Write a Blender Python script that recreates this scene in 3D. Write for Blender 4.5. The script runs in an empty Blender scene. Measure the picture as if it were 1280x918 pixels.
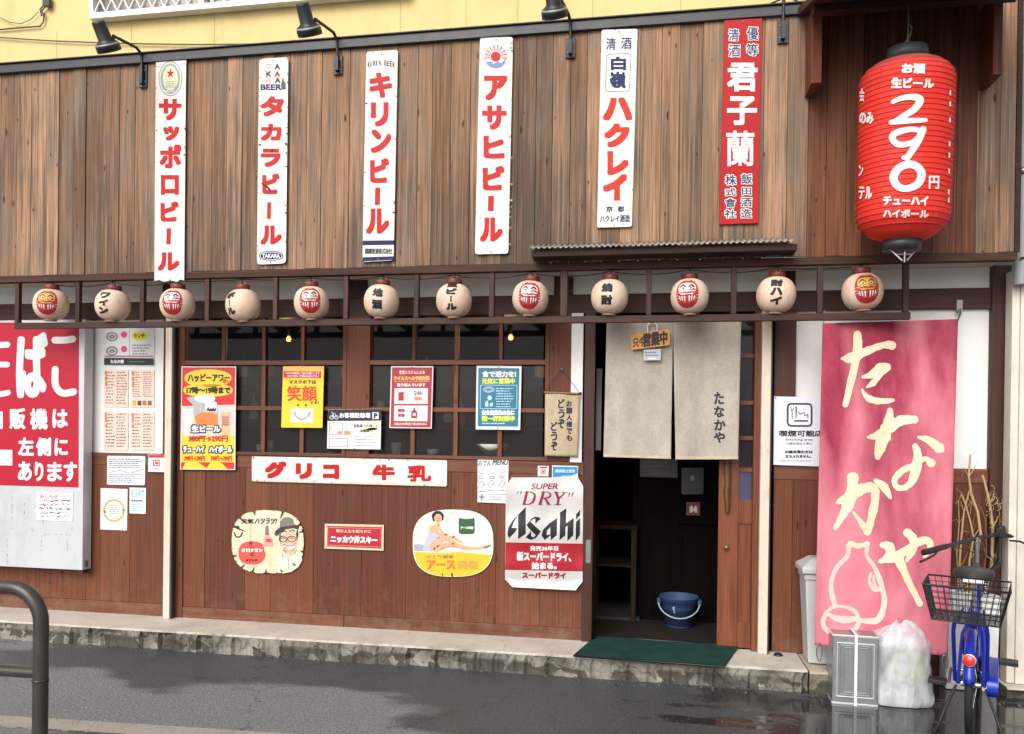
import bpy, bmesh, math, random
from mathutils import Vector, Matrix
from mathutils.geometry import tessellate_polygon
random.seed(7)
SC = bpy.context.scene
COL = SC.collection
# ------------------------------------------------------------------ camera
F = 1000.0; CX = 640.0; CY = 544.0           # focal length and principal point in photo pixels (1280 x 918)
DIST = 5.6; EYE = 1.6
YAW, PIT, ROL = math.radians(10.0), math.radians(-0.27), math.radians(0.745)
_fw = Vector((-math.sin(YAW)*math.cos(PIT), math.cos(YAW)*math.cos(PIT), math.sin(PIT)))
_r0 = Vector((math.cos(YAW), math.sin(YAW), 0)); _u0 = _r0.cross(_fw)
_rt = math.cos(ROL)*_r0 + math.sin(ROL)*_u0
_up = -math.sin(ROL)*_r0 + math.cos(ROL)*_u0
CAMP = Vector((0, -DIST, EYE))
cam = bpy.data.cameras.new("camera"); camo = bpy.data.objects.new("camera", cam); COL.objects.link(camo)
M3 = Matrix((_rt, _up, -_fw)).transposed()
camo.matrix_world = Matrix.Translation(CAMP) @ M3.to_4x4()
cam.sensor_width = 36.0; cam.lens = F/1280*36.0
cam.shift_y = (CY-459.0)/1280.0; cam.clip_start = 0.05; cam.clip_end = 500
SC.camera = camo
# ------------------------------------------------------------------ world, sun, exposure
world = bpy.data.worlds.new("World"); SC.world = world; world.use_nodes = True
wn = world.node_tree; bg = wn.nodes["Background"]
sky = wn.nodes.new("ShaderNodeTexSky"); sky.sky_type = 'NISHITA'; sky.sun_disc = False
SUN_EL, SUN_AZ = math.radians(38), math.radians(196)   # behind the camera, a little to the left
sky.sun_elevation = SUN_EL; sky.sun_rotation = SUN_AZ
sky.dust_density = 4.0; sky.air_density = 1.0; sky.ozone_density = 1.0
hs = wn.nodes.new("ShaderNodeHueSaturation"); hs.inputs['Saturation'].default_value = 0.12
wn.links.new(sky.outputs[0], hs.inputs['Color']); wn.links.new(hs.outputs[0], bg.inputs[0])
bg.inputs[1].default_value = 0.15
sl = bpy.data.lights.new("sun", 'SUN'); sl.energy = 1.3; sl.angle = math.radians(40); sl.color = (1, 0.965, 0.92)
so = bpy.data.objects.new("sun", sl); COL.objects.link(so)
_sd = Vector((math.sin(SUN_AZ)*math.cos(SUN_EL), math.cos(SUN_AZ)*math.cos(SUN_EL), math.sin(SUN_EL)))
so.rotation_euler = _sd.to_track_quat('Z', 'Y').to_euler(); so.location = (0, -6, 8)
SC.view_settings.view_transform = 'Standard'; SC.view_settings.look = 'None'
SC.view_settings.exposure = 0.31; SC.view_settings.gamma = 1.0; SC.view_settings.use_curve_mapping = False
# ------------------------------------------------------------------ photo pixel -> place
def ray(px, py): return _rt*((px-CX)/F) + _up*((CY-py)/F) + _fw
def P(px, py, Y=0.0):
    d = ray(px, py); return CAMP + d*((Y+DIST)/d.y)
def PZ(px, py, z=0.0):
    d = ray(px, py); return CAMP + d*((z-EYE)/d.z)
def PD(px, py, depth): return CAMP + ray(px, py)*depth
def lin(c):
    if isinstance(c, str):
        c = c.lstrip('#'); c = tuple(int(c[i:i+2], 16)/255 for i in (0, 2, 4))
    return tuple(x/12.92 if x <= 0.04045 else ((x+0.055)/1.055)**2.4 for x in c)
# ------------------------------------------------------------------ materials
MATS = {}
def nodes_of(name):
    m = bpy.data.materials.new(name); m.use_nodes = True
    nt = m.node_tree; return m, nt, nt.nodes["Principled BSDF"]
def mat(name, col, rough=0.6, metal=0.0, vary=0.12, scale=9.0, bump=0.0, bscale=60.0, spec=0.5, dirt=None, dirt_amt=0.0):
    """painted or plain stuff with a faint uneven tone, an optional bump and optional grime"""
    if name in MATS: return MATS[name]
    m, nt, b = nodes_of(name); N, L = nt.nodes.new, nt.links.new
    tc = N("ShaderNodeNewGeometry")
    nz = N("ShaderNodeTexNoise"); nz.inputs['Scale'].default_value = scale; nz.inputs['Detail'].default_value = 6; nz.inputs['Roughness'].default_value = 0.65
    L(tc.outputs['Position'], nz.inputs['Vector'])
    c = lin(col); mx = N("ShaderNodeMix"); mx.data_type = 'RGBA'
    mx.inputs[6].default_value = tuple(x*(1-vary) for x in c)+(1,)
    mx.inputs[7].default_value = tuple(min(1, x*(1+vary)) for x in c)+(1,)
    L(nz.outputs['Fac'], mx.inputs[0]); out = mx.outputs[2]
    if dirt:
        n2 = N("ShaderNodeTexNoise"); n2.inputs['Scale'].default_value = scale*0.7; n2.inputs['Detail'].default_value = 9; n2.inputs['Roughness'].default_value = 0.72
        mp = N("ShaderNodeMapping"); mp.inputs['Location'].default_value = (3.1, 1.7, 5.3); mp.inputs['Scale'].default_value = (1.4, 1.4, 0.6)
        L(tc.outputs['Position'], mp.inputs[0]); L(mp.outputs[0], n2.inputs['Vector'])
        cr = N("ShaderNodeMapRange"); cr.inputs[1].default_value = 0.5; cr.inputs[2].default_value = 0.72; cr.inputs[4].default_value = dirt_amt
        L(n2.outputs['Fac'], cr.inputs[0])
        m2 = N("ShaderNodeMix"); m2.data_type = 'RGBA'; L(cr.outputs[0], m2.inputs[0]); L(out, m2.inputs[6]); m2.inputs[7].default_value = lin(dirt)+(1,); out = m2.outputs[2]
    L(out, b.inputs['Base Color'])
    rr = N("ShaderNodeMapRange"); rr.inputs[3].default_value = max(0.02, rough-0.08); rr.inputs[4].default_value = min(1, rough+0.08)
    L(nz.outputs['Fac'], rr.inputs[0]); L(rr.outputs[0], b.inputs['Roughness'])
    b.inputs['Metallic'].default_value = metal; b.inputs['Specular IOR Level'].default_value = spec
    if bump > 0:
        nb = N("ShaderNodeTexNoise"); nb.inputs['Scale'].default_value = bscale; nb.inputs['Detail'].default_value = 5
        L(tc.outputs['Position'], nb.inputs['Vector'])
        bp = N("ShaderNodeBump"); bp.inputs['Strength'].default_value = bump; bp.inputs['Distance'].default_value = 0.01
        L(nb.outputs['Fac'], bp.inputs['Height']); L(bp.outputs[0], b.inputs['Normal'])
    MATS[name] = m; return m
def wood(name, dark, mid, light, gray=None, gray_amt=0.0, rough=0.65, gscale=1.0, knots=0.0, axis='z', tint_amt=0.5, bump=0.25, spec=0.35, streak=0.0, across=1.0, splash=0.0):
    """sawn boards: long grain along one axis, tone per board, weathering and knots"""
    if name in MATS: return MATS[name]
    m, nt, b = nodes_of(name); N, L = nt.nodes.new, nt.links.new
    g = N("ShaderNodeNewGeometry"); at = N("ShaderNodeAttribute"); at.attribute_name = "tint"
    off = N("ShaderNodeVectorMath"); off.operation = 'MULTIPLY_ADD'
    cmb = N("ShaderNodeCombineXYZ")
    for i in range(3): L(at.outputs['Fac'], cmb.inputs[i])
    L(cmb.outputs[0], off.inputs[0]); off.inputs[1].default_value = (7.3, 3.1, 11.7); L(g.outputs['Position'], off.inputs[2])
    mp = N("ShaderNodeMapping"); L(off.outputs[0], mp.inputs[0])
    s = {'z': (38, 38, 1.3), 'x': (1.3, 38, 38)}[axis]
    mp.inputs['Scale'].default_value = tuple(v*gscale*(across if v > 10 else 1) for v in s)
    n1 = N("ShaderNodeTexNoise"); n1.inputs['Scale'].default_value = 1.0; n1.inputs['Detail'].default_value = 8; n1.inputs['Roughness'].default_value = 0.6; n1.inputs['Distortion'].default_value = 0.6
    L(mp.outputs[0], n1.inputs['Vector'])
    mp2 = N("ShaderNodeMapping"); L(off.outputs[0], mp2.inputs[0])
    s2 = {'z': (5.5, 5.5, 0.8), 'x': (0.8, 5.5, 5.5)}[axis]; mp2.inputs['Scale'].default_value = s2
    n2 = N("ShaderNodeTexNoise"); n2.inputs['Scale'].default_value = 1.6; n2.inputs['Detail'].default_value = 7; n2.inputs['Roughness'].default_value = 0.7
    L(mp2.outputs[0], n2.inputs['Vector'])
    # grain + board tone -> ramp
    a = N("ShaderNodeMath"); a.operation = 'MULTIPLY_ADD'; L(at.outputs['Fac'], a.inputs[0]); a.inputs[1].default_value = tint_amt; L(n1.outputs['Fac'], a.inputs[2])
    a2 = N("ShaderNodeMath"); a2.operation = 'SUBTRACT'; L(a.outputs[0], a2.inputs[0]); a2.inputs[1].default_value = tint_amt*0.5
    cr = N("ShaderNodeValToRGB"); e = cr.color_ramp.elements
    e[0].position = 0.25; e[0].color = lin(dark)+(1,); e[1].position = 0.78; e[1].color = lin(light)+(1,)
    k = e.new(0.5); k.color = lin(mid)+(1,)
    L(a2.outputs[0], cr.inputs[0]); out = cr.outputs[0]
    if gray:
        mr = N("ShaderNodeMapRange"); mr.inputs[1].default_value = 0.42; mr.inputs[2].default_value = 0.66; mr.inputs[4].default_value = gray_amt
        L(n2.outputs['Fac'], mr.inputs[0])
        mg = N("ShaderNodeMix"); mg.data_type = 'RGBA'; L(mr.outputs[0], mg.inputs[0]); L(out, mg.inputs[6])
        gg = N("ShaderNodeMix"); gg.data_type = 'RGBA'; L(n1.outputs['Fac'], gg.inputs[0])
        gc = lin(gray); gg.inputs[6].default_value = tuple(x*0.45 for x in gc)+(1,); gg.inputs[7].default_value = tuple(x*1.4 for x in gc)+(1,)
        L(gg.outputs[2], mg.inputs[7]); out = mg.outputs[2]
    fl = N("ShaderNodeTexNoise"); mf = N("ShaderNodeMapping"); L(off.outputs[0], mf.inputs[0]); mf.inputs['Scale'].default_value = {'z': (230, 230, 2.6), 'x': (2.6, 230, 230)}[axis]
    fl.inputs['Scale'].default_value = 1; fl.inputs['Detail'].default_value = 4; L(mf.outputs[0], fl.inputs['Vector'])
    fr = N("ShaderNodeMapRange"); L(fl.outputs['Fac'], fr.inputs[0]); fr.inputs[1].default_value = .35; fr.inputs[2].default_value = .65; fr.inputs[3].default_value = .72; fr.inputs[4].default_value = 1.14
    fm = N("ShaderNodeMix"); fm.data_type = 'RGBA'; fm.blend_type = 'MULTIPLY'; fm.inputs[0].default_value = 1; L(out, fm.inputs[6]); L(fr.outputs[0], fm.inputs[7]); out = fm.outputs[2]
    if streak > 0:      # dark rain streaks, patchy, heavier towards the lower ends of some boards
        ms = N("ShaderNodeMapping"); L(off.outputs[0], ms.inputs[0]); ms.inputs['Scale'].default_value = (44, 44, .8)
        ns = N("ShaderNodeTexNoise"); ns.inputs['Scale'].default_value = 1; ns.inputs['Detail'].default_value = 10; ns.inputs['Roughness'].default_value = .7; ns.inputs['Distortion'].default_value = .35; L(ms.outputs[0], ns.inputs['Vector'])
        mm = N("ShaderNodeMapping"); L(g.outputs['Position'], mm.inputs[0]); mm.inputs['Scale'].default_value = (1.5, 1.5, .9)
        nm = N("ShaderNodeTexNoise"); nm.inputs['Scale'].default_value = 1.1; nm.inputs['Detail'].default_value = 4; L(mm.outputs[0], nm.inputs['Vector'])
        sp = N("ShaderNodeSeparateXYZ"); L(g.outputs['Position'], sp.inputs[0])
        zr = N("ShaderNodeMapRange"); L(sp.outputs['Z'], zr.inputs[0]); zr.inputs[1].default_value = 4.1; zr.inputs[2].default_value = 2.7; zr.inputs[3].default_value = -.05; zr.inputs[4].default_value = .09
        s1 = N("ShaderNodeMath"); L(ns.outputs['Fac'], s1.inputs[0]); L(zr.outputs[0], s1.inputs[1])
        s2 = N("ShaderNodeMath"); s2.operation = 'MULTIPLY_ADD'; L(nm.outputs['Fac'], s2.inputs[0]); s2.inputs[1].default_value = .55; L(s1.outputs[0], s2.inputs[2])
        sr = N("ShaderNodeMapRange"); L(s2.outputs[0], sr.inputs[0]); sr.inputs[1].default_value = .78; sr.inputs[2].default_value = .95; sr.inputs[4].default_value = streak
        sm = N("ShaderNodeMix"); sm.data_type = 'RGBA'; L(sr.outputs[0], sm.inputs[0]); L(out, sm.inputs[6]); sm.inputs[7].default_value = lin('#453a33')+(1,); out = sm.outputs[2]
    if splash > 0:      # dried mud splashes thrown up from the step
        sp2 = N("ShaderNodeSeparateXYZ"); L(g.outputs['Position'], sp2.inputs[0])
        n5 = N("ShaderNodeTexNoise"); n5.inputs['Scale'].default_value = 9; n5.inputs['Detail'].default_value = 10; n5.inputs['Roughness'].default_value = .75; L(g.outputs['Position'], n5.inputs['Vector'])
        zz5 = N("ShaderNodeMapRange"); L(sp2.outputs['Z'], zz5.inputs[0]); zz5.inputs[1].default_value = .75; zz5.inputs[2].default_value = .12; zz5.inputs[3].default_value = -.12; zz5.inputs[4].default_value = .12
        a5 = N("ShaderNodeMath"); L(n5.outputs['Fac'], a5.inputs[0]); L(zz5.outputs[0], a5.inputs[1])
        r5 = N("ShaderNodeMapRange"); L(a5.outputs[0], r5.inputs[0]); r5.inputs[1].default_value = .54; r5.inputs[2].default_value = .72; r5.inputs[4].default_value = splash
        m5 = N("ShaderNodeMix"); m5.data_type = 'RGBA'; L(r5.outputs[0], m5.inputs[0]); L(out, m5.inputs[6]); m5.inputs[7].default_value = lin('#7f6a5a')+(1,); out = m5.outputs[2]
    if knots > 0:
        for sx_, sz_, gate, r0, r1 in ((10, 3.1, .45, .05, .12), (17, 6.3, .72, .05, .13)):
            mk = N("ShaderNodeMapping"); L(off.outputs[0], mk.inputs[0]); mk.inputs['Scale'].default_value = {'z': (sx_, 0.2, sz_), 'x': (sz_, 0.2, sx_)}[axis]
            nk = N("ShaderNodeTexNoise"); nk.inputs['Scale'].default_value = 45; L(g.outputs['Position'], nk.inputs['Vector'])
            vk = N("ShaderNodeVectorMath"); vk.operation = 'MULTIPLY_ADD'; L(nk.outputs['Color'], vk.inputs[0]); vk.inputs[1].default_value = (.09, 0, .05); L(mk.outputs[0], vk.inputs[2])
            v = N("ShaderNodeTexVoronoi"); v.inputs['Scale'].default_value = 1.0; L(vk.outputs[0], v.inputs['Vector'])
            sc_ = N("ShaderNodeSeparateColor"); L(v.outputs['Color'], sc_.inputs[0])
            gt = N("ShaderNodeMath"); gt.operation = 'GREATER_THAN'; L(sc_.outputs[0], gt.inputs[0]); gt.inputs[1].default_value = gate
            mr2 = N("ShaderNodeMapRange"); mr2.inputs[1].default_value = r0; mr2.inputs[2].default_value = r1; mr2.inputs[3].default_value = knots; mr2.inputs[4].default_value = 0
            L(v.outputs['Distance'], mr2.inputs[0]); gm = N("ShaderNodeMath"); gm.operation = 'MULTIPLY'; L(gt.outputs[0], gm.inputs[0]); L(mr2.outputs[0], gm.inputs[1])
            md = N("ShaderNodeMix"); md.data_type = 'RGBA'; L(gm.outputs[0], md.inputs[0]); L(out, md.inputs[6]); md.inputs[7].default_value = lin('#2a160e')+(1,); out = md.outputs[2]
    L(out, b.inputs['Base Color']); b.inputs['Specular IOR Level'].default_value = spec
    rr = N("ShaderNodeMapRange"); rr.inputs[3].default_value = rough-0.12; rr.inputs[4].default_value = rough+0.15; L(n1.outputs['Fac'], rr.inputs[0]); L(rr.outputs[0], b.inputs['Roughness'])
    bp = N("ShaderNodeBump"); bp.inputs['Strength'].default_value = bump; bp.inputs['Distance'].default_value = 0.004
    L(n1.outputs['Fac'], bp.inputs['Height']); L(bp.outputs[0], b.inputs['Normal'])
    MATS[name] = m; return m
def emit(name, col, strength):
    if name in MATS: return MATS[name]
    m, nt, b = nodes_of(name); b.inputs['Base Color'].default_value = lin(col)+(1,)
    b.inputs['Emission Color'].default_value = lin(col)+(1,); b.inputs['Emission Strength'].default_value = strength
    MATS[name] = m; return m
# ------------------------------------------------------------------ mesh builder
class MB:
    def __init__(s): s.v = []; s.f = []; s.m = []; s.t = []; s.sm = []; s.mats = []
    def mi(s, m):
        if m not in s.mats: s.mats.append(m)
        return s.mats.index(m)
    def add(s, vs, fs, m, smooth=False, tint=0.5):
        o = len(s.v); s.v += [Vector(v) for v in vs]; k = s.mi(m)
        for f in fs: s.f.append([i+o for i in f]); s.m.append(k); s.t.append(tint); s.sm.append(smooth)
    def box(s, a, b, m, tint=None):
        x0, y0, z0 = a; x1, y1, z1 = b
        vs = [(x0,y0,z0),(x1,y0,z0),(x1,y1,z0),(x0,y1,z0),(x0,y0,z1),(x1,y0,z1),(x1,y1,z1),(x0,y1,z1)]
        s.add(vs, [(3,2,1,0),(4,5,6,7),(0,1,5,4),(1,2,6,5),(2,3,7,6),(3,0,4,7)], m, tint=random.random() if tint is None else tint)
    def obox(s, o, ax, ay, az, m, tint=None):
        """box from corner o along three vectors"""
        o, ax, ay, az = map(Vector, (o, ax, ay, az))
        vs = [o, o+ax, o+ax+ay, o+ay, o+az, o+ax+az, o+ax+ay+az, o+ay+az]
        s.add(vs, [(3,2,1,0),(4,5,6,7),(0,1,5,4),(1,2,6,5),(2,3,7,6),(3,0,4,7)], m, tint=random.random() if tint is None else tint)
    def prism(s, front, back, m, tint=None, mback=None):
        """closed solid between two matching outlines (front listed clockwise as seen by the camera)"""
        n = len(front); vs = list(front)+list(back)
        t = random.random() if tint is None else tint
        s.add(vs, [list(range(n))[::-1], list(range(n, 2*n))], m, tint=t)
        s.add(vs, [(i, (i+1) % n, n+(i+1) % n, n+i) for i in range(n)], mback or m, tint=t)
    def pslab(s, pts, Y, th, m, tint=None, edge=None):
        s.prism([P(x, y, Y) for x, y in pts], [P(x, y, Y)+Vector((0, th, 0)) for x, y in pts], m, tint, edge)
    def tube(s, pts, r, m, n=8, cap=True, smooth=True, tint=0.5):
        pts = [Vector(p) for p in pts]; k = len(pts)
        rs = r if isinstance(r, (list, tuple)) else [r]*k
        T = []
        for i in range(k):
            t = pts[min(i+1, k-1)]-pts[max(i-1, 0)]
            T.append(t.normalized() if t.length > 1e-9 else Vector((0, 0, 1)))
        ref = Vector((0, 0, 1)) if abs(T[0].z) < 0.9 else Vector((1, 0, 0))
        u = T[0].cross(ref).normalized(); vs = []
        for i in range(k):
            u = (u-T[i]*u.dot(T[i])); u = u.normalized() if u.length > 1e-6 else T[i].orthogonal().normalized()
            w = T[i].cross(u)
            for j in range(n):
                a = 2*math.pi*j/n; vs.append(pts[i]+(u*math.cos(a)+w*math.sin(a))*rs[i])
        fs = [(i*n+j, i*n+(j+1) % n, (i+1)*n+(j+1) % n, (i+1)*n+j) for i in range(k-1) for j in range(n)]
        s.add(vs, fs, m, smooth, tint)
        if cap: s.add(vs, [list(range(n))[::-1], list(range((k-1)*n, k*n))], m, False, tint)
    def lathe(s, prof, c, m, n=32, axis=None, smooth=True, a0=0, a1=2*math.pi, cap=False):
        """prof: (radius, height); axis: 3x3 matrix, z up by default"""
        c = Vector(c); k = len(prof); full = abs(a1-a0-2*math.pi) < 1e-6; cnt = n if full else n+1
        vs = []
        for r, z in prof:
            for j in range(cnt):
                a = a0+(a1-a0)*j/n; p = Vector((r*math.cos(a), r*math.sin(a), z)); vs.append(c+(axis @ p if axis else p))
        fs = []
        for i in range(k-1):
            for j in range(n):
                q = (j+1) % cnt; fs.append((i*cnt+j, i*cnt+q, (i+1)*cnt+q, (i+1)*cnt+j))
        s.add(vs, fs, m, smooth)
        if cap: s.add(vs, [list(range(cnt))[::-1], list(range((k-1)*cnt, k*cnt))], m)
    def build(s, name, parent=None, bevel=0.0, org=None):
        me = bpy.data.meshes.new(name)
        if org is None: org = Vector(parent['_o']) if parent is not None and '_o' in parent else Vector((0, 0, 0))
        me.from_pydata([tuple(v-org) for v in s.v], [], s.f)
        for m in s.mats: me.materials.append(m)
        me.polygons.foreach_set('material_index', s.m); me.polygons.foreach_set('use_smooth', s.sm)
        a = me.attributes.new('tint', 'FLOAT', 'FACE'); a.data.foreach_set('value', s.t)
        me.update()
        o = bpy.data.objects.new(name, me); COL.objects.link(o)
        if parent is not None:
            o.parent = parent; o['_o'] = tuple(org)
        else: o.location = org
        if bevel > 0:
            b = o.modifiers.new('bevel', 'BEVEL'); b.width = bevel; b.segments = 2; b.limit_method = 'ANGLE'; b.angle_limit = math.radians(50)
        return o
def thing(name, label, cat, loc=(0, 0, 0), group=None):
    o = bpy.data.objects.new(name, None); COL.objects.link(o); o.location = loc; o.empty_display_size = 0.1
    o['_o'] = tuple(loc); o['label'] = label; o['category'] = cat
    if group: o['group'] = group
    return o
def tag(o, label, cat, group=None):
    o['label'] = label; o['category'] = cat
    if group: o['group'] = group
    return o
def struct(o, kind='structure'): o['kind'] = kind; return o
def plabel(o, l): o['label'] = l; return o
# ------------------------------------------------------------------ flat drawing (lettering, prints) on any surface
GL = {}
def glyph_mesh(ch):
    if ch not in GL:
        c = bpy.data.curves.new('g', 'FONT'); c.body = ch; c.size = 1; c.resolution_u = 4
        o = bpy.data.objects.new('g', c); COL.objects.link(o)
        dg = bpy.context.evaluated_depsgraph_get(); me = bpy.data.meshes.new_from_object(o.evaluated_get(dg))
        vs = [(v.co.x, v.co.y) for v in me.vertices]; fs = [tuple(p.vertices) for p in me.polygons]
        bpy.data.objects.remove(o); bpy.data.curves.remove(c); bpy.data.meshes.remove(me)
        if not vs: vs = [(0, 0), (1, 1)]
        xs = [v[0] for v in vs]; ys = [v[1] for v in vs]
        GL[ch] = (vs, fs, (min(xs), min(ys), max(xs), max(ys)))
    return GL[ch]
class Draw:
    """draws shapes given in a flat coordinate frame (y down) through mp(x, y, lift) onto a surface"""
    def __init__(s, mb, mp, cut=None, step=0.0006): s.mb = mb; s.mp = mp; s.cut = cut; s.step = step; s.rough = 0.0
    def raw(s, pts, faces, m, lift):
        if s.cut:
            bm = bmesh.new(); vs = [bm.verts.new((x, y, 0)) for x, y in pts]
            for f in faces:
                try: bm.faces.new([vs[i] for i in f])
                except ValueError: pass
            bmesh.ops.triangulate(bm, faces=bm.faces[:])
            xs = [p[0] for p in pts]; ys = [p[1] for p in pts]
            for ax, lo, hi in ((0, min(xs), max(xs)), (1, min(ys), max(ys))):
                k = math.floor(lo/s.cut)+1
                while k*s.cut < hi:
                    co = Vector((0, 0, 0)); co[ax] = k*s.cut; no = Vector((0, 0, 0)); no[ax] = 1
                    bmesh.ops.bisect_plane(bm, geom=bm.verts[:]+bm.edges[:]+bm.faces[:], plane_co=co, plane_no=no, dist=1e-6); k += 1
            bm.verts.index_update(); pts = [(v.co.x, v.co.y) for v in bm.verts]; faces = [[v.index for v in f.verts] for f in bm.faces]; bm.free()
        V = [s.mp(x, y, lift) for x, y in pts]
        s.mb.add(V, faces, m)
    def poly(s, pts, m, layer=1, x=0):
        tr = tessellate_polygon([[Vector((a, b, 0)) for a, b in pts]])
        s.raw(pts, tr, m, layer*s.step)
    def rect(s, x0, y0, x1, y1, m, layer=1, sl=0.0):
        xc = (x0+x1)/2
        s.raw([(x0, y0+sl*(x0-xc)), (x1, y0+sl*(x1-xc)), (x1, y1+sl*(x1-xc)), (x0, y1+sl*(x0-xc))], [(0, 1, 2, 3)], m, layer*s.step)
    def frame(s, x0, y0, x1, y1, w, m, layer=1, sl=0.0):
        for r in ((x0, y0, x1, y0+w), (x0, y1-w, x1, y1), (x0, y0+w, x0+w, y1-w), (x1-w, y0+w, x1, y1-w)): s.rect(*r, m, layer, sl if r[2]-r[0] > w*1.5 else 0)
    def ell(s, cx, cy, rx, ry, m, layer=1, n=28, e=2.0, jit=0.0):
        pts = []
        for i in range(n):
            a = 2*math.pi*i/n; ca, sa = math.cos(a), math.sin(a); j = 1+random.uniform(-jit, jit)
            pts.append((cx+rx*j*math.copysign(abs(ca)**(2/e), ca), cy+ry*j*math.copysign(abs(sa)**(2/e), sa)))
        s.raw(pts, [list(range(n))], m, layer*s.step)
    def ring(s, cx, cy, rx, ry, w, m, layer=1, n=28, e=2.0):
        pts = []
        for i in range(n):
            a = 2*math.pi*i/n; ca, sa = math.cos(a), math.sin(a)
            c = math.copysign(abs(ca)**(2/e), ca); d = math.copysign(abs(sa)**(2/e), sa)
            pts += [(cx+rx*c, cy+ry*d), (cx+(rx-w)*c, cy+(ry-w)*d)]
        s.raw(pts, [(2*i, (2*i+2) % (2*n), (2*i+3) % (2*n), 2*i+1) for i in range(n)], m, layer*s.step)
    def stroke(s, pts, w, m, layer=1, closed=False, smooth=True, sub=6):
        """ribbon along points, width number or list; smoothed"""
        k = len(pts); ws = w if isinstance(w, (list, tuple)) else [w]*k
        if smooth and k > 2:
            Q = []; W = []
            rng = k if closed else k-1
            for i in range(rng):
                g = (lambda j: j % k) if closed else (lambda j: max(0, min(k-1, j)))
                p0, p1, p2, p3 = (Vector(pts[g(i+d)]) for d in (-1, 0, 1, 2))
                for t in range(sub):
                    u = t/sub; Q.append(0.5*((2*p1)+(p2-p0)*u+(2*p0-5*p1+4*p2-p3)*u*u+(3*p1-p0-3*p2+p3)*u**3))
                    W.append(ws[g(i)]*(1-u)+ws[g(i+1)]*u)
            if not closed: Q.append(Vector(pts[-1])); W.append(ws[-1])
        else: Q = [Vector(p) for p in pts]; W = list(ws)
        n = len(Q); V = []
        if s.rough:      # ragged brush edge
            w_ = 0
            for i in range(n): w_ = .6*w_+random.uniform(-1, 1)*s.rough; W[i] *= 1+w_; Q[i] = Q[i]+Vector((random.uniform(-1, 1), random.uniform(-1, 1)))*s.rough*W[i]*.25
        for i in range(n):
            a = Q[(i-1) % n] if closed else Q[max(0, i-1)]; b = Q[(i+1) % n] if closed else Q[min(n-1, i+1)]
            t = b-a; t = t.normalized() if t.length > 1e-9 else Vector((1, 0)); nn = Vector((-t.y, t.x))
            V += [tuple(Q[i]+nn*W[i]/2), tuple(Q[i]-nn*W[i]/2)]
        fs = [(2*i, 2*((i+1) % n), 2*((i+1) % n)+1, 2*i+1) for i in range(n if closed else n-1)]
        s.raw(V, fs, m, layer*s.step)
        if not closed:
            for q, ww in ((Q[0], W[0]), (Q[-1], W[-1])):
                s.raw([(q.x+ww/2*math.cos(a*math.pi/5), q.y+ww/2*math.sin(a*math.pi/5)) for a in range(10)], [list(range(10))], m, layer*s.step+2e-5)
    def text(s, t, x0, y0, x1, y1, m, layer=1, bold=0.0, shear=0.0, sl=0.0, k=8, rot=0.0, rnd=False):
        vs, fs, (a0, b0, a1, b1) = glyph_mesh(t)
        sx = (x1-x0-2*bold)/max(1e-6, a1-a0); sy = (y1-y0-2*bold)/max(1e-6, b1-b0); xc, yc = (x0+x1)/2, (y0+y1)/2
        base = []
        for x, y in vs:
            X = x0+bold+(x-a0)*sx; Yy = y1-bold-(y-b0)*sy; X += shear*(yc-Yy); Yy += sl*(X-xc)
            if rot:
                c, d = math.cos(rot), math.sin(rot); X, Yy = xc+(X-xc)*c-(Yy-yc)*d, yc+(X-xc)*d+(Yy-yc)*c
            base.append((X, Yy))
        sq = ((1, 1), (-1, 1), (-1, -1), (1, -1), (1, 0), (-1, 0), (0, 1), (0, -1)) if k > 4 else ((.8, .8), (-.8, .8), (-.8, -.8), (.8, -.8))
        if rnd: sq = [(math.cos(2*math.pi*i/12), math.sin(2*math.pi*i/12)) for i in range(12)]+[(.5*math.cos(2*math.pi*i/6), .5*math.sin(2*math.pi*i/6)) for i in range(6)]
        elif bold > 1.2: sq = sq+tuple((p*.5, q*.5) for p, q in sq)+((.5, 1), (-.5, 1), (.5, -1), (-.5, -1), (1, .5), (1, -.5), (-1, .5), (-1, -.5))
        offs = [(0, 0)]+([(bold*a, bold*b) for a, b in sq] if bold > 0 else [])
        for i, (dx, dy) in enumerate(offs): s.raw([(x+dx, y+dy) for x, y in base], fs, m, layer*s.step+i*4e-5)
    def lines(s, x0, y0, x1, y1, n, m, layer=1, fill=0.45, sl=0.0, gap=0.25, seed=None):
        """rows of print too small to read"""
        R = random.Random(seed if seed is not None else int(x0*7+y0*13)); h = (y1-y0)/n
        for i in range(n):
            x = x0+R.uniform(0, 1); yy = y0+i*h+h*(1-fill)/2; end = x1-R.uniform(0, (x1-x0)*0.3)
            while x < end:
                w = R.uniform(1.2, 3.6)
                s.rect(x, yy+R.uniform(0, .15)*h, min(x+w, end), yy+h*fill, m, layer, 0); x += w+R.uniform(.4, 1.1)
def plane(Y): return lambda x, y, l: P(x, y, Y-l)
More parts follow.
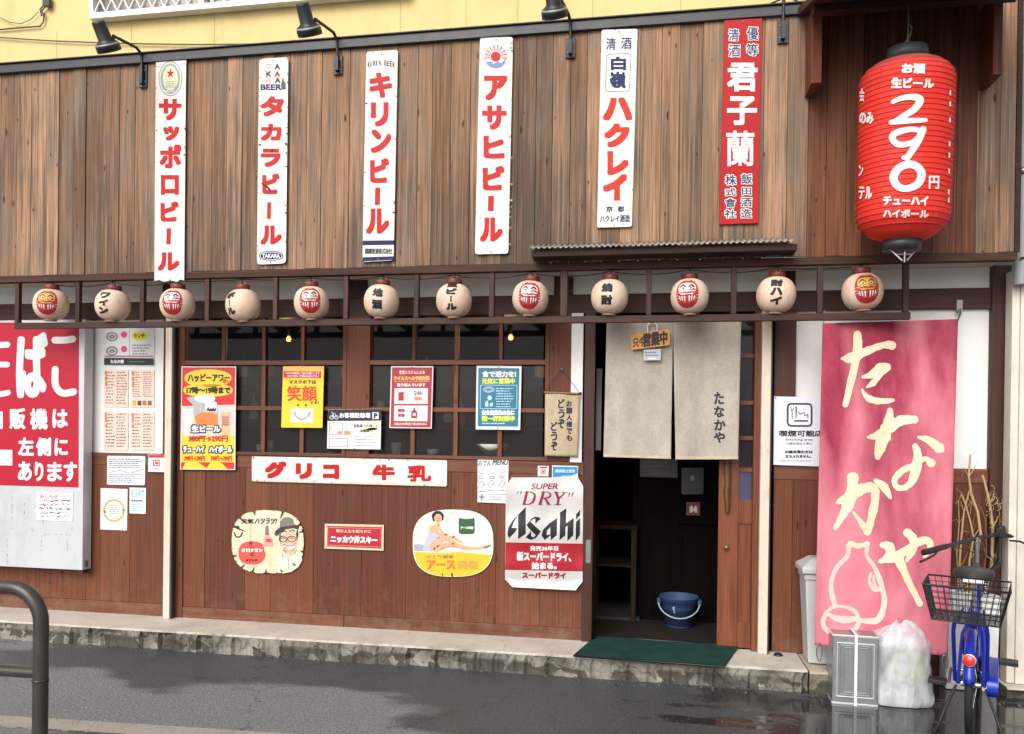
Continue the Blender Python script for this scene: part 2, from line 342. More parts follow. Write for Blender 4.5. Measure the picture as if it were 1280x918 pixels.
# ------------------------------------------------------------------ palette
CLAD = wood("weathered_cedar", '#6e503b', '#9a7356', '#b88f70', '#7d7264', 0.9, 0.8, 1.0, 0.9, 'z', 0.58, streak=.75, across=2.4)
SHEL = wood("sheltered_cedar_hood_shade", '#3a1e12', '#663a25', '#87553a', '#54382a', 0.4, 0.7, 1.0, 0.8, 'z', 0.35)  # unweathered boards under the hood, tone darkened to paint in its shade
CLADX = wood("eave_timber", '#24150f', '#3a2318', '#503224', None, 0, 0.7, 1.0, 0, 'x', 0.3)
STAIN = wood("red_brown_stained_board", '#5b2e1d', '#6d3b26', '#7c4930', '#5f4031', 0.4, 0.58, 0.8, 0.7, 'z', 0.42, 0.12, 0.3, across=2.2, splash=.28)
STAINX = wood("red_brown_stained_rail", '#512919', '#6b3a25', '#804f36', '#583a2b', 0.3, 0.5, 0.8, 0, 'x', 0.3, 0.12, 0.4, splash=.4)
DARKW = wood("dark_brown_timber", '#2b1610', '#3f2219', '#523026', None, 0, 0.55, 1.0, 0, 'z', 0.3, 0.15)
DARKX = wood("dark_brown_beam", '#2d1812', '#42251b', '#553328', None, 0, 0.55, 1.0, 0, 'x', 0.3, 0.15)
HOODW = wood("hood_brown_board", '#4a2416', '#6b3822', '#82492e', None, 0, 0.6, 1.0, 0.2, 'z', 0.3)
PLASTER = mat("white_plaster", '#e8e6e2', 0.85, vary=0.06, scale=3, bump=0.06, bscale=120, dirt='#9a928a', dirt_amt=0.25)
YELLOW = mat("yellow_painted_render", '#dcc588', 0.8, vary=0.07, scale=4, bump=0.1, bscale=90, dirt='#a8905c', dirt_amt=0.3)
BLACKM = mat("black_metal_trim", '#2b2b2d', 0.45, 0.0, 0.2, 12, dirt='#56524c', dirt_amt=0.3)
CREAM = mat("cream_painted_pole", '#d3c5b2', 0.55, vary=0.08, scale=12, dirt='#8e7c68', dirt_amt=0.45)
WHITEM = mat("white_painted_metal", '#e4e4e2', 0.4, vary=0.05, dirt='#8d8880', dirt_amt=0.3)
BLACK = mat("black_paint", '#161617', 0.4, vary=0.2)
STEEL = mat("dull_steel", '#8d8d8c', 0.35, 0.8, 0.12, 20)
INK = mat("black_ink", '#17161a', 0.5, vary=0.1)
GREYINK = mat("grey_print", '#6d6b70', 0.6, vary=0.2, scale=40)
PAPER = mat("white_paper", '#dddbda', 0.75, vary=0.04, scale=6, bump=0.08, bscale=14)
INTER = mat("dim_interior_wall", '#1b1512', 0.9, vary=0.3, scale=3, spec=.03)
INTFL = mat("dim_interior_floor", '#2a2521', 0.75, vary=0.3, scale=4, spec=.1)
def glass(name, col, rough, alpha, spec=0.5):
    if name in MATS: return MATS[name]
    m, nt, b = nodes_of(name); b.inputs['Base Color'].default_value = lin(col)+(1,)
    b.inputs['Roughness'].default_value = rough; b.inputs['Alpha'].default_value = alpha; b.inputs['Specular IOR Level'].default_value = spec
    MATS[name] = m; return m
PANE = glass("dark_window_glass", '#151312', 0.04, 0.45, .18)
FILM = glass("filmed_window_glass", '#33302e', 0.08, 0.42, .4)
UPANE = glass("upper_window_glass", '#70757c', 0.08, 0.9)
# ------------------------------------------------------------------ road and step
def road_mat():
    m, nt, b = nodes_of("wet_asphalt"); N, L = nt.nodes.new, nt.links.new
    g = N("ShaderNodeNewGeometry")
    def noise(sc, det, ro, mpsc=None, loc=(0, 0, 0)):
        n = N("ShaderNodeTexNoise"); n.inputs['Scale'].default_value = sc; n.inputs['Detail'].default_value = det; n.inputs['Roughness'].default_value = ro
        mp = N("ShaderNodeMapping"); L(g.outputs['Position'], mp.inputs[0]); mp.inputs['Location'].default_value = loc
        if mpsc: mp.inputs['Scale'].default_value = mpsc
        L(mp.outputs[0], n.inputs['Vector']); return n.outputs['Fac']
    def rng(f, a, b_, c=0.0, d=1.0):
        r = N("ShaderNodeMapRange"); L(f, r.inputs[0])
        for i, x in enumerate((a, b_, c, d)): r.inputs[i+1].default_value = x
        r.interpolation_type = 'SMOOTHSTEP'; return r.outputs[0]
    def mx(f, a, b_):
        k = N("ShaderNodeMix"); k.data_type = 'RGBA'; L(f, k.inputs[0])
        for i, x in ((6, a), (7, b_)):
            if isinstance(x, tuple): k.inputs[i].default_value = x
            else: L(x, k.inputs[i])
        return k.outputs[2]
    def op(o, a, b_):
        k = N("ShaderNodeMath"); k.operation = o
        for i, x in enumerate((a, b_)):
            if isinstance(x, (int, float)): k.inputs[i].default_value = x
            else: L(x, k.inputs[i])
        return k.outputs[0]
    big = noise(0.75, 4, 0.5, (0.7, 1.5, 1), (2.3, 0.4, 0))
    mid = noise(2.6, 6, 0.6, (0.6, 1.4, 1), (1.0, 5.0, 0))
    fine = noise(150, 4, 0.7); vf = N("ShaderNodeTexVoronoi"); vf.inputs['Scale'].default_value = 110; L(g.outputs['Position'], vf.inputs['Vector'])
    sp = N("ShaderNodeSeparateXYZ"); L(g.outputs['Position'], sp.inputs[0])
    # drier, paler film away from the kerb on the left; standing water on the right
    gx = rng(sp.outputs['X'], -2.2, 1.2); gy = rng(sp.outputs['Y'], -1.4, -0.65)
    wet = op('ADD', op('ADD', op('MULTIPLY', gx, 0.20), op('MULTIPLY', gy, 0.10)), big)
    wetm = rng(wet, 0.53, 0.61)
    pud = rng(op('ADD', op('MULTIPLY', rng(sp.outputs['X'], -1.2, 1.1), 0.30), op('MULTIPLY', mid, 0.9)), 0.655, 0.72)
    grit = rng(op('ADD', op('MULTIPLY', fine, .55), op('MULTIPLY', noise(55, 3, .8), .45)), .36, .64); dry = mx(grit, lin('#505254')+(1,), lin('#8c8d8e')+(1,)); wetc = mx(grit, lin('#2c2d2f')+(1,), lin('#57585a')+(1,))
    c = mx(wetm, dry, wetc); c = mx(pud, c, lin('#312e2d')+(1,))
    v2 = N("ShaderNodeTexVoronoi"); v2.inputs['Scale'].default_value = 26; L(g.outputs['Position'], v2.inputs['Vector'])
    c = mx(rng(v2.outputs['Distance'], 0.06, 0.11, 0.85, 0.0), c, lin('#a6a4a0')+(1,)); v3 = N('ShaderNodeTexVoronoi'); v3.inputs['Scale'].default_value = 70; L(g.outputs['Position'], v3.inputs['Vector']); c = mx(rng(v3.outputs['Distance'], 0.08, 0.2, 0.45, 0.0), c, lin('#83817d')+(1,))
    vc = N('ShaderNodeTexVoronoi'); vc.feature = 'DISTANCE_TO_EDGE'; vc.inputs['Scale'].default_value = .8; cd = N('ShaderNodeTexNoise'); cd.inputs['Scale'].default_value = 3.5; cd.inputs['Detail'].default_value = 8; cd.inputs['Roughness'].default_value = .7; L(g.outputs['Position'], cd.inputs['Vector']); cv = N('ShaderNodeVectorMath'); cv.operation = 'MULTIPLY_ADD'; L(cd.outputs['Color'], cv.inputs[0]); cv.inputs[1].default_value = (.55, .55, .55); L(g.outputs['Position'], cv.inputs[2]); L(cv.outputs[0], vc.inputs['Vector']); c = mx(op('MULTIPLY', rng(vc.outputs['Distance'], .002, .007, .8, 0), rng(mid, .42, .55)), c, lin('#1a1919')+(1,))
    L(c, b.inputs['Base Color'])
    rr = op('SUBTRACT', op('ADD', 0.62, op('MULTIPLY', fine, 0.1)), op('MULTIPLY', wetm, 0.22))
    rr = op('MAXIMUM', op('SUBTRACT', rr, op('MULTIPLY', pud, 0.5)), 0.09); L(rr, b.inputs['Roughness'])
    bp = N("ShaderNodeBump"); bp.inputs['Distance'].default_value = 0.004
    L(op('MULTIPLY', op('SUBTRACT', 1.0, pud), 0.9), bp.inputs['Strength']); L(vf.outputs['Distance'], bp.inputs['Height']); L(bp.outputs[0], b.inputs['Normal'])
    b.inputs['Specular IOR Level'].default_value = 0.5
    return m
def concrete(name, top, low, crack=0.8, moss=0.5):
    m, nt, b = nodes_of(name); N, L = nt.nodes.new, nt.links.new
    g = N("ShaderNodeNewGeometry"); n = N("ShaderNodeTexNoise"); n.inputs['Scale'].default_value = 5; n.inputs['Detail'].default_value = 9; n.inputs['Roughness'].default_value = 0.7; L(g.outputs['Position'], n.inputs['Vector'])
    sp = N("ShaderNodeSeparateXYZ"); L(g.outputs['Position'], sp.inputs[0])
    v = N("ShaderNodeTexVoronoi"); v.feature = 'DISTANCE_TO_EDGE'; v.inputs['Scale'].default_value = 5.5
    nd = N("ShaderNodeTexNoise"); nd.inputs['Scale'].default_value = 7; nd.inputs['Detail'].default_value = 5; L(g.outputs['Position'], nd.inputs['Vector'])
    va = N("ShaderNodeVectorMath"); va.operation = 'MULTIPLY_ADD'; L(nd.outputs['Color'], va.inputs[0]); va.inputs[1].default_value = (0.22, 0.22, 0.22); L(g.outputs['Position'], va.inputs[2]); L(va.outputs[0], v.inputs['Vector'])
    def mix(f, a, c):
        k = N("ShaderNodeMix"); k.data_type = 'RGBA'; L(f, k.inputs[0])
        for i, x in ((6, a), (7, c)):
            if isinstance(x, tuple): k.inputs[i].default_value = x
            else: L(x, k.inputs[i])
        return k.outputs[2]
    def rng(f, a, c, lo=0.0, hi=1.0):
        r = N("ShaderNodeMapRange"); L(f, r.inputs[0])
        for i, x in enumerate((a, c, lo, hi)): r.inputs[i+1].default_value = x
        return r.outputs[0]
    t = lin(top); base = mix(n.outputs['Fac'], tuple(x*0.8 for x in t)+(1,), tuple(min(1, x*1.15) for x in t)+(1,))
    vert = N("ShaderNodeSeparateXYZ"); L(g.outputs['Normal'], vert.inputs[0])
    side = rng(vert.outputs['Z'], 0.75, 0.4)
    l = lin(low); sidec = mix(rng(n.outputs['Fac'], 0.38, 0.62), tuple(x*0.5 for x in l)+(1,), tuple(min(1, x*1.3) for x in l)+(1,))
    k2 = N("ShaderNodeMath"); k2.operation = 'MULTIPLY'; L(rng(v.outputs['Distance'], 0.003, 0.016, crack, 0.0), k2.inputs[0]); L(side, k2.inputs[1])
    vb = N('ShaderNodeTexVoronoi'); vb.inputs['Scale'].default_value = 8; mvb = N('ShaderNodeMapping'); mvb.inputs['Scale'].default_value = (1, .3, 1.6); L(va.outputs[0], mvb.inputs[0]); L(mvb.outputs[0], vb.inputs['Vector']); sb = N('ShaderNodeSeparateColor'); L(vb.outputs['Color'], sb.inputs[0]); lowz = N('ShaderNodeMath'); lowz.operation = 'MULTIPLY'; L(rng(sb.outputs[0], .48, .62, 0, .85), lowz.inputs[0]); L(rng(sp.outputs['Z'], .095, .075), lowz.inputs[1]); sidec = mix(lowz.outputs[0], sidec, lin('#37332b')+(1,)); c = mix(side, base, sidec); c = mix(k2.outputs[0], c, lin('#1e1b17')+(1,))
    n3 = N("ShaderNodeTexNoise"); n3.inputs['Scale'].default_value = 2.2; n3.inputs['Detail'].default_value = 8; n3.inputs['Roughness'].default_value = 0.75
    mp = N("ShaderNodeMapping"); mp.inputs['Scale'].default_value = (1.6, 1, 1); L(g.outputs['Position'], mp.inputs[0]); L(mp.outputs[0], n3.inputs['Vector'])
    ms = N("ShaderNodeMath"); ms.operation = 'MULTIPLY'; L(rng(n3.outputs['Fac'], 0.5, 0.66, 0, moss), ms.inputs[0]); L(rng(vert.outputs['Z'], 0.9, 0.5, 0.25, 1.0), ms.inputs[1])
    c = mix(ms.outputs[0], c, lin('#3b352a')+(1,))
    L(c, b.inputs['Base Color']); b.inputs['Roughness'].default_value = 0.75
    bp = N("ShaderNodeBump"); bp.inputs['Strength'].default_value = 0.6; bp.inputs['Distance'].default_value = 0.012
    hh = N("ShaderNodeMath"); hh.operation = 'MULTIPLY_ADD'; L(rng(v.outputs['Distance'], 0, 0.02), hh.inputs[0]); hh.inputs[1].default_value = 0.5; L(n.outputs['Fac'], hh.inputs[2])
    L(hh.outputs[0], bp.inputs['Height']); L(bp.outputs[0], b.inputs['Normal'])
    return m
ASPH = road_mat()
mb = MB(); mb.add([(-120, -120, 0), (120, -120, 0), (120, 60, 0), (-120, 60, 0)], [(0, 1, 2, 3)], ASPH); struct(mb.build("road"))
STEPM = concrete("worn_concrete", '#c4bbae', '#8d877d', 0.75, 0.9)
def rough_block(mb, x0, x1, y0, y1, z0, z1, m, seg=0.05, jit=0.008, chip=0.02, chips=0.0):
    """block with a ragged, chipped front edge (front is y0)"""
    seg = .018; n = max(2, int((x1-x0)/seg)); lip = .052*(z1-z0)/.14
    vs = []; left = 0; bo = 0; hole = False; wob = 0
    for i in range(n+1):
        x = x0+(x1-x0)*i/n; gap = False
        if left <= 0:
            left = random.randint(2, 9); bo = random.uniform(-.004, .008); hole = random.random() < chips*.45; gap = True; hz = random.uniform(.3, 1)
        left -= 1; wob = .8*wob+random.uniform(-1, 1)*.004
        dl = bo+(chip if hole else 0)+(.012 if gap else 0)+random.uniform(-1, 1)*.0025
        zl = z1-lip+wob+(lip*.45*hz if hole and random.random() < .8 else 0)
        if i in (0, n): dl = 0; zl = z1-lip
        rows = [(y0+.004+dl, z0-.01), (y0+.008+dl, z0+(zl-z0)*.5), (y0+.004+dl, zl), (y0+wob*.3, z1-.012), (y0+.011, z1), (y1, z1)]
        for y, z in rows: vs.append((x, y, z))
    fs = [(i*6+k, (i+1)*6+k, (i+1)*6+k+1, i*6+k+1) for i in range(n) for k in range(5)]
    mb.add(vs, fs, m, False)
    for i, fl in ((0, True), (n, False)):
        o = [vs[i*6+k] for k in range(6)]+[(vs[i*6][0], y1, z0)]
        mb.add(o, [list(range(7))[::-1] if not fl else list(range(7))], m)
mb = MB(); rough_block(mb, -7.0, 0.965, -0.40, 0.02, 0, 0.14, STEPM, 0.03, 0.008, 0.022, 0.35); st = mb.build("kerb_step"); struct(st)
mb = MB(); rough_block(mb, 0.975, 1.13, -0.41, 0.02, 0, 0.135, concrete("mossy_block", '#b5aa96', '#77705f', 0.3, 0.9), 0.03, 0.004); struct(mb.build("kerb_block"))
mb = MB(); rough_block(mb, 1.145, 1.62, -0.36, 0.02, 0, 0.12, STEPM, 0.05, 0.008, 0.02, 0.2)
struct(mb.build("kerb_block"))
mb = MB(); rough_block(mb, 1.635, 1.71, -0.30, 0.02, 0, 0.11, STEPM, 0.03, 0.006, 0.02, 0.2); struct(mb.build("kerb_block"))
# pale flush edging stones on the near side of the road, bottom left
a0 = PZ(-40, 893, 0.0); a1 = PZ(420, 922, 0.0); d = (a1-a0); nrm = Vector((d.y, -d.x, 0)).normalized()
mb = MB(); mb.obox(a0-d*2+Vector((0, 0, -0.02)), d*3.2, nrm*0.14, Vector((0, 0, 0.026)), concrete("pale_edging", '#9d978c', '#8a857c', 0.3, 0.8)); struct(mb.build("kerb"))
# ------------------------------------------------------------------ the eatery
BLD = thing("eatery_building", "timber eatery with weathered board fascia, brown panelled wall and yellow upper storey", "building", (-1.4, 0, 0))
YC = -0.35
ZB, ZR = 2.716, 4.222           # fascia boards bottom, black rail bottom
XL, XR = -7.0, 2.118
XH = P(1012, 60, YC).x
mb = MB(); x = XL; R = random.Random(5)
seams = []
while x < XR-0.02:
    w = R.uniform(0.095, 0.145); x1 = min(x+w, XR)
    if XR-x1 < 0.05: x1 = XR
    if x < XH < x1: x1 = XH
    top = ZR+0.01 if x1 <= XH+1e-6 else 5.4
    yo = R.uniform(-0.006, 0.004)
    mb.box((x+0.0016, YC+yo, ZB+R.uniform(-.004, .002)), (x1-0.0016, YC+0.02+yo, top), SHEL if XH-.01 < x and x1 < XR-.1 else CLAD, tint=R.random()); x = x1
mb.box((XL, YC+0.022, ZB+0.01), (XR-0.01, YC+0.04, ZR), BLACK)
mb.build("fascia_cladding", BLD, 0.0025)
mb = MB(); mb.box((XR+0.001, YC-0.002, ZB), (XR+0.03, -0.02, 5.4), CLADX); mb.build("cladding_return", BLD)
mb = MB(); mb.box((XL, YC-0.03, ZR), (XH-0.004, YC+0.03, ZR+0.062), BLACKM); mb.box((XL, YC-0.045, ZR+0.0625), (XH-0.004, 0.0, ZR+0.072), BLACKM); mb.build("roof_trim", BLD, 0.003)
mb = MB(); mb.box((XL, -0.36, ZB-0.052), (2.13, -0.30, ZB-0.004), CLADX); mb.build("eave_beam", BLD, 0.003)
mb = MB(); mb.box((XL, -0.298, ZB-0.02), (2.11, -0.005, ZB-0.004), mat('light_bouncing_soffit', '#d6cbb9', .8, vary=.08)); mb.build("unseen_bounce_soffit", BLD)  # out of sight, coloured pale to bounce light onto the plaster band
# walls
mb = MB()
for xa, xb, za, zb in ((XL, 2.16, 2.56, 2.70), ):
    mb.box((xa, 0.02, za), (xb, 0.10, zb), PLASTER)
XP = P(993, 500, 0.02).x; XQ = P(1237, 500, 0.02).x
mb.box((XP, 0.02, 1.395), (XQ, 0.10, 2.43), PLASTER)
xa, xb = P(714, 480, 0.0).x, P(728.5, 480, 0.0).x
mb.box((xa, -0.02, P(720, 578, -.02).z), (xb, 0.03, 2.43), PLASTER)
xm0, xm1 = P(114, 480, 0.0).x, P(202, 480, 0.0).x
mb.box((-5.25, 0.02, 1.385), (xm1, 0.10, 2.43), PLASTER)
mb.build("plaster_wall", BLD)
mb = MB(); mb.box((XL, -0.012, 2.428), (2.18, 0.09, 2.562), DARKX); mb.build("lintel", BLD, 0.003)
# wainscot boards (below the sills)
XD0, XD1 = -0.405, 0.70
def boards(mb, xs, z0, z1, y=0.0, m=STAIN, th=0.04, R=random.Random(11)):
    for a, b in zip(xs[:-1], xs[1:]): mb.box((a+0.001, y+R.uniform(-.001, .001), z0), (b-0.001, y+th, z1), m, tint=R.random())
def px_x(xs, py=680, Y=0.0): return [P(x, py, Y).x for x in xs]
mb = MB(); boards(mb, [XL, -6.2, -5.5]+px_x([30, 108, 162, 207]), 0.235, 1.30); mb.build("wainscot", BLD, 0.0015); mb = MB(); boards(mb, px_x([217, 256, 306, 338, 392, 452, 508, 563, 620, 676, 728]), 0.225, 1.30); mb.build("wainscot", BLD, 0.0015); mb = MB()
boards(mb, px_x([966, 990, 1022, 1062, 1104, 1148, 1190, 1238], 700), 0.14, 1.30)
mb.build("wainscot", BLD, 0.0015)
mb = MB(); mb.box((XL, -0.006, 0.14), (px_x([207])[0], 0.04, 0.233), STAINX); mb.box((px_x([217])[0], -0.006, 0.138), (px_x([430], 755)[0], 0.04, 0.223), STAINX)
mb.box((px_x([430], 755)[0]+0.002, -0.002, 0.138), (px_x([728])[0], 0.04, 0.223), STAINX); mb.box((1.715, -.004, 0.0), (2.2, .04, .139), DARKX); mb.build("skirting", BLD, 0.002)
mb = MB()
for a, b in ((XL, px_x([207])[0]), (px_x([217])[0], px_x([728])[0]), (px_x([966])[0], px_x([1238])[0])):
    mb.box((a, -0.004, 1.302), (b, 0.05, 1.392), STAINX)
mb.build("waist_rail", BLD, 0.002)
# posts
def post(name, pa, pb, z0, z1, y0, y1, m, py=600):
    mb = MB(); mb.box((P(pa, py, y0).x, y0, z0), (P(pb, py, y0).x, y1, z1), m); return mb.build(name, BLD, 0.003)
post("post", 204, 229, 0.14, 2.43, -0.015, 0.06, STAIN)
post("post", 428.5, 460.5, 1.393, 2.43, -0.010, 0.06, STAIN)
post("post", 683.5, 713.5, 1.393, 2.43, -0.010, 0.06, STAIN)
post("door_jamb", 728.8, 742, 0.14, 2.43, -0.025, 0.12, DARKW)
post("door_jamb", 941.5, 949.5, 0.14, 2.43, -0.025, 0.12, STAIN)
post("post", 966, 993, 1.393, 2.43, -0.008, 0.08, DARKW)
post("corner_post", 1237, 1261, 0.0, 2.70, -0.03, 0.12, DARKW)
for a, b in ((430, 458), (692.5, 716), (967, 994.5), (203, 217)): post("upper_post", a, b, 2.563, 2.70, -0.01, 0.05, DARKW, 355)
def pole(pa, pb, py, z1):
    mb = MB(); x0, x1 = P(pa, py, -0.08).x, P(pb, py, -0.08).x
    mb.box((x0, -0.085, 0.142), (x1, -0.03, z1), CREAM); mb.box((x1, -0.07, 0.142), (x1+0.012, -0.03, z1), BLACKM)
    o = mb.build("cream_pole", BLD, 0.004)
pole(205.5, 213.5, 600, 2.43); pole(950.3, 962.0, 600, 2.425)
# windows
def window(pxs, lab):
    X = [P(x, 500, -0.01).x for x in pxs]; zt = 2.43; rows = [(2.11, zt), (1.765, 2.065), (1.418, 1.735)]
    mb = MB()
    x0, x1 = X[0], X[-1]
    mb.box((x0-0.045, -0.016, 1.394), (x0, 0.05, zt), STAIN); mb.box((x1, -0.016, 1.394), (x1+0.03, 0.05, zt), STAIN)
    mb.box((x0, -0.014, 1.394), (x1, 0.05, 1.418), STAINX); mb.box((x0, -0.012, 2.072), (x1, 0.05, 2.107), STAINX)
    fr = mb.build("window", BLD, 0.002); fr['_o'] = BLD['_o']; plabel(fr, lab)
    mu = MB(); w = 0.016
    for i, x in enumerate(X[1:-1]):
        mu.box((x-w, -0.004, 1.419), (x+w, 0.04, 2.071), STAIN)
        mu.box((x-w*0.8, -0.004, 2.108), (x+w*0.8, 0.04, zt), STAIN)
    mu.box((x0, -0.007, 1.734), (x1, 0.035, 1.764), STAINX); mu.build("muntin", fr, 0.0015)
    for k, (za, zb) in enumerate(rows):
        for a, b in zip(X[:-1], X[1:]):
            pn = MB(); pn.box((a+w, 0.018, za), (b-w, 0.022, zb), PANE if k == 0 else FILM); pn.build("pane", fr)
window((230, 278, 328.5, 377, 428), "four-column lattice window behind the happy hour and smile posters")
window((462, 516, 569.5, 625, 681), "four-column lattice window behind the red and teal notices")
# interior room
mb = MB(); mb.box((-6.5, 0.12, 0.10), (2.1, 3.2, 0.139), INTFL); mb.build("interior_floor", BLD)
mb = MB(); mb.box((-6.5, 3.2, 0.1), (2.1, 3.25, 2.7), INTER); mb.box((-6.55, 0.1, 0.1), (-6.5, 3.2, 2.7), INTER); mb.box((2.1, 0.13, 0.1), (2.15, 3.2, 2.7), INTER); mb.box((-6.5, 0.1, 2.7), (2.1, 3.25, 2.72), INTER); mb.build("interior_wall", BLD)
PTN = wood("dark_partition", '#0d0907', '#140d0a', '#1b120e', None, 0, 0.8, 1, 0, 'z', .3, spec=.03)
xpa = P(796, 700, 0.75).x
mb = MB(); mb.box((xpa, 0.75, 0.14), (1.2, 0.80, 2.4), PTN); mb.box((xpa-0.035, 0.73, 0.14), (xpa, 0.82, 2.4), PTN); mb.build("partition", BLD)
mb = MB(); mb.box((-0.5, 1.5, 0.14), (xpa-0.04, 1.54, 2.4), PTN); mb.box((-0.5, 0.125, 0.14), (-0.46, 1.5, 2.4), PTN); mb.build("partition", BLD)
# sliding door leaf
dx0, dx1 = P(897.5, 690, 0.03).x, P(943, 690, 0.03).x
mb = MB(); dw = dx1-dx0
zp0, zp1 = P(930, 778, .03).z, P(930, 655, .03).z; zg0, zg1 = P(930, 625, .03).z, P(930, 590, .03).z
dxa = P(922, 690, .03).x; dxb = P(941, 690, .03).x
DOORW = wood("door_board", '#5a2e1c', '#774127', '#8c5133', None, 0, 0.5, 0.9, 0.1, 'z', 0.2, 0.12)
mb.box((dx0, 0.03, 0.145), (dxa, 0.065, 2.42), DOORW, .7); mb.box((dxa, 0.03, 0.145), (dxb, 0.065, zp0), DOORW, .6); mb.box((dxa, 0.03, zp1), (dxb, 0.065, zg0), DOORW, .6)
mb.box((dxb, 0.03, 0.145), (dx1, 0.065, 2.42), DOORW, .5)
dr = mb.build("sliding_door", BLD, 0.002); plabel(dr, "half-open brown sliding door with a carved grip and glass panes"); dr['_o'] = BLD['_o']
mb = MB(); mb.box((dxa, 0.04, zp0), (dxb, 0.055, zp1), DOORW, .25); mb.build("lower_panel", dr, 0.002)
zs = [zg1, 1.56, 1.80, 2.12, 2.42]
for z in zs[:-1]: mb = MB(); mb.box((dxa, 0.032, z), (dxb, 0.06, z+0.028), DOORW, .4); mb.build("door_muntin", dr, 0.001)
PURP = glass("violet_grey_glass", '#4b4762', 0.12, 0.8)
mb = MB(); mb.box((dxa, 0.045, zg0), (dxb, 0.05, zg1), PURP); mb.build("pane", dr)
for a, b in zip(zs[:-1], zs[1:]):
    mb = MB(); mb.box((dxa, 0.045, a+0.028), (dxb, 0.05, b), FILM); mb.build("pane", dr)
HND = wood("gnarled_grip", '#3a2618', '#5d4028', '#7d5a3a', None, 0, 0.5, 2, 0.6, 'z', .4)
hp = [P(909+dxp, y, 0.0) for dxp, y in ((0.6, 572), (-.3, 588), (.7, 602), (-.6, 616), (.3, 629), (-.2, 640))]
mb = MB(); mb.tube(hp, [.017, .022, .019, .023, .018, .014], HND, 10); mb.build("carved_grip", dr)
mb = MB(); kb = P(907.5, 684, 0.03); mb.lathe([(0, -0.035), (.013, -0.033), (.018, -0.024), (.012, -0.012), (.01, 0), (.016, 0.001)], kb, mat("brass_knob", '#8a6a4c', 0.3, 0.6), 16, Matrix.Rotation(math.radians(-90), 3, 'X')); mb.build("knob", dr)
# lock plate on the left jamb
mb = MB(); mb.pslab([(732.5, 675), (738.5, 675), (738, 704), (732, 704)], -0.026, 0.0005, STEEL); mb.build("lock_plate", BLD)
# lantern rack
rx0, rx1 = P(20, 411, -.33).x, P(1137, 398, -.33).x
mb = MB(); mb.box((rx0, -0.35, 2.318), (rx1, -0.31, 2.362), DARKX); rk = mb.build("lantern_rack", BLD, 0.003); rk['_o'] = BLD['_o']
for px in (23, 98.5, 179, 260, 345, 433, 521, 615, 705, 811, 917, 1024.5, 1131.5): 
    xx = P(px, 375, -.33).x; hw = .017 if px != 705 else .024
    mb = MB(); mb.box((xx-hw, -0.347, 2.363), (xx+hw, -0.313, ZB-0.053), DARKW); mb.build("rack_upright", rk, 0.003)
# corrugated canopy over the doorway
CORR = mat("corrugated_sheet", '#9c958c', 0.45, 0.3, 0.2, 10, dirt='#5f5347', dirt_amt=0.6)
cx0, cx1 = P(662, 312, -.52).x, P(991, 303, -.52).x; zf = P(820, 306, -.52).z
vs = []; fs = []; n = 240
for i in range(n+1):
    x = cx0+(cx1-cx0)*i/n; w = 0.0065*math.sin(i*2*math.pi/5.2)
    for y, z in ((-.53, zf+w), (-.37, zf+0.055+w), (-.37, zf+0.051+w), (-.53, zf-0.004+w)): vs.append((x, y, z))
for i in range(n):
    for k in range(4): fs.append((i*4+k, (i+1)*4+k, (i+1)*4+(k+1) % 4, i*4+(k+1) % 4))
mb = MB(); mb.add(vs, fs, CORR, True); mb.build("corrugated_canopy", BLD)
mb = MB(); mb.box((cx0+.01, -.50, zf-.052), (cx1+.03, -.365, zf-.012), CLADX); mb.build("canopy_batten", BLD, 0.002)
# hood over the big lantern
hx0, hx1 = P(1014, 100, -.57).x, P(1253, 92, -.57).x
zh0, zh1 = P(1020, 104, -.57).z, P(1250, 93, -.57).z; zt = P(1130, 3, -.98).z; zbk = P(1130, 11, YC).z
mb = MB(); mb.box((hx0, -.57, zh0), (hx0+.06, YC-.006, P(1130, 7, -.5).z), HOODW); mb.box((hx1-.05, -.57, zh1), (hx1, YC-.006, P(1130, 7, -.5).z), HOODW)
mb.prism([(hx0-.05, -1.12, zt+.021), (hx1+.05, -1.12, zt+.021), (hx1+.05, -1.12, zt+.06), (hx0-.05, -1.12, zt+.06)], [(hx0-.05, YC-.006, zbk), (hx1+.05, YC-.006, zbk), (hx1+.05, YC-.006, zbk+.05), (hx0-.05, YC-.006, zbk+.05)], CLADX)
zm = P(1130, 6, -.70).z; mb.box((hx0-.02, -.73, zm-.02), (hx1+.02, -.67, zm+.045), CLADX)
hood = mb.build("lantern_hood", BLD, 0.003)
# upper storey
YU = -0.05
mb = MB(); uz = P(300, 14, YU-.02).z
wx0, wx1 = P(113, 25, YU-.06).x, P(512, 0, YU-.06).x; wz = 4.712
mb.box((XL, YU, ZR), (wx0, YU+.1, 7.2), YELLOW); mb.box((wx0, YU, ZR), (wx1, YU+.1, wz+.01), YELLOW); mb.box((wx1, YU, ZR), (2.12, YU+.1, 7.2), YELLOW); mb.box((wx0, YU, 6.0), (wx1, YU+.1, 7.2), YELLOW)
for px in (71, 164, 268, 380, 500, 582, 646, 740, 850): 
    xx = P(px, 60, YU).x; mb.box((xx-.0025, YU-.0015, ZR), (xx+.0025, YU+.002, wz-.03), mat("wall_joint_line", '#c0a263', .8))  # thin darker joint lines down the yellow wall
mb.build("upper_wall", BLD)
mb = MB(); fw = .035
mb.box((wx0, YU-.08, wz), (wx1, YU-.01, wz+.045), WHITEM); mb.box((wx0, YU-.08, wz+.046), (wx0+fw, YU-.01, 6.0), WHITEM)
xs_ = [P(px, 10, YU-.06).x for px in (253, 397)]
for xx in xs_: mb.box((xx-.02, YU-.078, wz+.046), (xx+.02, YU-.012, 6.0), WHITEM)
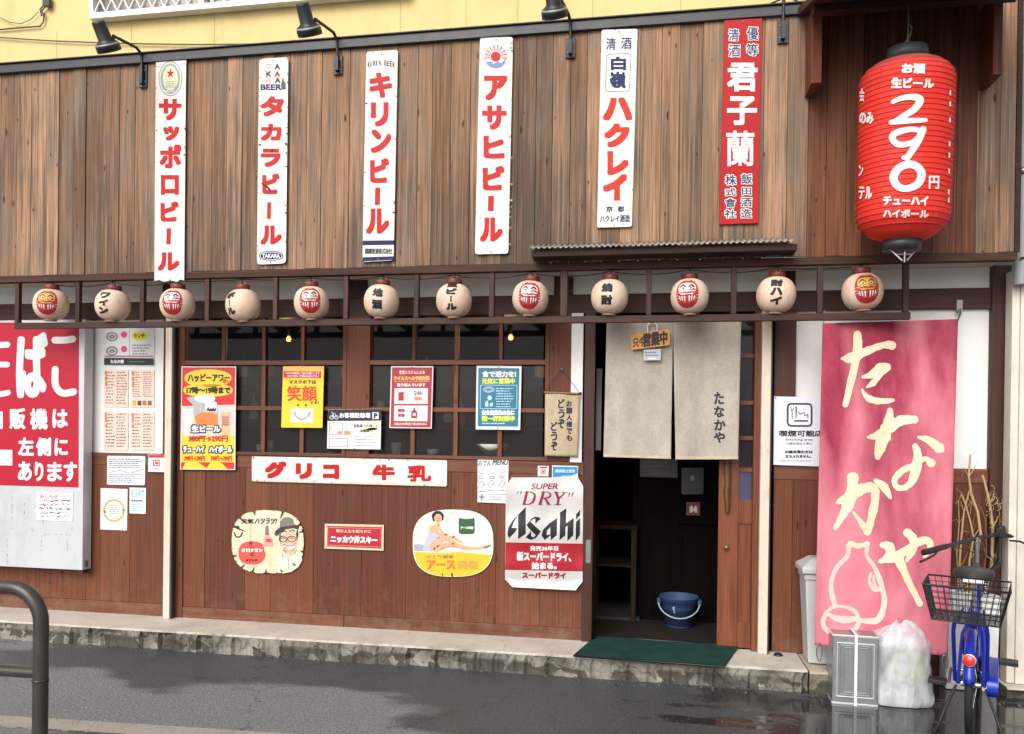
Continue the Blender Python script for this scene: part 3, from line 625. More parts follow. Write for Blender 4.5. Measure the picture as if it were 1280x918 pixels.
uw = mb.build("upper_window", BLD, .002); uw['_o'] = BLD['_o']; plabel(uw, "upstairs window behind a white diamond lattice grille")
mb = MB(); gx = wx0+fw; dxg = .098; zl0, zl1 = wz+.046, 5.9; H = zl1-zl0; run = H*0.52
i = -12
while gx+i*dxg < wx1:
    for sgn in (1, -1):
        a = gx+i*dxg; x0_, x1_ = (a, a+run) if sgn > 0 else (a+run, a)
        z0_, z1_ = zl0, zl1
        lo, hi = gx, wx1
        if x0_ != x1_:
            f = lambda xq: z0_+(xq-x0_)/(x1_-x0_)*(z1_-z0_)
            p, q = (x0_, z0_), (x1_, z1_)
            if max(x0_, x1_) < lo or min(x0_, x1_) > hi: continue
            if p[0] < lo: p = (lo, f(lo))
            if q[0] < lo: q = (lo, f(lo))
            if p[0] > hi: p = (hi, f(hi))
            if q[0] > hi: q = (hi, f(hi))
            yy = YU-.066+sgn*.004
            mb.tube([(p[0], yy, p[1]), (q[0], yy, q[1])], .0072, WHITEM, 6)
    i += 1
mb.build("lattice_grille", uw)
mb = MB(); mb.box((wx0+.01, YU-.005, wz+.02), (xs_[0], YU, 6.0), glass("curtained_glass", '#8d7f76', .1, 1)); mb.box((xs_[0], YU-.005, wz+.02), (wx1, YU, 6.0), UPANE); mb.build("pane", uw)
# ------------------------------------------------------------------ signs and papers
ENAM = mat("white_enamel", '#d9d6d0', 0.4, spec=.3, vary=0.04, scale=14, dirt='#b59a78', dirt_amt=0.22)
REDE = mat("red_enamel_paint", '#b8201e', 0.45, spec=.2, vary=0.1, scale=18)
REDB = mat("red_board_enamel", '#ad161b', 0.45, spec=.2, vary=0.06, scale=10, dirt='#8a1f1f', dirt_amt=0.3)
NAVY = mat("navy_enamel_paint", '#1d2154', 0.45, spec=.2, vary=0.12, scale=20)
PINKF = mat("faded_pink_print", '#e39a96', 0.4)
RUST = mat("rust_chip", '#4a2a1c', 0.85, vary=0.35, scale=60)
OCHRE = mat("ochre_rust_bloom", '#c09762', 0.7, vary=0.25, scale=40)
WHITEP = mat("white_print", '#dedcda', 0.5, vary=0.03)
def rounded(q, r, k=4):
    out = []; n = len(q)
    for i in range(n):
        p = Vector(q[i]); a = (Vector(q[i-1])-p); b = (Vector(q[(i+1) % n])-p)
        rr = min(r, a.length*.45, b.length*.45); A = p+a.normalized()*rr; B = p+b.normalized()*rr
        for j in range(k+1):
            t = j/k; out.append(tuple((1-t)**2*A+2*t*(1-t)*p+t*t*B))
    return out
class Item:
    """a flat thing fixed on a vertical plane Y; outline given in photo pixels"""
    def __init__(s, name, label, cat, outline, Y, th, m, edge=None, group=None, panel='panel', holes=()):
        s.Y = Y; s.o = outline
        c = sum((P(x, y, Y) for x, y in outline), Vector())/len(outline)
        s.root = thing(name, label, cat, c, group)
        mb = MB(); mb.pslab(outline, Y, th, m, .5, edge)
        for hx, hy in holes:
            p = P(hx, hy, Y); mb.lathe([(0, .0035), (.004, .003), (.0055, 0)], p, STEEL, 8, Matrix.Rotation(math.radians(90), 3, 'X'))
        s.panel = mb.build(panel, s.root)
        s.mb = None
    def part(s, name):
        if s.mb: s.mb.build(s.nm, s.root)
        s.nm = name; s.mb = MB() if name else None
        return Draw(s.mb, plane(s.Y)) if name else None
    def done(s): s.part(None); return s.root
def chips(d, outline, n, size, m=RUST, layer=6, seed=1, inset=0.0):
    R = random.Random(seed); N = len(outline); cx = sum(p[0] for p in outline)/N; cy = sum(p[1] for p in outline)/N
    L = [math.dist(outline[i], outline[(i+1) % N]) for i in range(N)]; T = sum(L)
    for _ in range(n):
        u = R.random()*T; i = 0
        while u > L[i]: u -= L[i]; i += 1
        t = u/L[i]; p = Vector(outline[i]).lerp(Vector(outline[(i+1) % N]), t); dn = (Vector((cx, p.y))-p) if abs(outline[i][0]-outline[(i+1) % N][0]) < abs(outline[i][1]-outline[(i+1) % N][1]) else (Vector((p.x, cy))-p)
        sz = size*R.uniform(.35, 1.0); p = p+dn.normalized()*(sz*.55+inset)
        k = 9; ax, ay = (sz*R.uniform(.6, 1.3), sz*R.uniform(.5, 1.0))
        d.poly([(p.x+ax*.55*math.cos(2*math.pi*j/k)*R.uniform(.55, 1.1), p.y+ay*.55*math.sin(2*math.pi*j/k)*R.uniform(.55, 1.1)) for j in range(k)], m, layer)
def vtext(d, items, m, layer=1, bold=1.0, k=8):
    for t, x0, y0, x1, y1 in items:
        if t == '|': d.poly([(x0, y0), (x1, y0), (x1-.6, y1), (x0-.6, y1)], m, layer)
        else: d.text(t, x0, y0, x1, y1, m, layer, bold, k=k)
YS = YC-0.022
GS = "tall enamel signs along the board fascia"
# 1
o = [(195, 69), (233, 68), (232.3, 110), (231.2, 240), (230.2, 351), (226, 349.5), (222, 352.5), (213.6, 351), (212.8, 348), (211.8, 351), (205, 352.5), (199, 350), (193, 351.5), (193.6, 240), (194.6, 110)]
s = Item("enamel_sign", "tall white enamel sign with a red star in an oval emblem, red katakana below", "sign", o, YS, 0.012, ENAM, RUST, GS, holes=((214, 72), (199, 84), (230, 80)))
d = s.part("emblem"); d.ell(213, 98.6, 15, 22, mat("grey_green_print", '#8f968a', .4), 1); d.ring(213, 98.6, 13.6, 20.4, 1.1, WHITEP, 2); d.ell(213, 98, 9.6, 15.4, mat("pale_gold_print", '#cfc9a4', .4), 3)
star = [(213+(5.4 if i % 2 == 0 else 2.2)*math.sin(i*math.pi/5), 92-(6.6 if i % 2 == 0 else 2.7)*math.cos(i*math.pi/5)) for i in range(10)]
d.poly(star, REDE, 4); d.lines(206.5, 101, 219.5, 110, 4, GREYINK, 4); d.lines(203, 112, 223, 116, 1, WHITEP, 4)
d = s.part("lettering"); vtext(d, [("サ", 198.5, 123.7, 226.8, 150.5), ("ッ", 204, 158, 224, 176), ("ポ", 199.5, 181, 226.5, 210.5), ("ロ", 201, 219, 223.6, 243.7), ("ビ", 200.5, 252, 223.4, 277.3), ("|", 208.4, 285.5, 213.9, 305.8), ("ル", 197, 315.6, 224.2, 338.6)], REDE, 1, 1.5)
d = s.part("rust_spots"); chips(d, o, 16, 2.6, seed=3); d.ell(232, 161, 1.8, 1.4, RUST, 6, 8, jit=.3); s.done()
# 2
q = [(324, 74), (360.5, 71.5), (357.3, 329.5), (321, 331)]; o = rounded(q, 5)
s = Item("enamel_sign", "white enamel sign with slanted red katakana and a navy oval badge at its foot", "sign", o, YS, 0.012, ENAM, RUST, GS, holes=((341, 76), (338, 328)))
d = s.part("lettering"); vtext(d, [("タ", 326, 120.5, 355, 145.6), ("カ", 326, 155, 352, 176), ("ラ", 326, 186, 350.8, 208.9), ("ビ", 327.6, 217, 349.4, 243), ("|", 334.2, 253, 339, 274), ("ル", 325.5, 282, 352.2, 306)], REDE, 1, 1.5)
for ch, x0, y0, m in (("T", 332.5, 80, PINKF), ("A", 343, 80, INK), ("K", 332.5, 89.2, INK), ("A", 343, 89.2, REDE), ("R", 332.5, 97, PINKF), ("A", 343.5, 97, INK)): d.text(ch, x0, y0, x0+7.3, y0+7.3, m, 1, .5, k=4)
d.text("BEER", 325.6, 105.5, 352, 113, NAVY, 1, .5, k=4)
d = s.part("emblem"); d.poly([(353, 97.5), (354.3, 97.5), (354.8, 101), (357, 104), (357, 112), (351.3, 112), (351.3, 105), (352.6, 101)], BLACK, 2)
d.ell(338.8, 320, 15, 6, NAVY, 1, 32, 2.6); d.ring(338.8, 320, 14, 5, .8, WHITEP, 2, 32, 2.6); d.text("TAKARA", 327.5, 317.3, 350, 322.8, WHITEP, 2, .3, k=4)
d = s.part("rust_spots"); chips(d, o, 22, 3.4, seed=9); chips(d, q[1:3], 8, 3, seed=4)
d.stroke([(327, 229), (331, 232), (336, 236), (339, 240)], [1.2, 2.2, 2.6, .8], RUST, 6); d.ell(340, 188.5, 2.2, 1.4, RUST, 6, 9, jit=.3); d.ell(337.5, 161.5, 1.6, 1.5, RUST, 6, 9, jit=.3); s.done()
# 3
q = [(457.8, 65), (497.4, 62.5), (492, 325.5), (453, 327.8)]; o = rounded(q, 4)
s = Item("enamel_sign", "white enamel sign with arched black Latin capitals, red katakana and a navy band", "sign", o, YS, 0.012, ENAM, RUST, GS, holes=((477, 68), (472.5, 324)))
d = s.part("lettering"); vtext(d, [("キ", 461.8, 91, 490, 122.5), ("リ", 463.5, 128, 485.8, 158.4), ("ン", 463.5, 162, 489, 191.5), ("ビ", 462.5, 198, 486.4, 229), ("|", 469, 234.6, 475.4, 256.6), ("ル", 457.6, 260.8, 486.6, 292.6)], REDE, 1, 1.7)
for i, ch in enumerate("KIRIN BEER"):
    if ch != ' ':
        x = 459.6+i*3.45; w = 3.0 if ch != 'I' else 1.3; yy = 76.3+((i-4.5)/4.5)**2*2.2-1; d.text(ch, x, yy, x+w, yy+7, INK, 1, .2, k=4)
d = s.part("band"); d.poly([(453.5, 301), (492.6, 300.6), (492.4, 306.3), (453.4, 306.8)], NAVY, 1); d.poly([(453.3, 321.8), (492.1, 320.6), (491.7, 325), (453.2, 327)], NAVY, 1)
d.text("麒麟麦酒株式会社", 456, 310.6, 490.4, 317.8, INK, 1, .3, k=4)
d = s.part("rust_spots"); chips(d, o, 14, 2.6, seed=21); s.done()
# 4
q = [(600, 47.3), (641.3, 46.3), (635.4, 317.2), (593.6, 318.2)]; o = rounded(q, 4)
s = Item("enamel_sign", "white enamel sign with a rising sun and waves emblem, rusty along its right edge", "sign", o, YS, 0.012, ENAM, RUST, GS, holes=((620, 50), (614, 315)))
d = s.part("emblem"); d.ell(619.7, 71, 6.2, 6.2, REDE, 2)
for i in range(19):
    a = math.radians(-100+i*200/18)-math.pi/2; d.stroke([(619.7+7.6*math.cos(a), 71+7.6*math.sin(a)), (619.7+14*math.cos(a), 71+14*math.sin(a))], [.9, 1.5], PINKF if i % 2 else REDE, 1, smooth=False)
BLUEP = mat("blue_wave_print", '#4b5fa8', .35)
d.poly([(606.5, 73), (609, 78), (613, 76.5), (617, 80), (622, 77.5), (627, 79), (632.5, 72.5), (631, 79.5), (626, 84), (619.7, 85.3), (613, 84), (608.5, 80)], BLUEP, 3)
d = s.part("lettering"); vtext(d, [("ア", 605, 94.6, 634.4, 125.6), ("サ", 602.5, 132, 633.2, 162.5), ("ヒ", 604.2, 170, 630.7, 198.5), ("ビ", 603.3, 207.6, 630.6, 238.4), ("|", 610.3, 245, 617.6, 264.2), ("ル", 600, 272, 628.2, 302.4)], REDE, 1, 1.8)
d = s.part("rust_spots"); chips(d, [q[1], q[2]], 16, 4.2, OCHRE, 6, 5); chips(d, [(639, 215), (636, 316)], 14, 2.2, RUST, 7, 6); chips(d, o, 8, 2, seed=2); s.done()
# 5
q = [(752, 37.5), (797, 36.2), (789.8, 283.6), (746.2, 284.8)]; o = rounded(q, 3)
s = Item("enamel_sign", "white enamel sign with a boxed navy kanji pair above four big red katakana", "sign", o, YS, 0.012, ENAM, RUST, GS, holes=((774, 40), (768, 282)))
d = s.part("lettering"); d.text("清", 757.6, 47.6, 769.8, 62.5, NAVY, 1, .25, k=4); d.text("酒", 776.5, 46.8, 789.6, 61.6, NAVY, 1, .25, k=4)
vtext(d, [("白", 763.5, 71, 782.6, 88), ("嶺", 762, 90, 782.4, 110.5)], NAVY, 1, .9)
vtext(d, [("ハ", 753.7, 122, 790.3, 150.7), ("ク", 755.3, 154.6, 787, 184.6), ("レ", 759, 189, 785.6, 219.2), ("イ", 753.7, 217.7, 783.8, 251)], mat("orange_red_enamel", '#c22f1e', .45, spec=.2, vary=.08, scale=18), 1, 2.1)
d.text("京", 757.6, 258, 765.8, 265.2, NAVY, 1, .3, k=4); d.text("都", 772, 258, 780.2, 265.2, NAVY, 1, .3, k=4); d.text("ハクレイ酒造", 750, 269, 787.5, 278, NAVY, 1, .3, k=4, sl=-.02)
d = s.part("border"); d.stroke(rounded([(758.2, 68), (789, 67.2), (786.6, 114), (757, 114.8)], 4), .6, NAVY, 1, closed=True, smooth=False)
d = s.part("rust_spots"); chips(d, o, 9, 1.8, seed=33); s.done()
# 6
q = [(905.5, 25.7), (952.6, 23), (947.6, 279), (899, 280.8)]
s = Item("enamel_sign", "red enamel sign with three large white kanji and small outlined kanji, rightmost on the fascia", "sign", q, YS, 0.012, REDB, RUST, GS, holes=((929, 27), (923, 277)))
d = s.part("lettering"); vtext(d, [("君", 909, 78.6, 947, 114.5), ("子", 908.8, 120.5, 946.3, 156.6)], WHITEP, 1, 1.4); vtext(d, [("蘭", 907.8, 163.6, 943, 208)], WHITEP, 1, .75)
sm = [("清", 910, 35.5, 924.3, 52), ("酒", 910, 55, 926, 72), ("優", 933, 33, 948.6, 51), ("等", 932, 54, 948.6, 70.7), ("飯", 925.8, 216.5, 941, 231), ("田", 926.5, 234, 940, 244.6), ("酒", 925.5, 246.2, 940.6, 259.5), ("造", 925.3, 260.5, 940.5, 273.4), ("株", 905.8, 218, 921, 232.4), ("式", 905.8, 234.6, 920.5, 245.8), ("會", 905.3, 247.3, 920.8, 260), ("社", 905, 261.3, 920.6, 273.4)]
vtext(d, sm, WHITEP, 1, 1.3, 6); vtext(d, [(t, a+.8, b+.8, c-.8, e-.8) for t, a, b, c, e in sm], NAVY, 3, .25, 4); s.done()
# ---- horizontal milk sign
YW = -0.014
q = [(314.7, 570.6), (558.9, 575.6), (558.6, 608.4), (314.9, 601.8)]; o = rounded(q, 2)
s = Item("enamel_sign", "long white enamel sign with five widely spaced red characters, under the windows", "sign", o, YW, 0.012, ENAM, RUST, holes=((393, 573.6), (316.5, 573), (475, 576), (393, 602)))
d = s.part("lettering"); vtext(d, [("グ", 331, 577, 358, 598.2), ("リ", 369.5, 579.2, 390, 599), ("コ", 403.6, 581, 424, 599)], REDE, 1, 1.9); vtext(d, [("牛", 465.8, 581, 493.5, 600.4)], REDE, 1, 1.5); vtext(d, [("乳", 509.2, 581.8, 539, 602.4)], REDE, 1, 1.05)
d.ell(444, 586, 3.6, 4.6, mat("ghost_pink_print", '#ecd0cc', .4), 1, 14, jit=.15)
d = s.part("band"); d.poly([(316, 599.6), (557.5, 606.4), (557.5, 607.4), (316, 600.6)], mat("pale_gold_line", '#c9bd9a', .4), 1)
d = s.part("rust_spots"); chips(d, o, 20, 2, seed=8); s.done()
# ---- red whisky plate
q = [(406, 654.9), (479.8, 656.4), (479.3, 688.6), (405.6, 685.9)]
CREAME = mat("cream_enamel", '#dfc6ac', .35, vary=.08, scale=25, dirt='#a0714f', dirt_amt=.5)
s = Item("enamel_sign", "small red enamel plate with a cream border and white characters, between the two oval signs", "sign", q, YW, 0.01, CREAME, RUST, holes=((408.5, 657.5), (477, 658.5), (408, 683.5), (477, 686)))
d = s.part("field"); d.poly([(409.3, 657.6), (477, 659), (476.6, 685.9), (409, 683.3)], mat("deep_red_enamel", '#b02230', .3, vary=.08, scale=15), 1); d.stroke([(411, 659.6), (475.3, 660.8), (475, 684), (410.8, 681.6)], .4, CREAME, 2, closed=True, smooth=False)
d = s.part("lettering"); d.text("ニッカウ井スキー", 413, 669.9, 472, 679.4, WHITEP, 3, .55, sl=.03); d.text("飲む人生を朗らかに", 420, 662, 464, 666.3, CREAME, 3, .15, k=4, sl=.02); s.done()
# ---- cracked oval sign: laughing man in a hat and glasses
R = random.Random(4); o = []
CRK = {62: 4.5, 56: 6.2, 80: 4, 30: 2.6, 12: 2.4, 20: 2, 3: 1.6, 92: 2.6, 96: 2.2, 44: 2, 36: 2.4, 70: 2.2, 25: 2.3}
for i in range(100):
    a = 2*math.pi*i/100+.02; ca, sa = math.cos(a), math.sin(a); e = 2/2.7; dd = CRK.get(i, R.uniform(0, .7))
    o.append((334.6+(45.2-dd)*math.copysign(abs(ca)**e, ca), 677.6+(40.0-dd)*math.copysign(abs(sa)**e, sa)))
IVORY = mat("ivory_enamel", '#d8cfb2', .35, vary=.07, scale=18, dirt='#cda46c', dirt_amt=.5)
SKIN = mat("printed_skin", '#ddb59c', .4, vary=.06); GREYP = mat("grey_halftone_print", '#77736c', .5, vary=.3, scale=60); DKGREY = mat("dark_halftone_print", '#3a3835', .5, vary=.2)
s = Item("oval_sign", "cracked ivory oval sign with a printed man in a hat and round glasses", "sign", o, YW, 0.008, IVORY, RUST)
d = s.part("portrait")
d.poly([(347, 718-2), (346.5, 700), (350, 692), (357, 690), (364, 695), (371, 690), (376, 694), (378, 700), (373, 709), (364, 715), (355, 717)], mat("white_coat_print", '#ddd8c2', .4), 1)
d.ell(361.2, 677, 11.2, 14.5, SKIN, 2, 26); d.poly([(354, 686), (368, 686), (369, 692), (362, 696), (355.5, 692)], SKIN, 2)
d.poly([(348.5, 668), (350.6, 660), (351.6, 672), (350.5, 682)], GREYP, 3); d.poly([(371.5, 660), (373, 668), (371, 678), (370, 668)], DKGREY, 3)
d.poly([(343, 668.5), (344, 664), (349, 660), (358, 658), (368, 656), (374, 657.5), (373, 662), (366, 660.5), (357, 662), (349.5, 667), (346, 670.5)], DKGREY, 4); d.poly([(349.5, 661), (350, 652), (354, 647.5), (361, 646.5), (366, 649), (368, 656.5), (358, 658.5)], GREYP, 4)
for ex in (353.6, 364.6): d.ring(ex, 674, 5.3, 4, .9, INK, 4, 18)
d.stroke([(358.6, 673), (360, 672.6)], .8, INK, 4, smooth=False); d.stroke([(352, 665.5), (355.5, 664), (358, 665.5)], 1.1, INK, 4); d.stroke([(362, 664.5), (366, 662.6), (368.5, 665)], 1.1, INK, 4)
for ex in (354, 364.5): d.stroke([(ex-2.4, 673.4), (ex, 672.3), (ex+2.4, 673.4)], .8, INK, 5)
d.stroke([(359, 674), (358, 678), (360.5, 679.3)], .7, GREYP, 4); d.poly([(354.5, 681), (359, 683), (365, 682.4), (369, 679.5), (367, 685.5), (361.5, 687.5), (357, 685.5)], WHITEP, 4); d.stroke([(354, 680.6), (359, 682.8), (365, 682.2), (369.4, 679)], .8, DKGREY, 5); d.ell(357, 684.8, .8, .8, INK, 5, 8)
d.stroke([(360, 697), (360.5, 708), (361.5, 713)], .6, GREYP, 3); d.stroke([(352.5, 693), (354, 697)], 1.1, GREYP, 3); d.stroke([(371, 688), (367, 693)], .8, GREYP, 3)
d.poly([(332, 657.5), (335.5, 657.5), (336.5, 669), (331, 669)], GREYP, 2); d.poly([(331, 669), (336.5, 669), (341, 675), (341.5, 684), (328.5, 684), (329.5, 674)], mat("pale_rose_print", '#dc9d96', .4), 2); d.poly([(330, 684), (341, 684), (340, 690), (331, 690)], mat("amber_print", '#e2d3a8', .4), 2); d.text("ORO", 332, 673.6, 339.5, 677.8, REDE, 3, .25, k=4)
d.ell(297, 659.5, 2.3, 2.3, INK, 2, 12); d.stroke([(293, 666), (295, 671), (300, 671), (303, 666)], 1.6, INK, 2); d.lines(296, 675, 302, 676.4, 1, REDE, 2)
d = s.part("lettering"); d.text("元気", 301.5, 648.6, 317, 655, INK, 2, .4, k=4); d.text("ハツラツ!", 318.5, 648, 346, 655.3, INK, 2, .35, k=4, shear=.2)
d.ell(315, 691.5, 17, 14.6, mat("faded_red_disc", '#cf5546', .35, vary=.12, scale=30), 1, 30, 2.5); d.text("オロナミン", 302, 685.6, 328.4, 690.4, WHITEP, 2, .45, k=6); d.text("C", 313, 691, 317.6, 695.5, INK, 2, .4, k=4); d.text("ドリンク", 307.5, 698.6, 321.5, 702.6, INK, 2, .4, k=4); d.lines(307.5, 708, 321.5, 710, 1, GREYINK, 2)
d = s.part("rust_spots")
for i, dd in CRK.items():
    p = Vector(o[i]); c = Vector((334.6, 677.6)); dr_ = (c-p).normalized(); d.stroke([tuple(p-dr_*.4), tuple(p+dr_*dd*.8), tuple(p+dr_*dd*1.5)], [2.2, 1.3, .5], RUST, 7)
d.poly([(312, 651), (314, 651), (316, 690), (311, 690)], mat("rust_streak", '#d9bd92', .6), 1); chips(d, o, 24, 2.2, seed=44); s.done()
# ---- second oval sign: seated woman
o = []
for i in range(64):
    a = 2*math.pi*i/64; ca, sa = math.cos(a), math.sin(a); e = 2/2.75; o.append((566.3+50.4*math.copysign(abs(ca)**e, ca), 679.2+42.0*math.copysign(abs(sa)**e, sa)))
s = Item("oval_sign", "white and yellow oval sign with a seated woman and a green tin", "sign", o, YW, 0.008, mat("warm_white_enamel", '#eae2d0', .3, vary=.05, scale=14), RUST, holes=((566, 640.5), (589.8, 642.5)))
YEL = mat("yellow_enamel", '#e9b92e', .35, vary=.08, scale=20)
low = [p for p in o if p[1] > 690]; low.sort(key=lambda p: math.atan2(p[1]-690, p[0]-566.3))
d = s.part("field"); d.poly([(x-(x-566.3)*.02, y-.6) for x, y in low]+[(519, 690), (545, 691.5), (575, 690), (612, 694)], YEL, 1)
d = s.part("portrait"); HAIR = mat("printed_dark_hair", '#2c201c', .4); SWIM = mat("printed_pale_swimsuit", '#b9bcc4', .4, vary=.2, scale=50); SK2 = mat("printed_warm_skin", '#dba887', .4, vary=.08, scale=40); SK3 = mat("printed_skin_outline", '#b87d5c', .4)
d.poly([(517, 681), (524, 680), (532, 683), (534, 689), (518, 689)], mat("grey_blue_print", '#9aa5ad', .4), 1)
d.ell(547.2, 645.5, 7.6, 6.8, HAIR, 2, 20); d.poly([(539.8, 644), (542.4, 644), (543.4, 652), (541, 651.5)], HAIR, 2); d.poly([(552.6, 644), (555, 644), (554, 651), (552.2, 651)], HAIR, 2)
d.ell(547.6, 648, 4.9, 5.4, SK2, 3, 18); d.rect(545.6, 652, 549.4, 657, SK2, 2)
d.poly([(545, 655.5), (550, 655.5), (549, 663), (546, 668), (536.5, 664), (537, 659)], SK2, 2)
d.stroke([(539, 660), (547, 666.5), (557, 671.5), (567, 672)], [5, 4.4, 3.8, 3], SK2, 4); d.stroke([(549, 659), (552, 665), (560, 669)], [3, 3, 2.6], SK2, 3)
d.poly([(535, 664), (546, 667), (550, 672), (543, 676), (541, 684), (540, 689.5), (528, 688.5), (531, 677)], SWIM, 3)
d.stroke([(541, 684), (550, 676), (557, 671), (562, 676), (570, 680.5)], [9, 8.6, 6.2, 6, 5], SK2, 3); d.stroke([(545, 687), (558, 682), (570, 682), (585, 685.5), (600, 685.5), (606, 683.5)], [7, 6.4, 5.6, 4.6, 3.4, 2.6], SK2, 3)
d.stroke([(566, 671), (572, 675.5), (578, 679)], [4, 3.4, 2.2], SK2, 4); d.stroke([(553, 687), (560, 683), (570, 684), (580, 687.5)], .7, SK3, 5); d.stroke([(550, 688), (556, 681), (557, 675)], .6, SK3, 5)
d.poly([(604, 684), (610, 681.5), (614, 681), (613.6, 683), (607, 686.2)], GREYP, 4); d.stroke([(545.2, 647.8), (546.6, 647.6)], .6, INK, 5, smooth=False); d.stroke([(549, 647.8), (550.4, 647.6)], .6, INK, 5, smooth=False); d.stroke([(546.6, 651), (547.8, 651.5), (549, 651)], .7, REDE, 5)
GRN = mat("printed_green_tin", '#2f5a3a', .35, vary=.12, scale=30)
d.poly(rounded([(573.3, 646.5), (593.4, 646.5), (593.4, 668), (573.3, 668)], 4), GRN, 2); d.ell(583.4, 647.4, 8.4, 1.6, mat("printed_tin_lid", '#c9d4c0', .35), 3); d.text("アース渦巻", 575.5, 658, 592, 661.8, WHITEP, 3, .35, k=4)
d = s.part("lettering"); ORG = mat("faded_orange_print", '#dc7a34', .4, vary=.12, scale=40)
d.text("かとり線香", 533, 693.8, 567, 698.6, mat("olive_print", '#8b7a3a', .4), 3, .15, k=4); d.text("アース", 533, 700.3, 569.5, 712.5, ORG, 3, .9); d.text("渦巻", 571.5, 701.3, 598, 712, mat("paler_orange_print", '#e0983e', .4), 3, .7)
d = s.part("rust_spots"); d.stroke([(564.5, 717), (565.5, 720.4)], 1.8, RUST, 5, smooth=False); d.stroke([(552.6, 717.5), (553, 719.8)], 1.2, RUST, 5, smooth=False); s.done()
# ---- window notices
YN = -0.026
PRED = mat("poster_red", '#c6242c', .45, vary=.06); PYEL = mat("poster_yellow", '#efc62c', .45, vary=.06); ORGB = mat("poster_orange", '#de7a3a', .45, vary=.15, scale=40)
q = [(227, 458.3), (295, 458.3), (294, 587.7), (225.2, 587)]
s = Item("happy_hour_poster", "tall red and yellow poster with beer mugs, beside the left cream pole", "poster", q, YN, 0.004, WHITEP)
d = s.part("background"); d.poly([(228, 459.3), (294, 459.3), (293.6, 506), (227, 508)], PRED, 1); d.poly([(226.8, 545), (293.2, 545), (293, 578), (226.2, 578)], PYEL, 1); d.poly([(226.2, 578), (293, 578), (292.9, 586.5), (226.1, 586)], PRED, 1); d.poly([(232, 578), (240, 573), (248, 578), (258, 585.5), (268, 572), (276, 578), (284, 586), (228, 586)], PYEL, 2)
d.poly([(226.8, 508), (293.6, 506), (293.3, 545), (226.7, 545)], mat("poster_mist", '#c9c4bd', .5, vary=.2, scale=30), 1)
d = s.part("beer_mugs"); d.poly([(233, 498), (240, 496), (256, 494), (266, 498), (272, 506), (272.5, 531), (244, 531), (241, 506)], mat("poster_glass_grey", '#a9a9a8', .4, vary=.15, scale=40), 2); d.poly([(243, 520), (252, 516), (262, 515), (272, 519), (272, 532), (246, 532)], ORGB, 3); d.ell(256, 498.5, 13, 5, mat("poster_foam", '#e8e4dc', .5), 3); d.rect(256.5, 503, 271, 515.5, mat("poster_label", '#d6d3cf', .4), 4); d.text("Asahi", 258, 509.5, 270, 514.5, INK, 5, .4, k=4, shear=.15)
d.poly([(228, 512), (240, 510), (241, 545), (231, 545)], mat("poster_glass_pale", '#d4d3cd', .4, vary=.1), 2); d.poly([(276, 516), (288, 515), (288, 545), (277, 545)], mat("poster_amber", '#e3ae82', .4, vary=.15, scale=30), 2); d.rect(277, 520, 286.5, 533, mat("poster_brownlabel", '#b08b7c', .4), 3); d.lines(278, 521, 286, 532, 4, PRED, 4)
d = s.part("lettering"); d.ell(260, 473, 29.5, 11, PYEL, 2, 30, 2.2); d.ell(260, 488, 31, 8, PYEL, 2, 30, 2.4)
d.text("ハッピーアワー", 233.5, 466.5, 288, 478.5, PYEL, 3, 1.6); d.text("ハッピーアワー", 234.4, 467.4, 287.2, 477.6, INK, 5, .45, k=6); d.text("17時〜19時まで", 233, 483.4, 288, 492.4, INK, 5, .45, k=6)
d.text("早い!", 278, 474, 290, 480, PRED, 6, .2, k=4); d.text("生ビール", 238, 530.4, 277, 542, INK, 5, 1.4); d.text("生ビール", 239.4, 531.8, 275.6, 540.6, WHITEP, 7, .55)
d.text("380円→290円", 235.5, 544.6, 284.8, 552.6, PRED, 5, .35, k=6); d.stroke([(236, 549), (258, 546)], .6, INK, 6, smooth=False)
d.text("チューハイ", 227.5, 556, 257, 567.6, INK, 5, 1.4); d.text("チューハイ", 228.9, 557.4, 255.6, 566.2, WHITEP, 7, .5); d.text("ハイボール", 260, 556, 291.6, 567.6, INK, 5, 1.4); d.text("ハイボール", 261.4, 557.4, 290.2, 566.2, WHITEP, 7, .5)
d.text("390円→290円", 230, 569.8, 256, 576.6, PRED, 5, .25, k=4); d.text("390円→290円", 263, 569.8, 290, 576.6, PRED, 5, .25, k=4); s.done()
q = [(353.9, 458), (405, 458), (403, 535), (351.5, 534.6)]
s = Item("smile_poster", "yellow poster with a smiling face drawn on a white mask, on the first window", "poster", q, YN, 0.004, PYEL, holes=((378, 459.5), (402, 460)))
d = s.part("header"); d.poly([(354.6, 458.6), (404.3, 458.6), (404.2, 463.5), (354.5, 463.5)], mat("poster_gold", '#d9b85a', .45), 1); d.poly([(354.4, 464), (401.4, 464.6), (401.2, 473), (354.2, 472.4)], PRED, 1); d.text("マスクの着用にご協力お願いします", 357, 465.2, 399.5, 468.2, WHITEP, 2, .1, k=4, sl=.01); d.text("マスクを外して会話はお控え下さい", 359, 469, 398.5, 471.8, WHITEP, 2, .1, k=4, sl=.01)
d = s.part("lettering"); d.text("マスクの下は", 361, 475.2, 395.4, 480.4, INK, 1, .3, k=4); d.text("笑顔", 358.7, 482.7, 396.3, 501.8, mat("poster_scarlet", '#cf3d18', .45), 1, .5, shear=-.06); d.text("です!", 387, 501.6, 398.5, 506, INK, 1, .25, k=4)
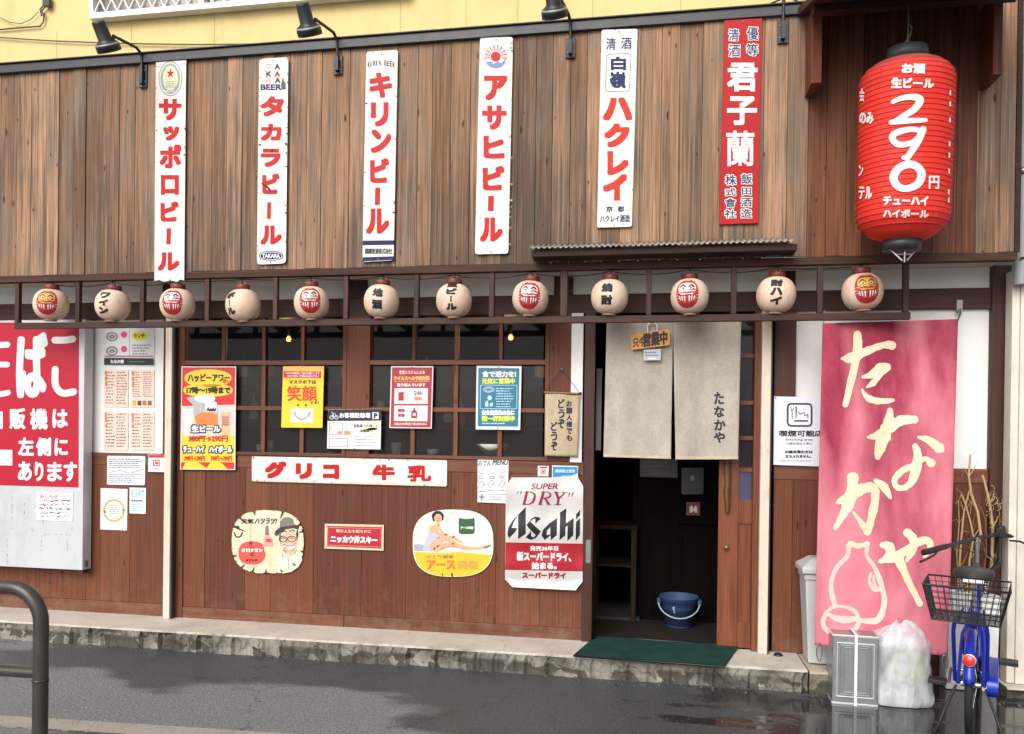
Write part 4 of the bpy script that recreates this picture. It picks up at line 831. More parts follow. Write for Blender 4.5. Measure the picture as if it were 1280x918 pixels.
d = s.part("mask_face"); d.poly([(363.5, 511), (391.4, 510.4), (391, 528.4), (363, 528.2)], WHITEP, 1); d.ell(372.7, 506.7, 1.2, 1.7, INK, 2, 12); d.ell(382.3, 506.7, 1.2, 1.7, INK, 2, 12); d.stroke([(368, 516.6), (371, 521.5), (377, 524.3), (383, 522.4), (387.2, 516.8)], .9, INK, 2); d.stroke([(366.6, 517.6), (369.6, 515.4)], .7, INK, 2, smooth=False); d.stroke([(385.6, 515.2), (388.6, 517.4)], .7, INK, 2, smooth=False); s.done()
q = [(409.8, 512.2), (476.7, 511.2), (475.7, 562), (408.7, 561)]
s = Item("parking_notice", "white notice with a black header, bicycle symbol and boxed P about customer bicycle parking", "notice", q, YN-.006, 0.004, WHITEP, INK, holes=((411, 513.5), (443, 561)))
d = s.part("header"); d.poly([(409.8, 512.4), (476.6, 511.4), (476.3, 526), (409.5, 526.6)], INK, 1); d.rect(465.4, 515.6, 473.3, 524, WHITEP, 2); d.text("P", 467.2, 516.6, 471.8, 523.2, INK, 3, .5, k=6); d.text("お客様駐輪場", 424.3, 516, 463, 522.8, WHITEP, 2, .28, k=6)
d.ring(414.6, 522, 2.6, 2.6, .7, WHITEP, 2, 16); d.ring(420.5, 522, 2.6, 2.6, .7, WHITEP, 2, 16); d.stroke([(414.6, 522), (416.2, 517.4), (419.4, 517.4), (420.5, 522)], .7, WHITEP, 2, smooth=False); d.stroke([(417.4, 521.5), (416, 516), (414.4, 515.6)], .7, WHITEP, 2, smooth=False)
d = s.part("map"); d.frame(411.6, 528.6, 428, 543.8, .5, INK, 1); d.frame(411.2, 548, 434.8, 558.4, .5, INK, 1); d.stroke([(412, 535.5), (416.5, 535.5)], .6, INK, 1, smooth=False); d.stroke([(432.5, 528), (432.5, 540)], .5, INK, 1, smooth=False); d.rect(422, 539, 428, 543.8, mat("map_pink", '#c98d85', .5), 2); d.rect(430, 539, 438.5, 543.8, mat("map_orange", '#cf8f66', .5), 2); d.ell(463.5, 532.5, 10.5, 5.6, mat("pale_yellow_wash", '#ecedc4', .6), 1, 24, 2.6); d.ell(466, 539, 9, 4, mat("pale_yellow_wash", '#ecedc4', .6), 1, 24, 2.6)
d.text("自転車でお越しの", 442.5, 530.4, 473, 534.6, INK, 2, .08, k=4); d.text("お客様へ", 450.5, 536.6, 465, 540.8, INK, 2, .2, k=4); d.lines(442.5, 544.4, 470, 559, 4, GREYINK, 2, .28); s.done()
q = [(488.8, 457.9), (541.7, 458), (539.6, 536), (486.6, 535.2)]
s = Item("ventilation_notice", "crimson notice with two white boxes on ventilation, on the second window", "notice", q, YN, 0.004, WHITEP, holes=((515, 459.2),))
PCRIM = mat("poster_crimson", '#a82334', .45, vary=.05)
d = s.part("background"); d.poly([(490.2, 459.4), (540.4, 459.5), (538.3, 534.7), (488, 533.9)], PCRIM, 1); d.poly([(493.2, 485.4), (535, 485.4), (534.5, 505), (492.8, 505)], WHITEP, 2); d.poly([(492.8, 507.2), (534.6, 507.2), (534.2, 526.8), (492.4, 526.5)], WHITEP, 2)
d = s.part("pictograms"); d.poly([(498, 490), (511, 488.5), (511, 501), (498, 501)], mat("pictogram_grey", '#d2c6c6', .5), 3); d.poly([(498, 491), (504.5, 490), (504.5, 501), (498, 501)], PCRIM, 4); d.stroke([(496.5, 489), (499, 491.5)], .7, PCRIM, 5, smooth=False); d.text("24h", 517.5, 489, 528, 494.4, PCRIM, 3, .2, k=4); d.text("換気", 517.5, 496, 527.6, 501, mat("poster_orange", '#de7a3a'), 3, .3, k=4)
d.text("制菌", 497, 511, 506, 515.6, PCRIM, 3, .3, k=4); d.text("消毒", 497, 517, 506, 521.8, PCRIM, 3, .3, k=4); d.poly([(514, 515), (516, 513), (519.5, 513), (521.5, 515), (521.5, 523), (514, 523)], PCRIM, 3); d.rect(516.6, 510.4, 519, 513, PCRIM, 3); d.rect(516, 516.8, 519.6, 520, WHITEP, 4); d.stroke([(525, 514.5), (529, 513), (531, 517), (528, 522), (525, 521)], .9, mat("pictogram_grey", '#d2c6c6'), 3)
d = s.part("lettering"); d.text("空気システムによる", 499, 463, 531, 468, mat("pale_pink_print", '#e8c4bd', .5), 2, .25, k=4); d.text("ウイルスへの予防対策", 492.3, 470, 537, 475.8, mat("poster_peach", '#ecb36a', .5), 2, .35, k=6); d.stroke([(492.4, 476.8), (536.6, 477)], .6, mat("poster_peach", '#ecb36a'), 2, smooth=False); d.text("取り組んでいます", 496, 479, 532, 483.6, WHITEP, 2, .3, k=4); d.text("お客さまの安全と安心のために", 493, 528.4, 533.6, 531.8, WHITEP, 2, .12, k=4); s.done()
q = [(595.8, 457.4), (652, 458), (650.2, 537.6), (594.6, 537)]
s = Item("health_notice", "teal notice with a white border and yellow-green lines, right on the second window", "notice", q, YN, 0.004, WHITEP, holes=((623.5, 459), (622, 536)))
TEAL = mat("poster_teal", '#1f6f8b', .4, vary=.05); LIME = mat("poster_lime", '#d2dd4e', .45); ICE = mat("poster_ice", '#bfdde2', .5)
d = s.part("background"); d.poly(rounded([(598, 460), (649.4, 460.6), (647.8, 533.6), (597, 533)], 2), TEAL, 1); d.stroke(rounded([(600.6, 481.6), (646.4, 481.8), (645.8, 511.2), (600.2, 511)], 1.5), .6, ICE, 2, closed=True, smooth=False)
d = s.part("lettering"); d.text("食で活力を!", 602.6, 463.8, 645.2, 471.8, WHITEP, 2, .5, k=6); d.text("元気に営業中", 602.2, 472.8, 643.8, 480.2, LIME, 2, .4, k=6); d.text("安全最優先の為に", 602, 512.7, 643.4, 519.2, WHITEP, 2, .45, k=6); d.text("精一杯対策中", 602, 519.8, 643.6, 527, LIME, 2, .5, k=6); d.lines(602, 528, 643, 531, 1, ICE, 2); d.lines(619.5, 484, 642, 510, 8, ICE, 2, .4)
d = s.part("pictograms"); d.ring(611, 487.2, 7, 3.6, .8, ICE, 2, 22); d.ring(611, 487.2, 4.4, 2, .6, ICE, 2, 22); d.ell(612, 497.5, 2.8, 3, ICE, 2, 14); d.poly([(606.6, 503), (610, 500.5), (610.5, 508.5), (606.4, 508.5)], ICE, 2); d.poly([(612, 505), (616, 503), (615.5, 508), (612.5, 508.5)], ICE, 2); s.done()
# ---- papers on the wainscot
q = [(597, 573), (636, 573.6), (634.6, 629.6), (596.8, 628)]
s = Item("menu_paper", "white handwritten menu sheet with little sketches, left of the silver poster", "paper", q, -0.012, 0.0012, PAPER)
d = s.part("handwriting"); d.text("おでん", 598, 575.4, 614, 582.5, INK, 1, .1, k=4, shear=.25); d.text("MENU", 616, 574.8, 635, 581.5, INK, 1, .25, k=4, shear=.25)
for cx_, cy_ in ((602, 592), (616, 592), (628, 591)): d.stroke([(cx_-3, cy_-3), (cx_-1, cy_+1), (cx_+3, cy_-2)], .6, GREYINK, 1); d.lines(cx_-4.5, cy_+3, cx_+5.5, cy_+7.6, 2, GREYINK, 1, .5)
for cx_, cy_ in ((602, 607), (614, 606), (628, 606)): d.stroke([(cx_-4, cy_+3), (cx_-2, cy_-4), (cx_+2, cy_-5), (cx_+3.5, cy_+1)], .6, GREYINK, 1); d.stroke([(cx_-1, cy_+4), (cx_+3, cy_-2)], .6, GREYINK, 1); d.lines(cx_-4, cy_+6, cx_+5, cy_+9, 1, GREYINK, 1, .5)
d.poly([(602, 617.5), (606, 621.5), (602, 626), (598.3, 621.5)], GREYINK, 1); d.ring(602, 621.6, 2.4, 2.4, .6, PAPER, 2, 12); d.lines(611, 617, 633, 626, 3, GREYINK, 1, .35); s.done()
q = [(672.3, 582.4), (686, 582.6), (685.6, 595.8), (672, 595.4)]
s = Item("sticker", "small white sticker with a red mark above the silver poster", "sticker", q, -0.011, 0.0006, PAPER)
d = s.part("print"); d.rect(674.5, 583.6, 684, 585.6, PRED, 1); d.frame(676, 587, 682, 592.4, .8, PRED, 1); d.rect(677.6, 588.6, 680.6, 591, PRED, 1); d.lines(674.5, 593.2, 684, 594.8, 1, GREYINK, 1); s.done()
q = [(690.2, 582), (722.6, 582.8), (722.4, 597.6), (690, 597.8)]
s = Item("sticker", "blue and white sticker just above the top right of the silver poster", "sticker", q, -0.031, 0.0006, WHITEP)
d = s.part("print"); d.poly([(691, 583.4), (722, 584), (721.9, 592), (712, 595.8), (691, 596.6)], mat("sticker_blue", '#2d7fc0', .4), 1); d.text("感染防止宣言", 694, 586.8, 719, 591, ICE, 2, .15, k=4); d.lines(702, 594, 721, 597, 1, ICE, 3); s.done()
# ---- big silver beer poster
FOIL = mat("silver_foil_print", '#cbc8c4', .34, .25, .10, 7)
q = [(639.7, 597), (722.4, 597.2), (729, 608), (728.2, 727), (719.3, 738), (640.5, 734), (631.2, 724.5), (632.4, 607.6)]
def warp(x, y): return -0.034+0.004*math.sin(x*.11+y*.05)+0.003*math.sin(y*.13)-(0.02*max(0, (y-722)/16)**2)
pmap = lambda x, y, l: P(x, y, warp(x, y)-l)
c = P(680, 668, -.034); root = thing("beer_poster", "large silver poster with clipped corners, bold black Latin lettering and a red band", "poster", c)
mb = MB(); d = Draw(mb, pmap, 4.0); d.poly(q, FOIL, 0); mb.build("sheet", root)
mb = MB(); d = Draw(mb, pmap, 4.0, 0.0008); d.poly([(632, 678.2), (728.6, 679.8), (728.4, 714.6), (631.4, 712.6)], mat("foil_red", '#a81d27', .3, .2, .06), 1); d.poly([(633, 721), (650, 728), (690, 732), (727, 724), (719, 736.6), (641, 732.8)], mat("foil_white_curl", '#e3e1de', .4), 1); mb.build("band", root)
mb = MB(); d = Draw(mb, pmap, 4.0, 0.0008)
def zz(pts): return [(628+x/10.93, 596+y/10.93) for x, y in pts]
BL = mat("black_logo_print", '#121214', .3)
for pts in ([(318, 415), (318, 780), (215, 855), (215, 520), (150, 630), (125, 700), (200, 705), (180, 750), (90, 845), (70, 790), (80, 700), (140, 600)],
    [(330, 655), (375, 610), (525, 750), (470, 815), (400, 745), (345, 690)], [(375, 612), (345, 640), (400, 570), (450, 548), (500, 555), (525, 580), (480, 610), (452, 650), (448, 570), (420, 580)], [(525, 750), (460, 835), (400, 862), (350, 850), (318, 830), (392, 745), (392, 815), (425, 830), (470, 790)],
    [(748, 565), (742, 800), (660, 870), (660, 800), (575, 868), (535, 800), (555, 725), (640, 640)], [(788, 490), (872, 432), (868, 640), (975, 565), (968, 800), (888, 880), (890, 670), (862, 690), (860, 800), (780, 870)], [(1005, 520), (1064, 450), (1058, 525), (1010, 590)], [(1005, 620), (1062, 565), (1058, 800), (1000, 882)]): d.poly(zz(pts), BL, 2)
d.poly(zz([(655, 690), (655, 790), (605, 800), (608, 740)]), FOIL, 4)
MAR = mat("maroon_print", '#8a1f3c', .35)
def serif(zl, t):   # simple slanted roman capitals with slab serifs
    for pts, w in t: d.stroke(zz(pts), w, MAR, 2, smooth=len(pts) > 3)
serif(0, [([(335, 215), (295, 375)], 3.4), ([(300, 212), (390, 212), (440, 250), (425, 330), (370, 375), (275, 377)], [1, 1.2, 2.6, 3.2, 1.6, 1]),
    ([(560, 215), (515, 375)], 3.4), ([(530, 212), (620, 212), (655, 240), (640, 280), (590, 295), (545, 297)], [1, 1.2, 2.4, 2.6, 1.4, 1]), ([(580, 295), (610, 340), (635, 378)], [2.4, 3, 3]), ([(490, 379), (545, 379)], 1), ([(610, 379), (660, 379)], 1),
    ([(735, 220), (765, 300)], 3.4), ([(850, 220), (810, 265), (770, 305), (755, 378)], [1.6, 1.8, 2.6, 3.4]), ([(705, 218), (770, 218)], 1), ([(815, 218), (885, 218)], 1), ([(718, 382), (800, 382)], 1)])
for x in (205, 250): d.stroke(zz([(x+8, 210), (x-8, 240)]), [1.8, .5], MAR, 2, smooth=False)
for x in (910, 955): d.stroke(zz([(x+8, 225), (x-8, 275)]), [2, .6], MAR, 2, smooth=False)
d.text("SUPER", 664.5, 604.4, 698.2, 611.8, MAR, 2, .3, k=4, shear=.28)
d.text("発売36年目", 662.4, 682.6, 697.8, 688.8, WHITEP, 3, .25, k=4); d.text("新スーパードライ、", 646, 690.2, 714, 701.8, WHITEP, 3, .5, k=6, sl=.02); d.text("始まる。", 664.5, 703, 696, 712, WHITEP, 3, .45, k=6); d.text("スーパードライ", 652.7, 715.6, 707.3, 723.4, MAR, 3, .5, k=6, sl=.01)
mb.build("lettering", root)
# ---- smoking allowed notice
q = [(967.7, 495.6), (1030, 497.2), (1029.4, 583.5), (966.7, 581.2)]
s = Item("smoking_notice", "white notice with a boxed fork, knife and cigarette symbol, half behind the pink banner", "notice", q, -0.02, 0.003, mat("cool_white_board", '#e0e1e8', .5, vary=.03), holes=((969.5, 497.4),))
SLATE = mat("slate_print", '#2c3550', .5)
d = s.part("pictogram"); d.stroke(rounded([(984.6, 505), (1014.6, 505.2), (1014.6, 532.8), (984.6, 532.6)], 5), 2.4, SLATE, 1, closed=True, smooth=False); d.stroke([(990, 512), (990.2, 523.5)], 1, INK, 1, smooth=False); d.stroke([(988.6, 509.2), (988.9, 513), (991.4, 513), (991.6, 509.4)], .7, INK, 1, smooth=False); d.stroke([(995.2, 509.3), (995.2, 515.5), (995, 523)], [1.8, 1.6, .9], INK, 1, smooth=False); d.rect(993, 525.4, 1010, 527.4, INK, 1); d.stroke([(998.4, 514.6), (1000, 518), (1004.5, 516), (1006.5, 520), (1009.6, 518.4), (1009.8, 523)], 1, INK, 1)
d = s.part("lettering"); d.text("喫煙可能店", 974, 538.2, 1029, 546, INK, 1, .32, k=6); d.text("Smoking area", 982, 548.4, 1016, 551.8, GREYINK, 1, .15, k=4); d.text("20歳未満立入禁止", 983, 553.2, 1015.5, 556, GREYINK, 1, .1, k=4); d.text("20歳未満の方は", 981, 563, 1016, 567.2, INK, 1, .3, k=4); d.text("立ち入れません。", 981.5, 568.6, 1014, 572.8, INK, 1, .3, k=4); d.lines(973, 575, 1024, 577.6, 1, GREYINK, 1); s.done()
# ---- papers on the left wall
GSHEET = "printed menu sheets on the white board left of the first pole"
s = Item("drinks_sheet", "menu sheet with a black footer, food photos and pink round prices", "paper", [(130, 411), (193, 411.6), (192.8, 457.6), (129.6, 457)], 0.014, 0.0015, PAPER)
PKD = mat("pink_price_disc", '#c8497a', .5)
d = s.part("print")
for yy in (418, 436): d.ell(140, yy+3, 7.6, 6, mat("dish_photo_grey", '#8e8a86', .5, vary=.3, scale=60), 1, 20); d.ring(140, yy+3, 5, 3.8, 1, WHITEP, 2, 18); d.ell(155, yy+.5, 4, 4, PKD, 2, 16)
d.stroke([(162, 412), (162, 446)], .5, GREYINK, 1, smooth=False); d.ell(174, 420, 10.5, 6, mat("yellow_starburst", '#e3cf3c', .5), 1, 18, jit=.08); d.text("ランチ", 167, 417, 181, 422.6, INK, 2, .3, k=4); d.lines(165, 430, 189, 444, 4, GREYINK, 1, .5); d.poly([(130.2, 447.4), (192.4, 448), (192.3, 457), (130, 456.4)], INK, 1); d.text("たなか家", 138, 449.6, 155, 454.6, WHITEP, 2, .3, k=4); d.lines(161, 450.6, 189, 454, 1, GREYINK, 2); d.rect(131, 444.6, 192, 446.6, mat("rose_line", '#b0718a', .5), 1); s.done()
PEACH = mat("peach_paper", '#e6c8b8', .75, vary=.05, scale=20); BRN = mat("brown_print", '#8c6a58', .6, vary=.3, scale=60)
for i, (x0, y0, x1, y1, lb) in enumerate(((130, 462, 160.2, 508.8, "peach menu sheet, upper left of the four on the white board"), (163.4, 462.4, 192.6, 509, "peach menu sheet with a row of coloured photos at its foot"), (130, 514, 160.2, 562.6, "peach menu sheet, lower left of the four on the white board"), (163.2, 514.3, 192.4, 562.8, "peach menu sheet, lower right of the four on the white board"))):
    s = Item("menu_sheet", lb, "paper", [(x0, y0), (x1, y0+.3), (x1-.2, y1+.3), (x0-.2, y1)], 0.014, 0.0012, PEACH, group=GSHEET)
    d = s.part("print"); d.lines(x0+1.5, y0+2, x1-16, y1-(3 if i != 1 else 12), 11, BRN, 1, .5, seed=i); d.lines(x0+15, y0+2, x1-1, y1-(3 if i != 1 else 12), 12, BRN, 1, .5, seed=i+20); d.stroke([(x0+14, y0+2), (x0+14, y1-3)], .5, PEACH, 2, smooth=False)
    for t in range(3): d.rect(x0+1+t*.2, y0+2+t*7, x0+4, y0+7+t*7, mat("rust_orange_print", '#bf7a54', .6), 2)
    if i == 1:
        for t, cc in enumerate(('#c9a23a', '#5b4030', '#b06a3a', '#6d5a40')): d.rect(x0+2+t*6.4, y1-8, x0+7+t*6.4, y1-2, mat("dish_photo_%s" % ("gold", "brown", "amber", "umber")[t], cc, .6, vary=.3, scale=80), 1)
    s.done()
s = Item("notice_paper", "white sheet of dense grey writing on the boards below the menu board", "paper", rounded([(134, 570), (181.6, 570.4), (181, 606.8), (133.8, 606)], 2), -0.006, 0.0012, mat("bluish_paper", '#dfdfe8', .7, vary=.05, scale=12))
d = s.part("print"); d.lines(136, 573, 179, 586, 5, GREYINK, 1, .55); d.stroke([(136, 591), (150, 588.5), (162, 591.5), (179, 587)], .7, GREYINK, 1); d.lines(136, 592, 179, 604, 5, GREYINK, 1, .5); s.done()
s = Item("sticker", "white sticker with a red header and red square mark, beside the left pole", "sticker", [(185.4, 568.4), (206, 568.8), (205.6, 590.4), (185.2, 590)], -0.022, 0.0008, PAPER)
d = s.part("print"); d.rect(185.8, 568.9, 205.5, 572.4, PRED, 1); d.frame(191.5, 575, 199.6, 583, 1.2, PRED, 1); d.rect(193.8, 577.5, 197.6, 580.6, PRED, 1); d.lines(190, 585, 202, 587, 1, GREYINK, 1); s.done()
s = Item("certificate", "white certificate with a gold ring seal on the left boards", "paper", [(125.8, 610.2), (159.4, 611.6), (158.8, 663.4), (125.2, 662)], -0.006, 0.002, PAPER)
d = s.part("seal"); GOLD = mat("gold_print", '#c3a866', .4, vary=.15, scale=60); d.ring(142.4, 638.4, 13.6, 14.4, 2.6, GOLD, 1, 36); d.ring(142.4, 638.4, 9.6, 10.2, .5, GOLD, 1, 30); d.lines(136, 631, 150, 643, 5, GREYINK, 1, .35); d.ell(131, 640, 1.5, 1.5, GREYINK, 2, 10); d.ell(154.4, 638, 1.5, 1.5, GREYINK, 2, 10); s.done()
s = Item("info_sticker", "pale blue sticker with a white figure, right of the gold ring certificate", "sticker", [(162, 609.6), (182.4, 610.2), (182, 642.6), (161.8, 641.8)], -0.006, 0.0008, mat("pale_blue_sticker", '#dbe6ee', .6, vary=.03))
d = s.part("print"); SB = mat("sky_blue_print", '#6aa5c8', .5); d.frame(164, 612, 172, 621, .8, SB, 1); d.stroke([(165, 619), (167, 614), (169.5, 619), (171, 616)], .8, SB, 1); d.text("1º", 174, 612.5, 180, 619.5, SB, 1, .3, k=4); d.lines(164, 624, 180, 628, 1, SLATE, 1, .6); d.lines(164, 629.5, 179, 640, 4, SB, 1, .45); s.done()
# ------------------------------------------------------------------ tobacco sign cabinet
YT = -0.11
CAB = mat("pale_grey_cabinet", '#c4c6c8', .4, .1, .05, 5, dirt='#8b8a88', dirt_amt=.35)
c = P(40, 560, YT); root = thing("tobacco_sign", "big red tobacco sign with white Japanese lettering on a pale grey wall cabinet", "sign", c)
zt = P(60, 400, YT).z; zb = P(60, 711, YT).z; xr = P(104, 600, YT).x
mb = MB(); mb.box((-6.0, YT, zb), (xr, -0.012, zt), CAB); mb.build("cabinet", root, .004)
TOB = mat("tobacco_red_panel", '#b01a31', .45, spec=.3, vary=.05, scale=6)
mb = MB(); d = Draw(mb, plane(YT)); d.poly([(-140, 403.4), (98.8, 403.6), (98.2, 609.6), (-140, 603)], TOB, 2); mb.build("red_panel", root)
mb = MB(); d = Draw(mb, plane(YT), None, .0008)
WR = WHITEP
B = 1.9
d.stroke([(-30, 432), (-8, 432), (9, 431)], 7.5, WR, 4); d.stroke([(-10, 418), (-16, 450), (-26, 494)], 7.5, WR, 4); d.stroke([(-8, 458), (0, 456), (9, 456)], 7, WR, 4); d.stroke([(-12, 478), (-10, 488), (-2, 493), (10, 491)], 7, WR, 4)
d.text("ば", 20, 415, 60, 498, WR, 4, 3.0, rnd=True); 
d.stroke([(68.5, 425.5), (80, 425.5), (91, 424)], 8.6, WR, 4); d.stroke([(69, 462), (69.5, 482), (78, 491.5), (92, 490)], 8.6, WR, 4)
for ch, x0, y0, x1, y1 in (("自", -13, 511, 3.6, 536.6), ("販", 11.6, 510.4, 32, 537), ("機", 37.4, 510.8, 59.8, 537.2), ("は", 65.4, 511.6, 85, 535), ("左", 22.4, 547, 42.4, 570), ("側", 44.8, 547, 64, 570.4), ("に", 68, 548, 85, 570), ("あ", 22.4, 577, 39.8, 601.4), ("り", 43.4, 577.4, 54.4, 601.8), ("ま", 59, 577.6, 77.6, 602), ("す", 79.4, 577.6, 96.8, 602.4)): d.text(ch, x0, y0, x1, y1, WR, 4, 1.0, rnd=True)
d.rect(-60, 562, 15.4, 581.4, WR, 4, .02); mb.build("lettering", root)
TAPE = mat("tape_residue", '#8f8f90', .8, vary=.4, scale=80)
mb = MB(); d = Draw(mb, plane(YT)); RR = random.Random(3)
def residue(x0, y0, x1, y1):
    n = max(2, int(math.dist((x0, y0), (x1, y1))/2.4))
    for i in range(n):
        if RR.random() < .55:
            t = i/n; x = x0+(x1-x0)*t; y = y0+(y1-y0)*t; d.ell(x, y, RR.uniform(.4, 1.5) if y0 == y1 else RR.uniform(.3, .8), RR.uniform(.3, .7) if y0 == y1 else RR.uniform(.4, 1.6), TAPE, 1, 7, jit=.4)
for r in ((15, 614, 15, 660), (15, 661, 45, 663), (9, 670, 9, 706), (54, 652, 53, 668), (53, 668, 90, 669), (90, 652, 90, 668), (52, 670, 51, 703), (31, 630, 30, 650), (2, 690, 14, 690), (84, 668, 84, 690)): residue(*r)
mb.build("tape_marks", root)
mb = MB(); mb.box((xr-.05, YT+.02, zb-.03), (xr-.01, -.03, zb-.001), BLACKM); mb.box((xr+.001, YT+.02, zb+.02), (xr+.012, YT+.05, zb+.07), STEEL); mb.build("wall_bracket", root)
s = Item("notice_paper", "handwritten white sheet taped below the red tobacco lettering", "paper", [(46, 615), (91.8, 617), (90.6, 652.4), (45.4, 650)], YT-.003, .001, PAPER)
d = s.part("handwriting"); RR = random.Random(8)
d.text("おしらせ", 50, 619, 72, 622.5, REDE, 1, .1, k=4)
for i, y in enumerate((626, 631, 636, 641, 645.5)):
    x = 48+RR.uniform(0, 4)
    while x < 86:
        w = RR.uniform(1.5, 4); d.stroke([(x, y+RR.uniform(-1, 1)), (x+w*.5, y+RR.uniform(-1.6, 1.6)), (x+w, y+RR.uniform(-1, 1))], RR.choice((.5, .8, 1.2)), INK, 1); x += w+RR.uniform(.6, 2.6)
s.done()
# ------------------------------------------------------------------ small round lanterns
PAP = mat("lantern_paper", '#dfc2ac', .6, vary=.08, scale=22, bump=.12, bscale=60, dirt='#9a7c68', dirt_amt=.5)
COLR = mat("lantern_red_collar", '#6d2a22', .5, vary=.2, scale=30); BASE = mat("lantern_base_ring", '#c59b80', .5, vary=.2, scale=30)
DRED = mat("doll_red", '#a8232a', .5, vary=.12, scale=40); DGOLD = mat("doll_gold", '#d9a63c', .5, vary=.2, scale=60); DWHITE = mat("doll_white", '#e2d2c4', .5, vary=.06)
DARKTXT = mat("lantern_black_ink", '#1a1412', .55)
RL = 0.1205
def lan_prof():
    pr = []
    for i in range(33):
        t = -1+2*i/32; a = t*math.radians(72); z = RL*.90*math.sin(a)/math.sin(math.radians(72)); r = RL*math.cos(a)**.74
        pr.append((r+(.0016 if i % 2 else -.0010), z))
    return pr
LPROF = lan_prof()
def lan_r(z):
    for (r0, z0), (r1, z1) in zip(LPROF[:-1], LPROF[1:]):
        if z0 <= z <= z1: return r0+(r1-r0)*(z-z0)/(z1-z0)
    return LPROF[0][0] if z < 0 else LPROF[-1][0]
def proto(fn, name):
    mb = MB(); fn(mb); o = mb.build(name, None); m = o.data; bpy.data.objects.remove(o); return m
PM_SHADE = proto(lambda mb: mb.lathe(LPROF, (0, 0, 0), PAP, 40), "paper_shade")
zt_, zb_ = LPROF[-1][1], LPROF[0][1]
PM_COL = proto(lambda mb: (mb.lathe([(.047, zt_-.008), (.052, zt_-.006), (.052, zt_+.034), (.048, zt_+.036), (.046, zt_+.034), (.046, zt_-.006)], (0, 0, 0), COLR, 24), mb.lathe([(.0, zt_+.012), (.044, zt_+.012)], (0, 0, 0), BLACK, 24)), "collar")
PM_BASE = proto(lambda mb: mb.lathe([(.0, zb_-.013), (.042, zb_-.014), (.044, zb_-.008), (.044, zb_+.006), (.05, zb_+.006)], (0, 0, 0), BASE, 24), "base_ring")
PM_HOOK = proto(lambda mb: (mb.tube([(0, 0, zt_+.012), (.003, 0, zt_+.05), (0, 0, zt_+.085), (.004, 0, zt_+.11)], .006, BLACK, 6), mb.tube([(-.042, 0, zt_+.018), (-.02, 0, zt_+.05), (0, 0, zt_+.062), (.02, 0, zt_+.05), (.042, 0, zt_+.018)], .002, STEEL, 5)), "hanging_wire")
GLAN = "round paper lanterns hanging in the rack"
def on_lantern(lon0):
    def mp(x, y, l):      # x, y in radii, y down
        z = -y*RL; r = lan_r(max(zb_, min(zt_, z)))+.0012+l; a = lon0+x*RL/max(.05, r); return Vector((r*math.sin(a), -r*math.cos(a), z))
    return mp
def daruma(d, gold):
    F_ = DGOLD if gold else DWHITE
    d.ell(0, -.02, .62, .74, DRED, 1, 32, 2.15); d.ell(0, -.26, .47, .33, F_, 2, 26, 2.6)
    d.poly([(-.47, -.03), (-.3, .05), (0, .02), (.3, .05), (.47, -.03), (.5, .1), (-.5, .1)], DRED, 3)
    for sx in (-1, 1):
        d.stroke([(sx*.08, -.36), (sx*.22, -.47), (sx*.38, -.36)], [.05, .09, .04], DARKTXT if not gold else mat("doll_brown", '#6a3a1c', .5), 4); d.ell(sx*.2, -.29, .085, .085, WHITEP, 4, 12); d.ell(sx*.2, -.29, .05, .05, DARKTXT, 5, 10)
        for k, xx in enumerate((.12, .25, .38)): d.stroke([(sx*xx*1.05, .14), (sx*xx*.92, .42-.05*k)], [.075, .03], WHITEP, 4, smooth=False)
        d.stroke([(sx*.12, -.1), (sx*.3, -.06), (sx*.42, -.16)], [.05, .05, .02], DRED if gold else mat("doll_grey_whisker", '#8d7f78', .5), 4)
    d.ell(0, -.17, .07, .1, F_, 4, 12); d.stroke([(-.12, -.06), (0, -.04), (.12, -.06)], .05, DRED, 5)
LANS = [(64, 381, 'D1', -.42, "leftmost round lantern, with a gold-faced doll turned to the left"), (141, 382, ("ワ", "イ", "ン"), -.38, "round lantern with three black katakana, second from the left end"),
    (222, 381, 'D0', -.34, "white-faced doll lantern right below the tall star-emblem sign"), (304, 382, ("ボ", "ー", "ル"), -.62, "round lantern with faint black katakana turned to its left edge, fourth from the left"),
    (389.5, 379, 'D0', -.12, "doll-faced round lantern above the smile poster"), (477, 377, ("地", "酒"), -.14, "round lantern with two black kanji above the post between the windows"),
    (567.5, 376, ("生", "ビ", "ー", "ル"), -.16, "round lantern with black katakana running up under its collar, over the second window"), (663, 373, 'D0', -.14, "doll-faced round lantern over the right end of the second window"),
    (762, 371.5, ("焼", "酎"), -.1, "round lantern with two black kanji above the hanging scroll side of the doorway"), (862, 371, 'D0', -.1, "doll-faced round lantern above the middle of the cloth door curtain"),
    (970, 369, ("酎", "ハ", "イ"), .03, "round lantern with kanji and two katakana above the right cream pole"), (1078, 365, 'D1', .16, "rightmost round lantern, a gold-faced doll above the pink banner")]
OFFS = (-.28, -.55, -.36, -.85, -.10, -.26, -.16, -.08, -.16, -.14, .02, .24)
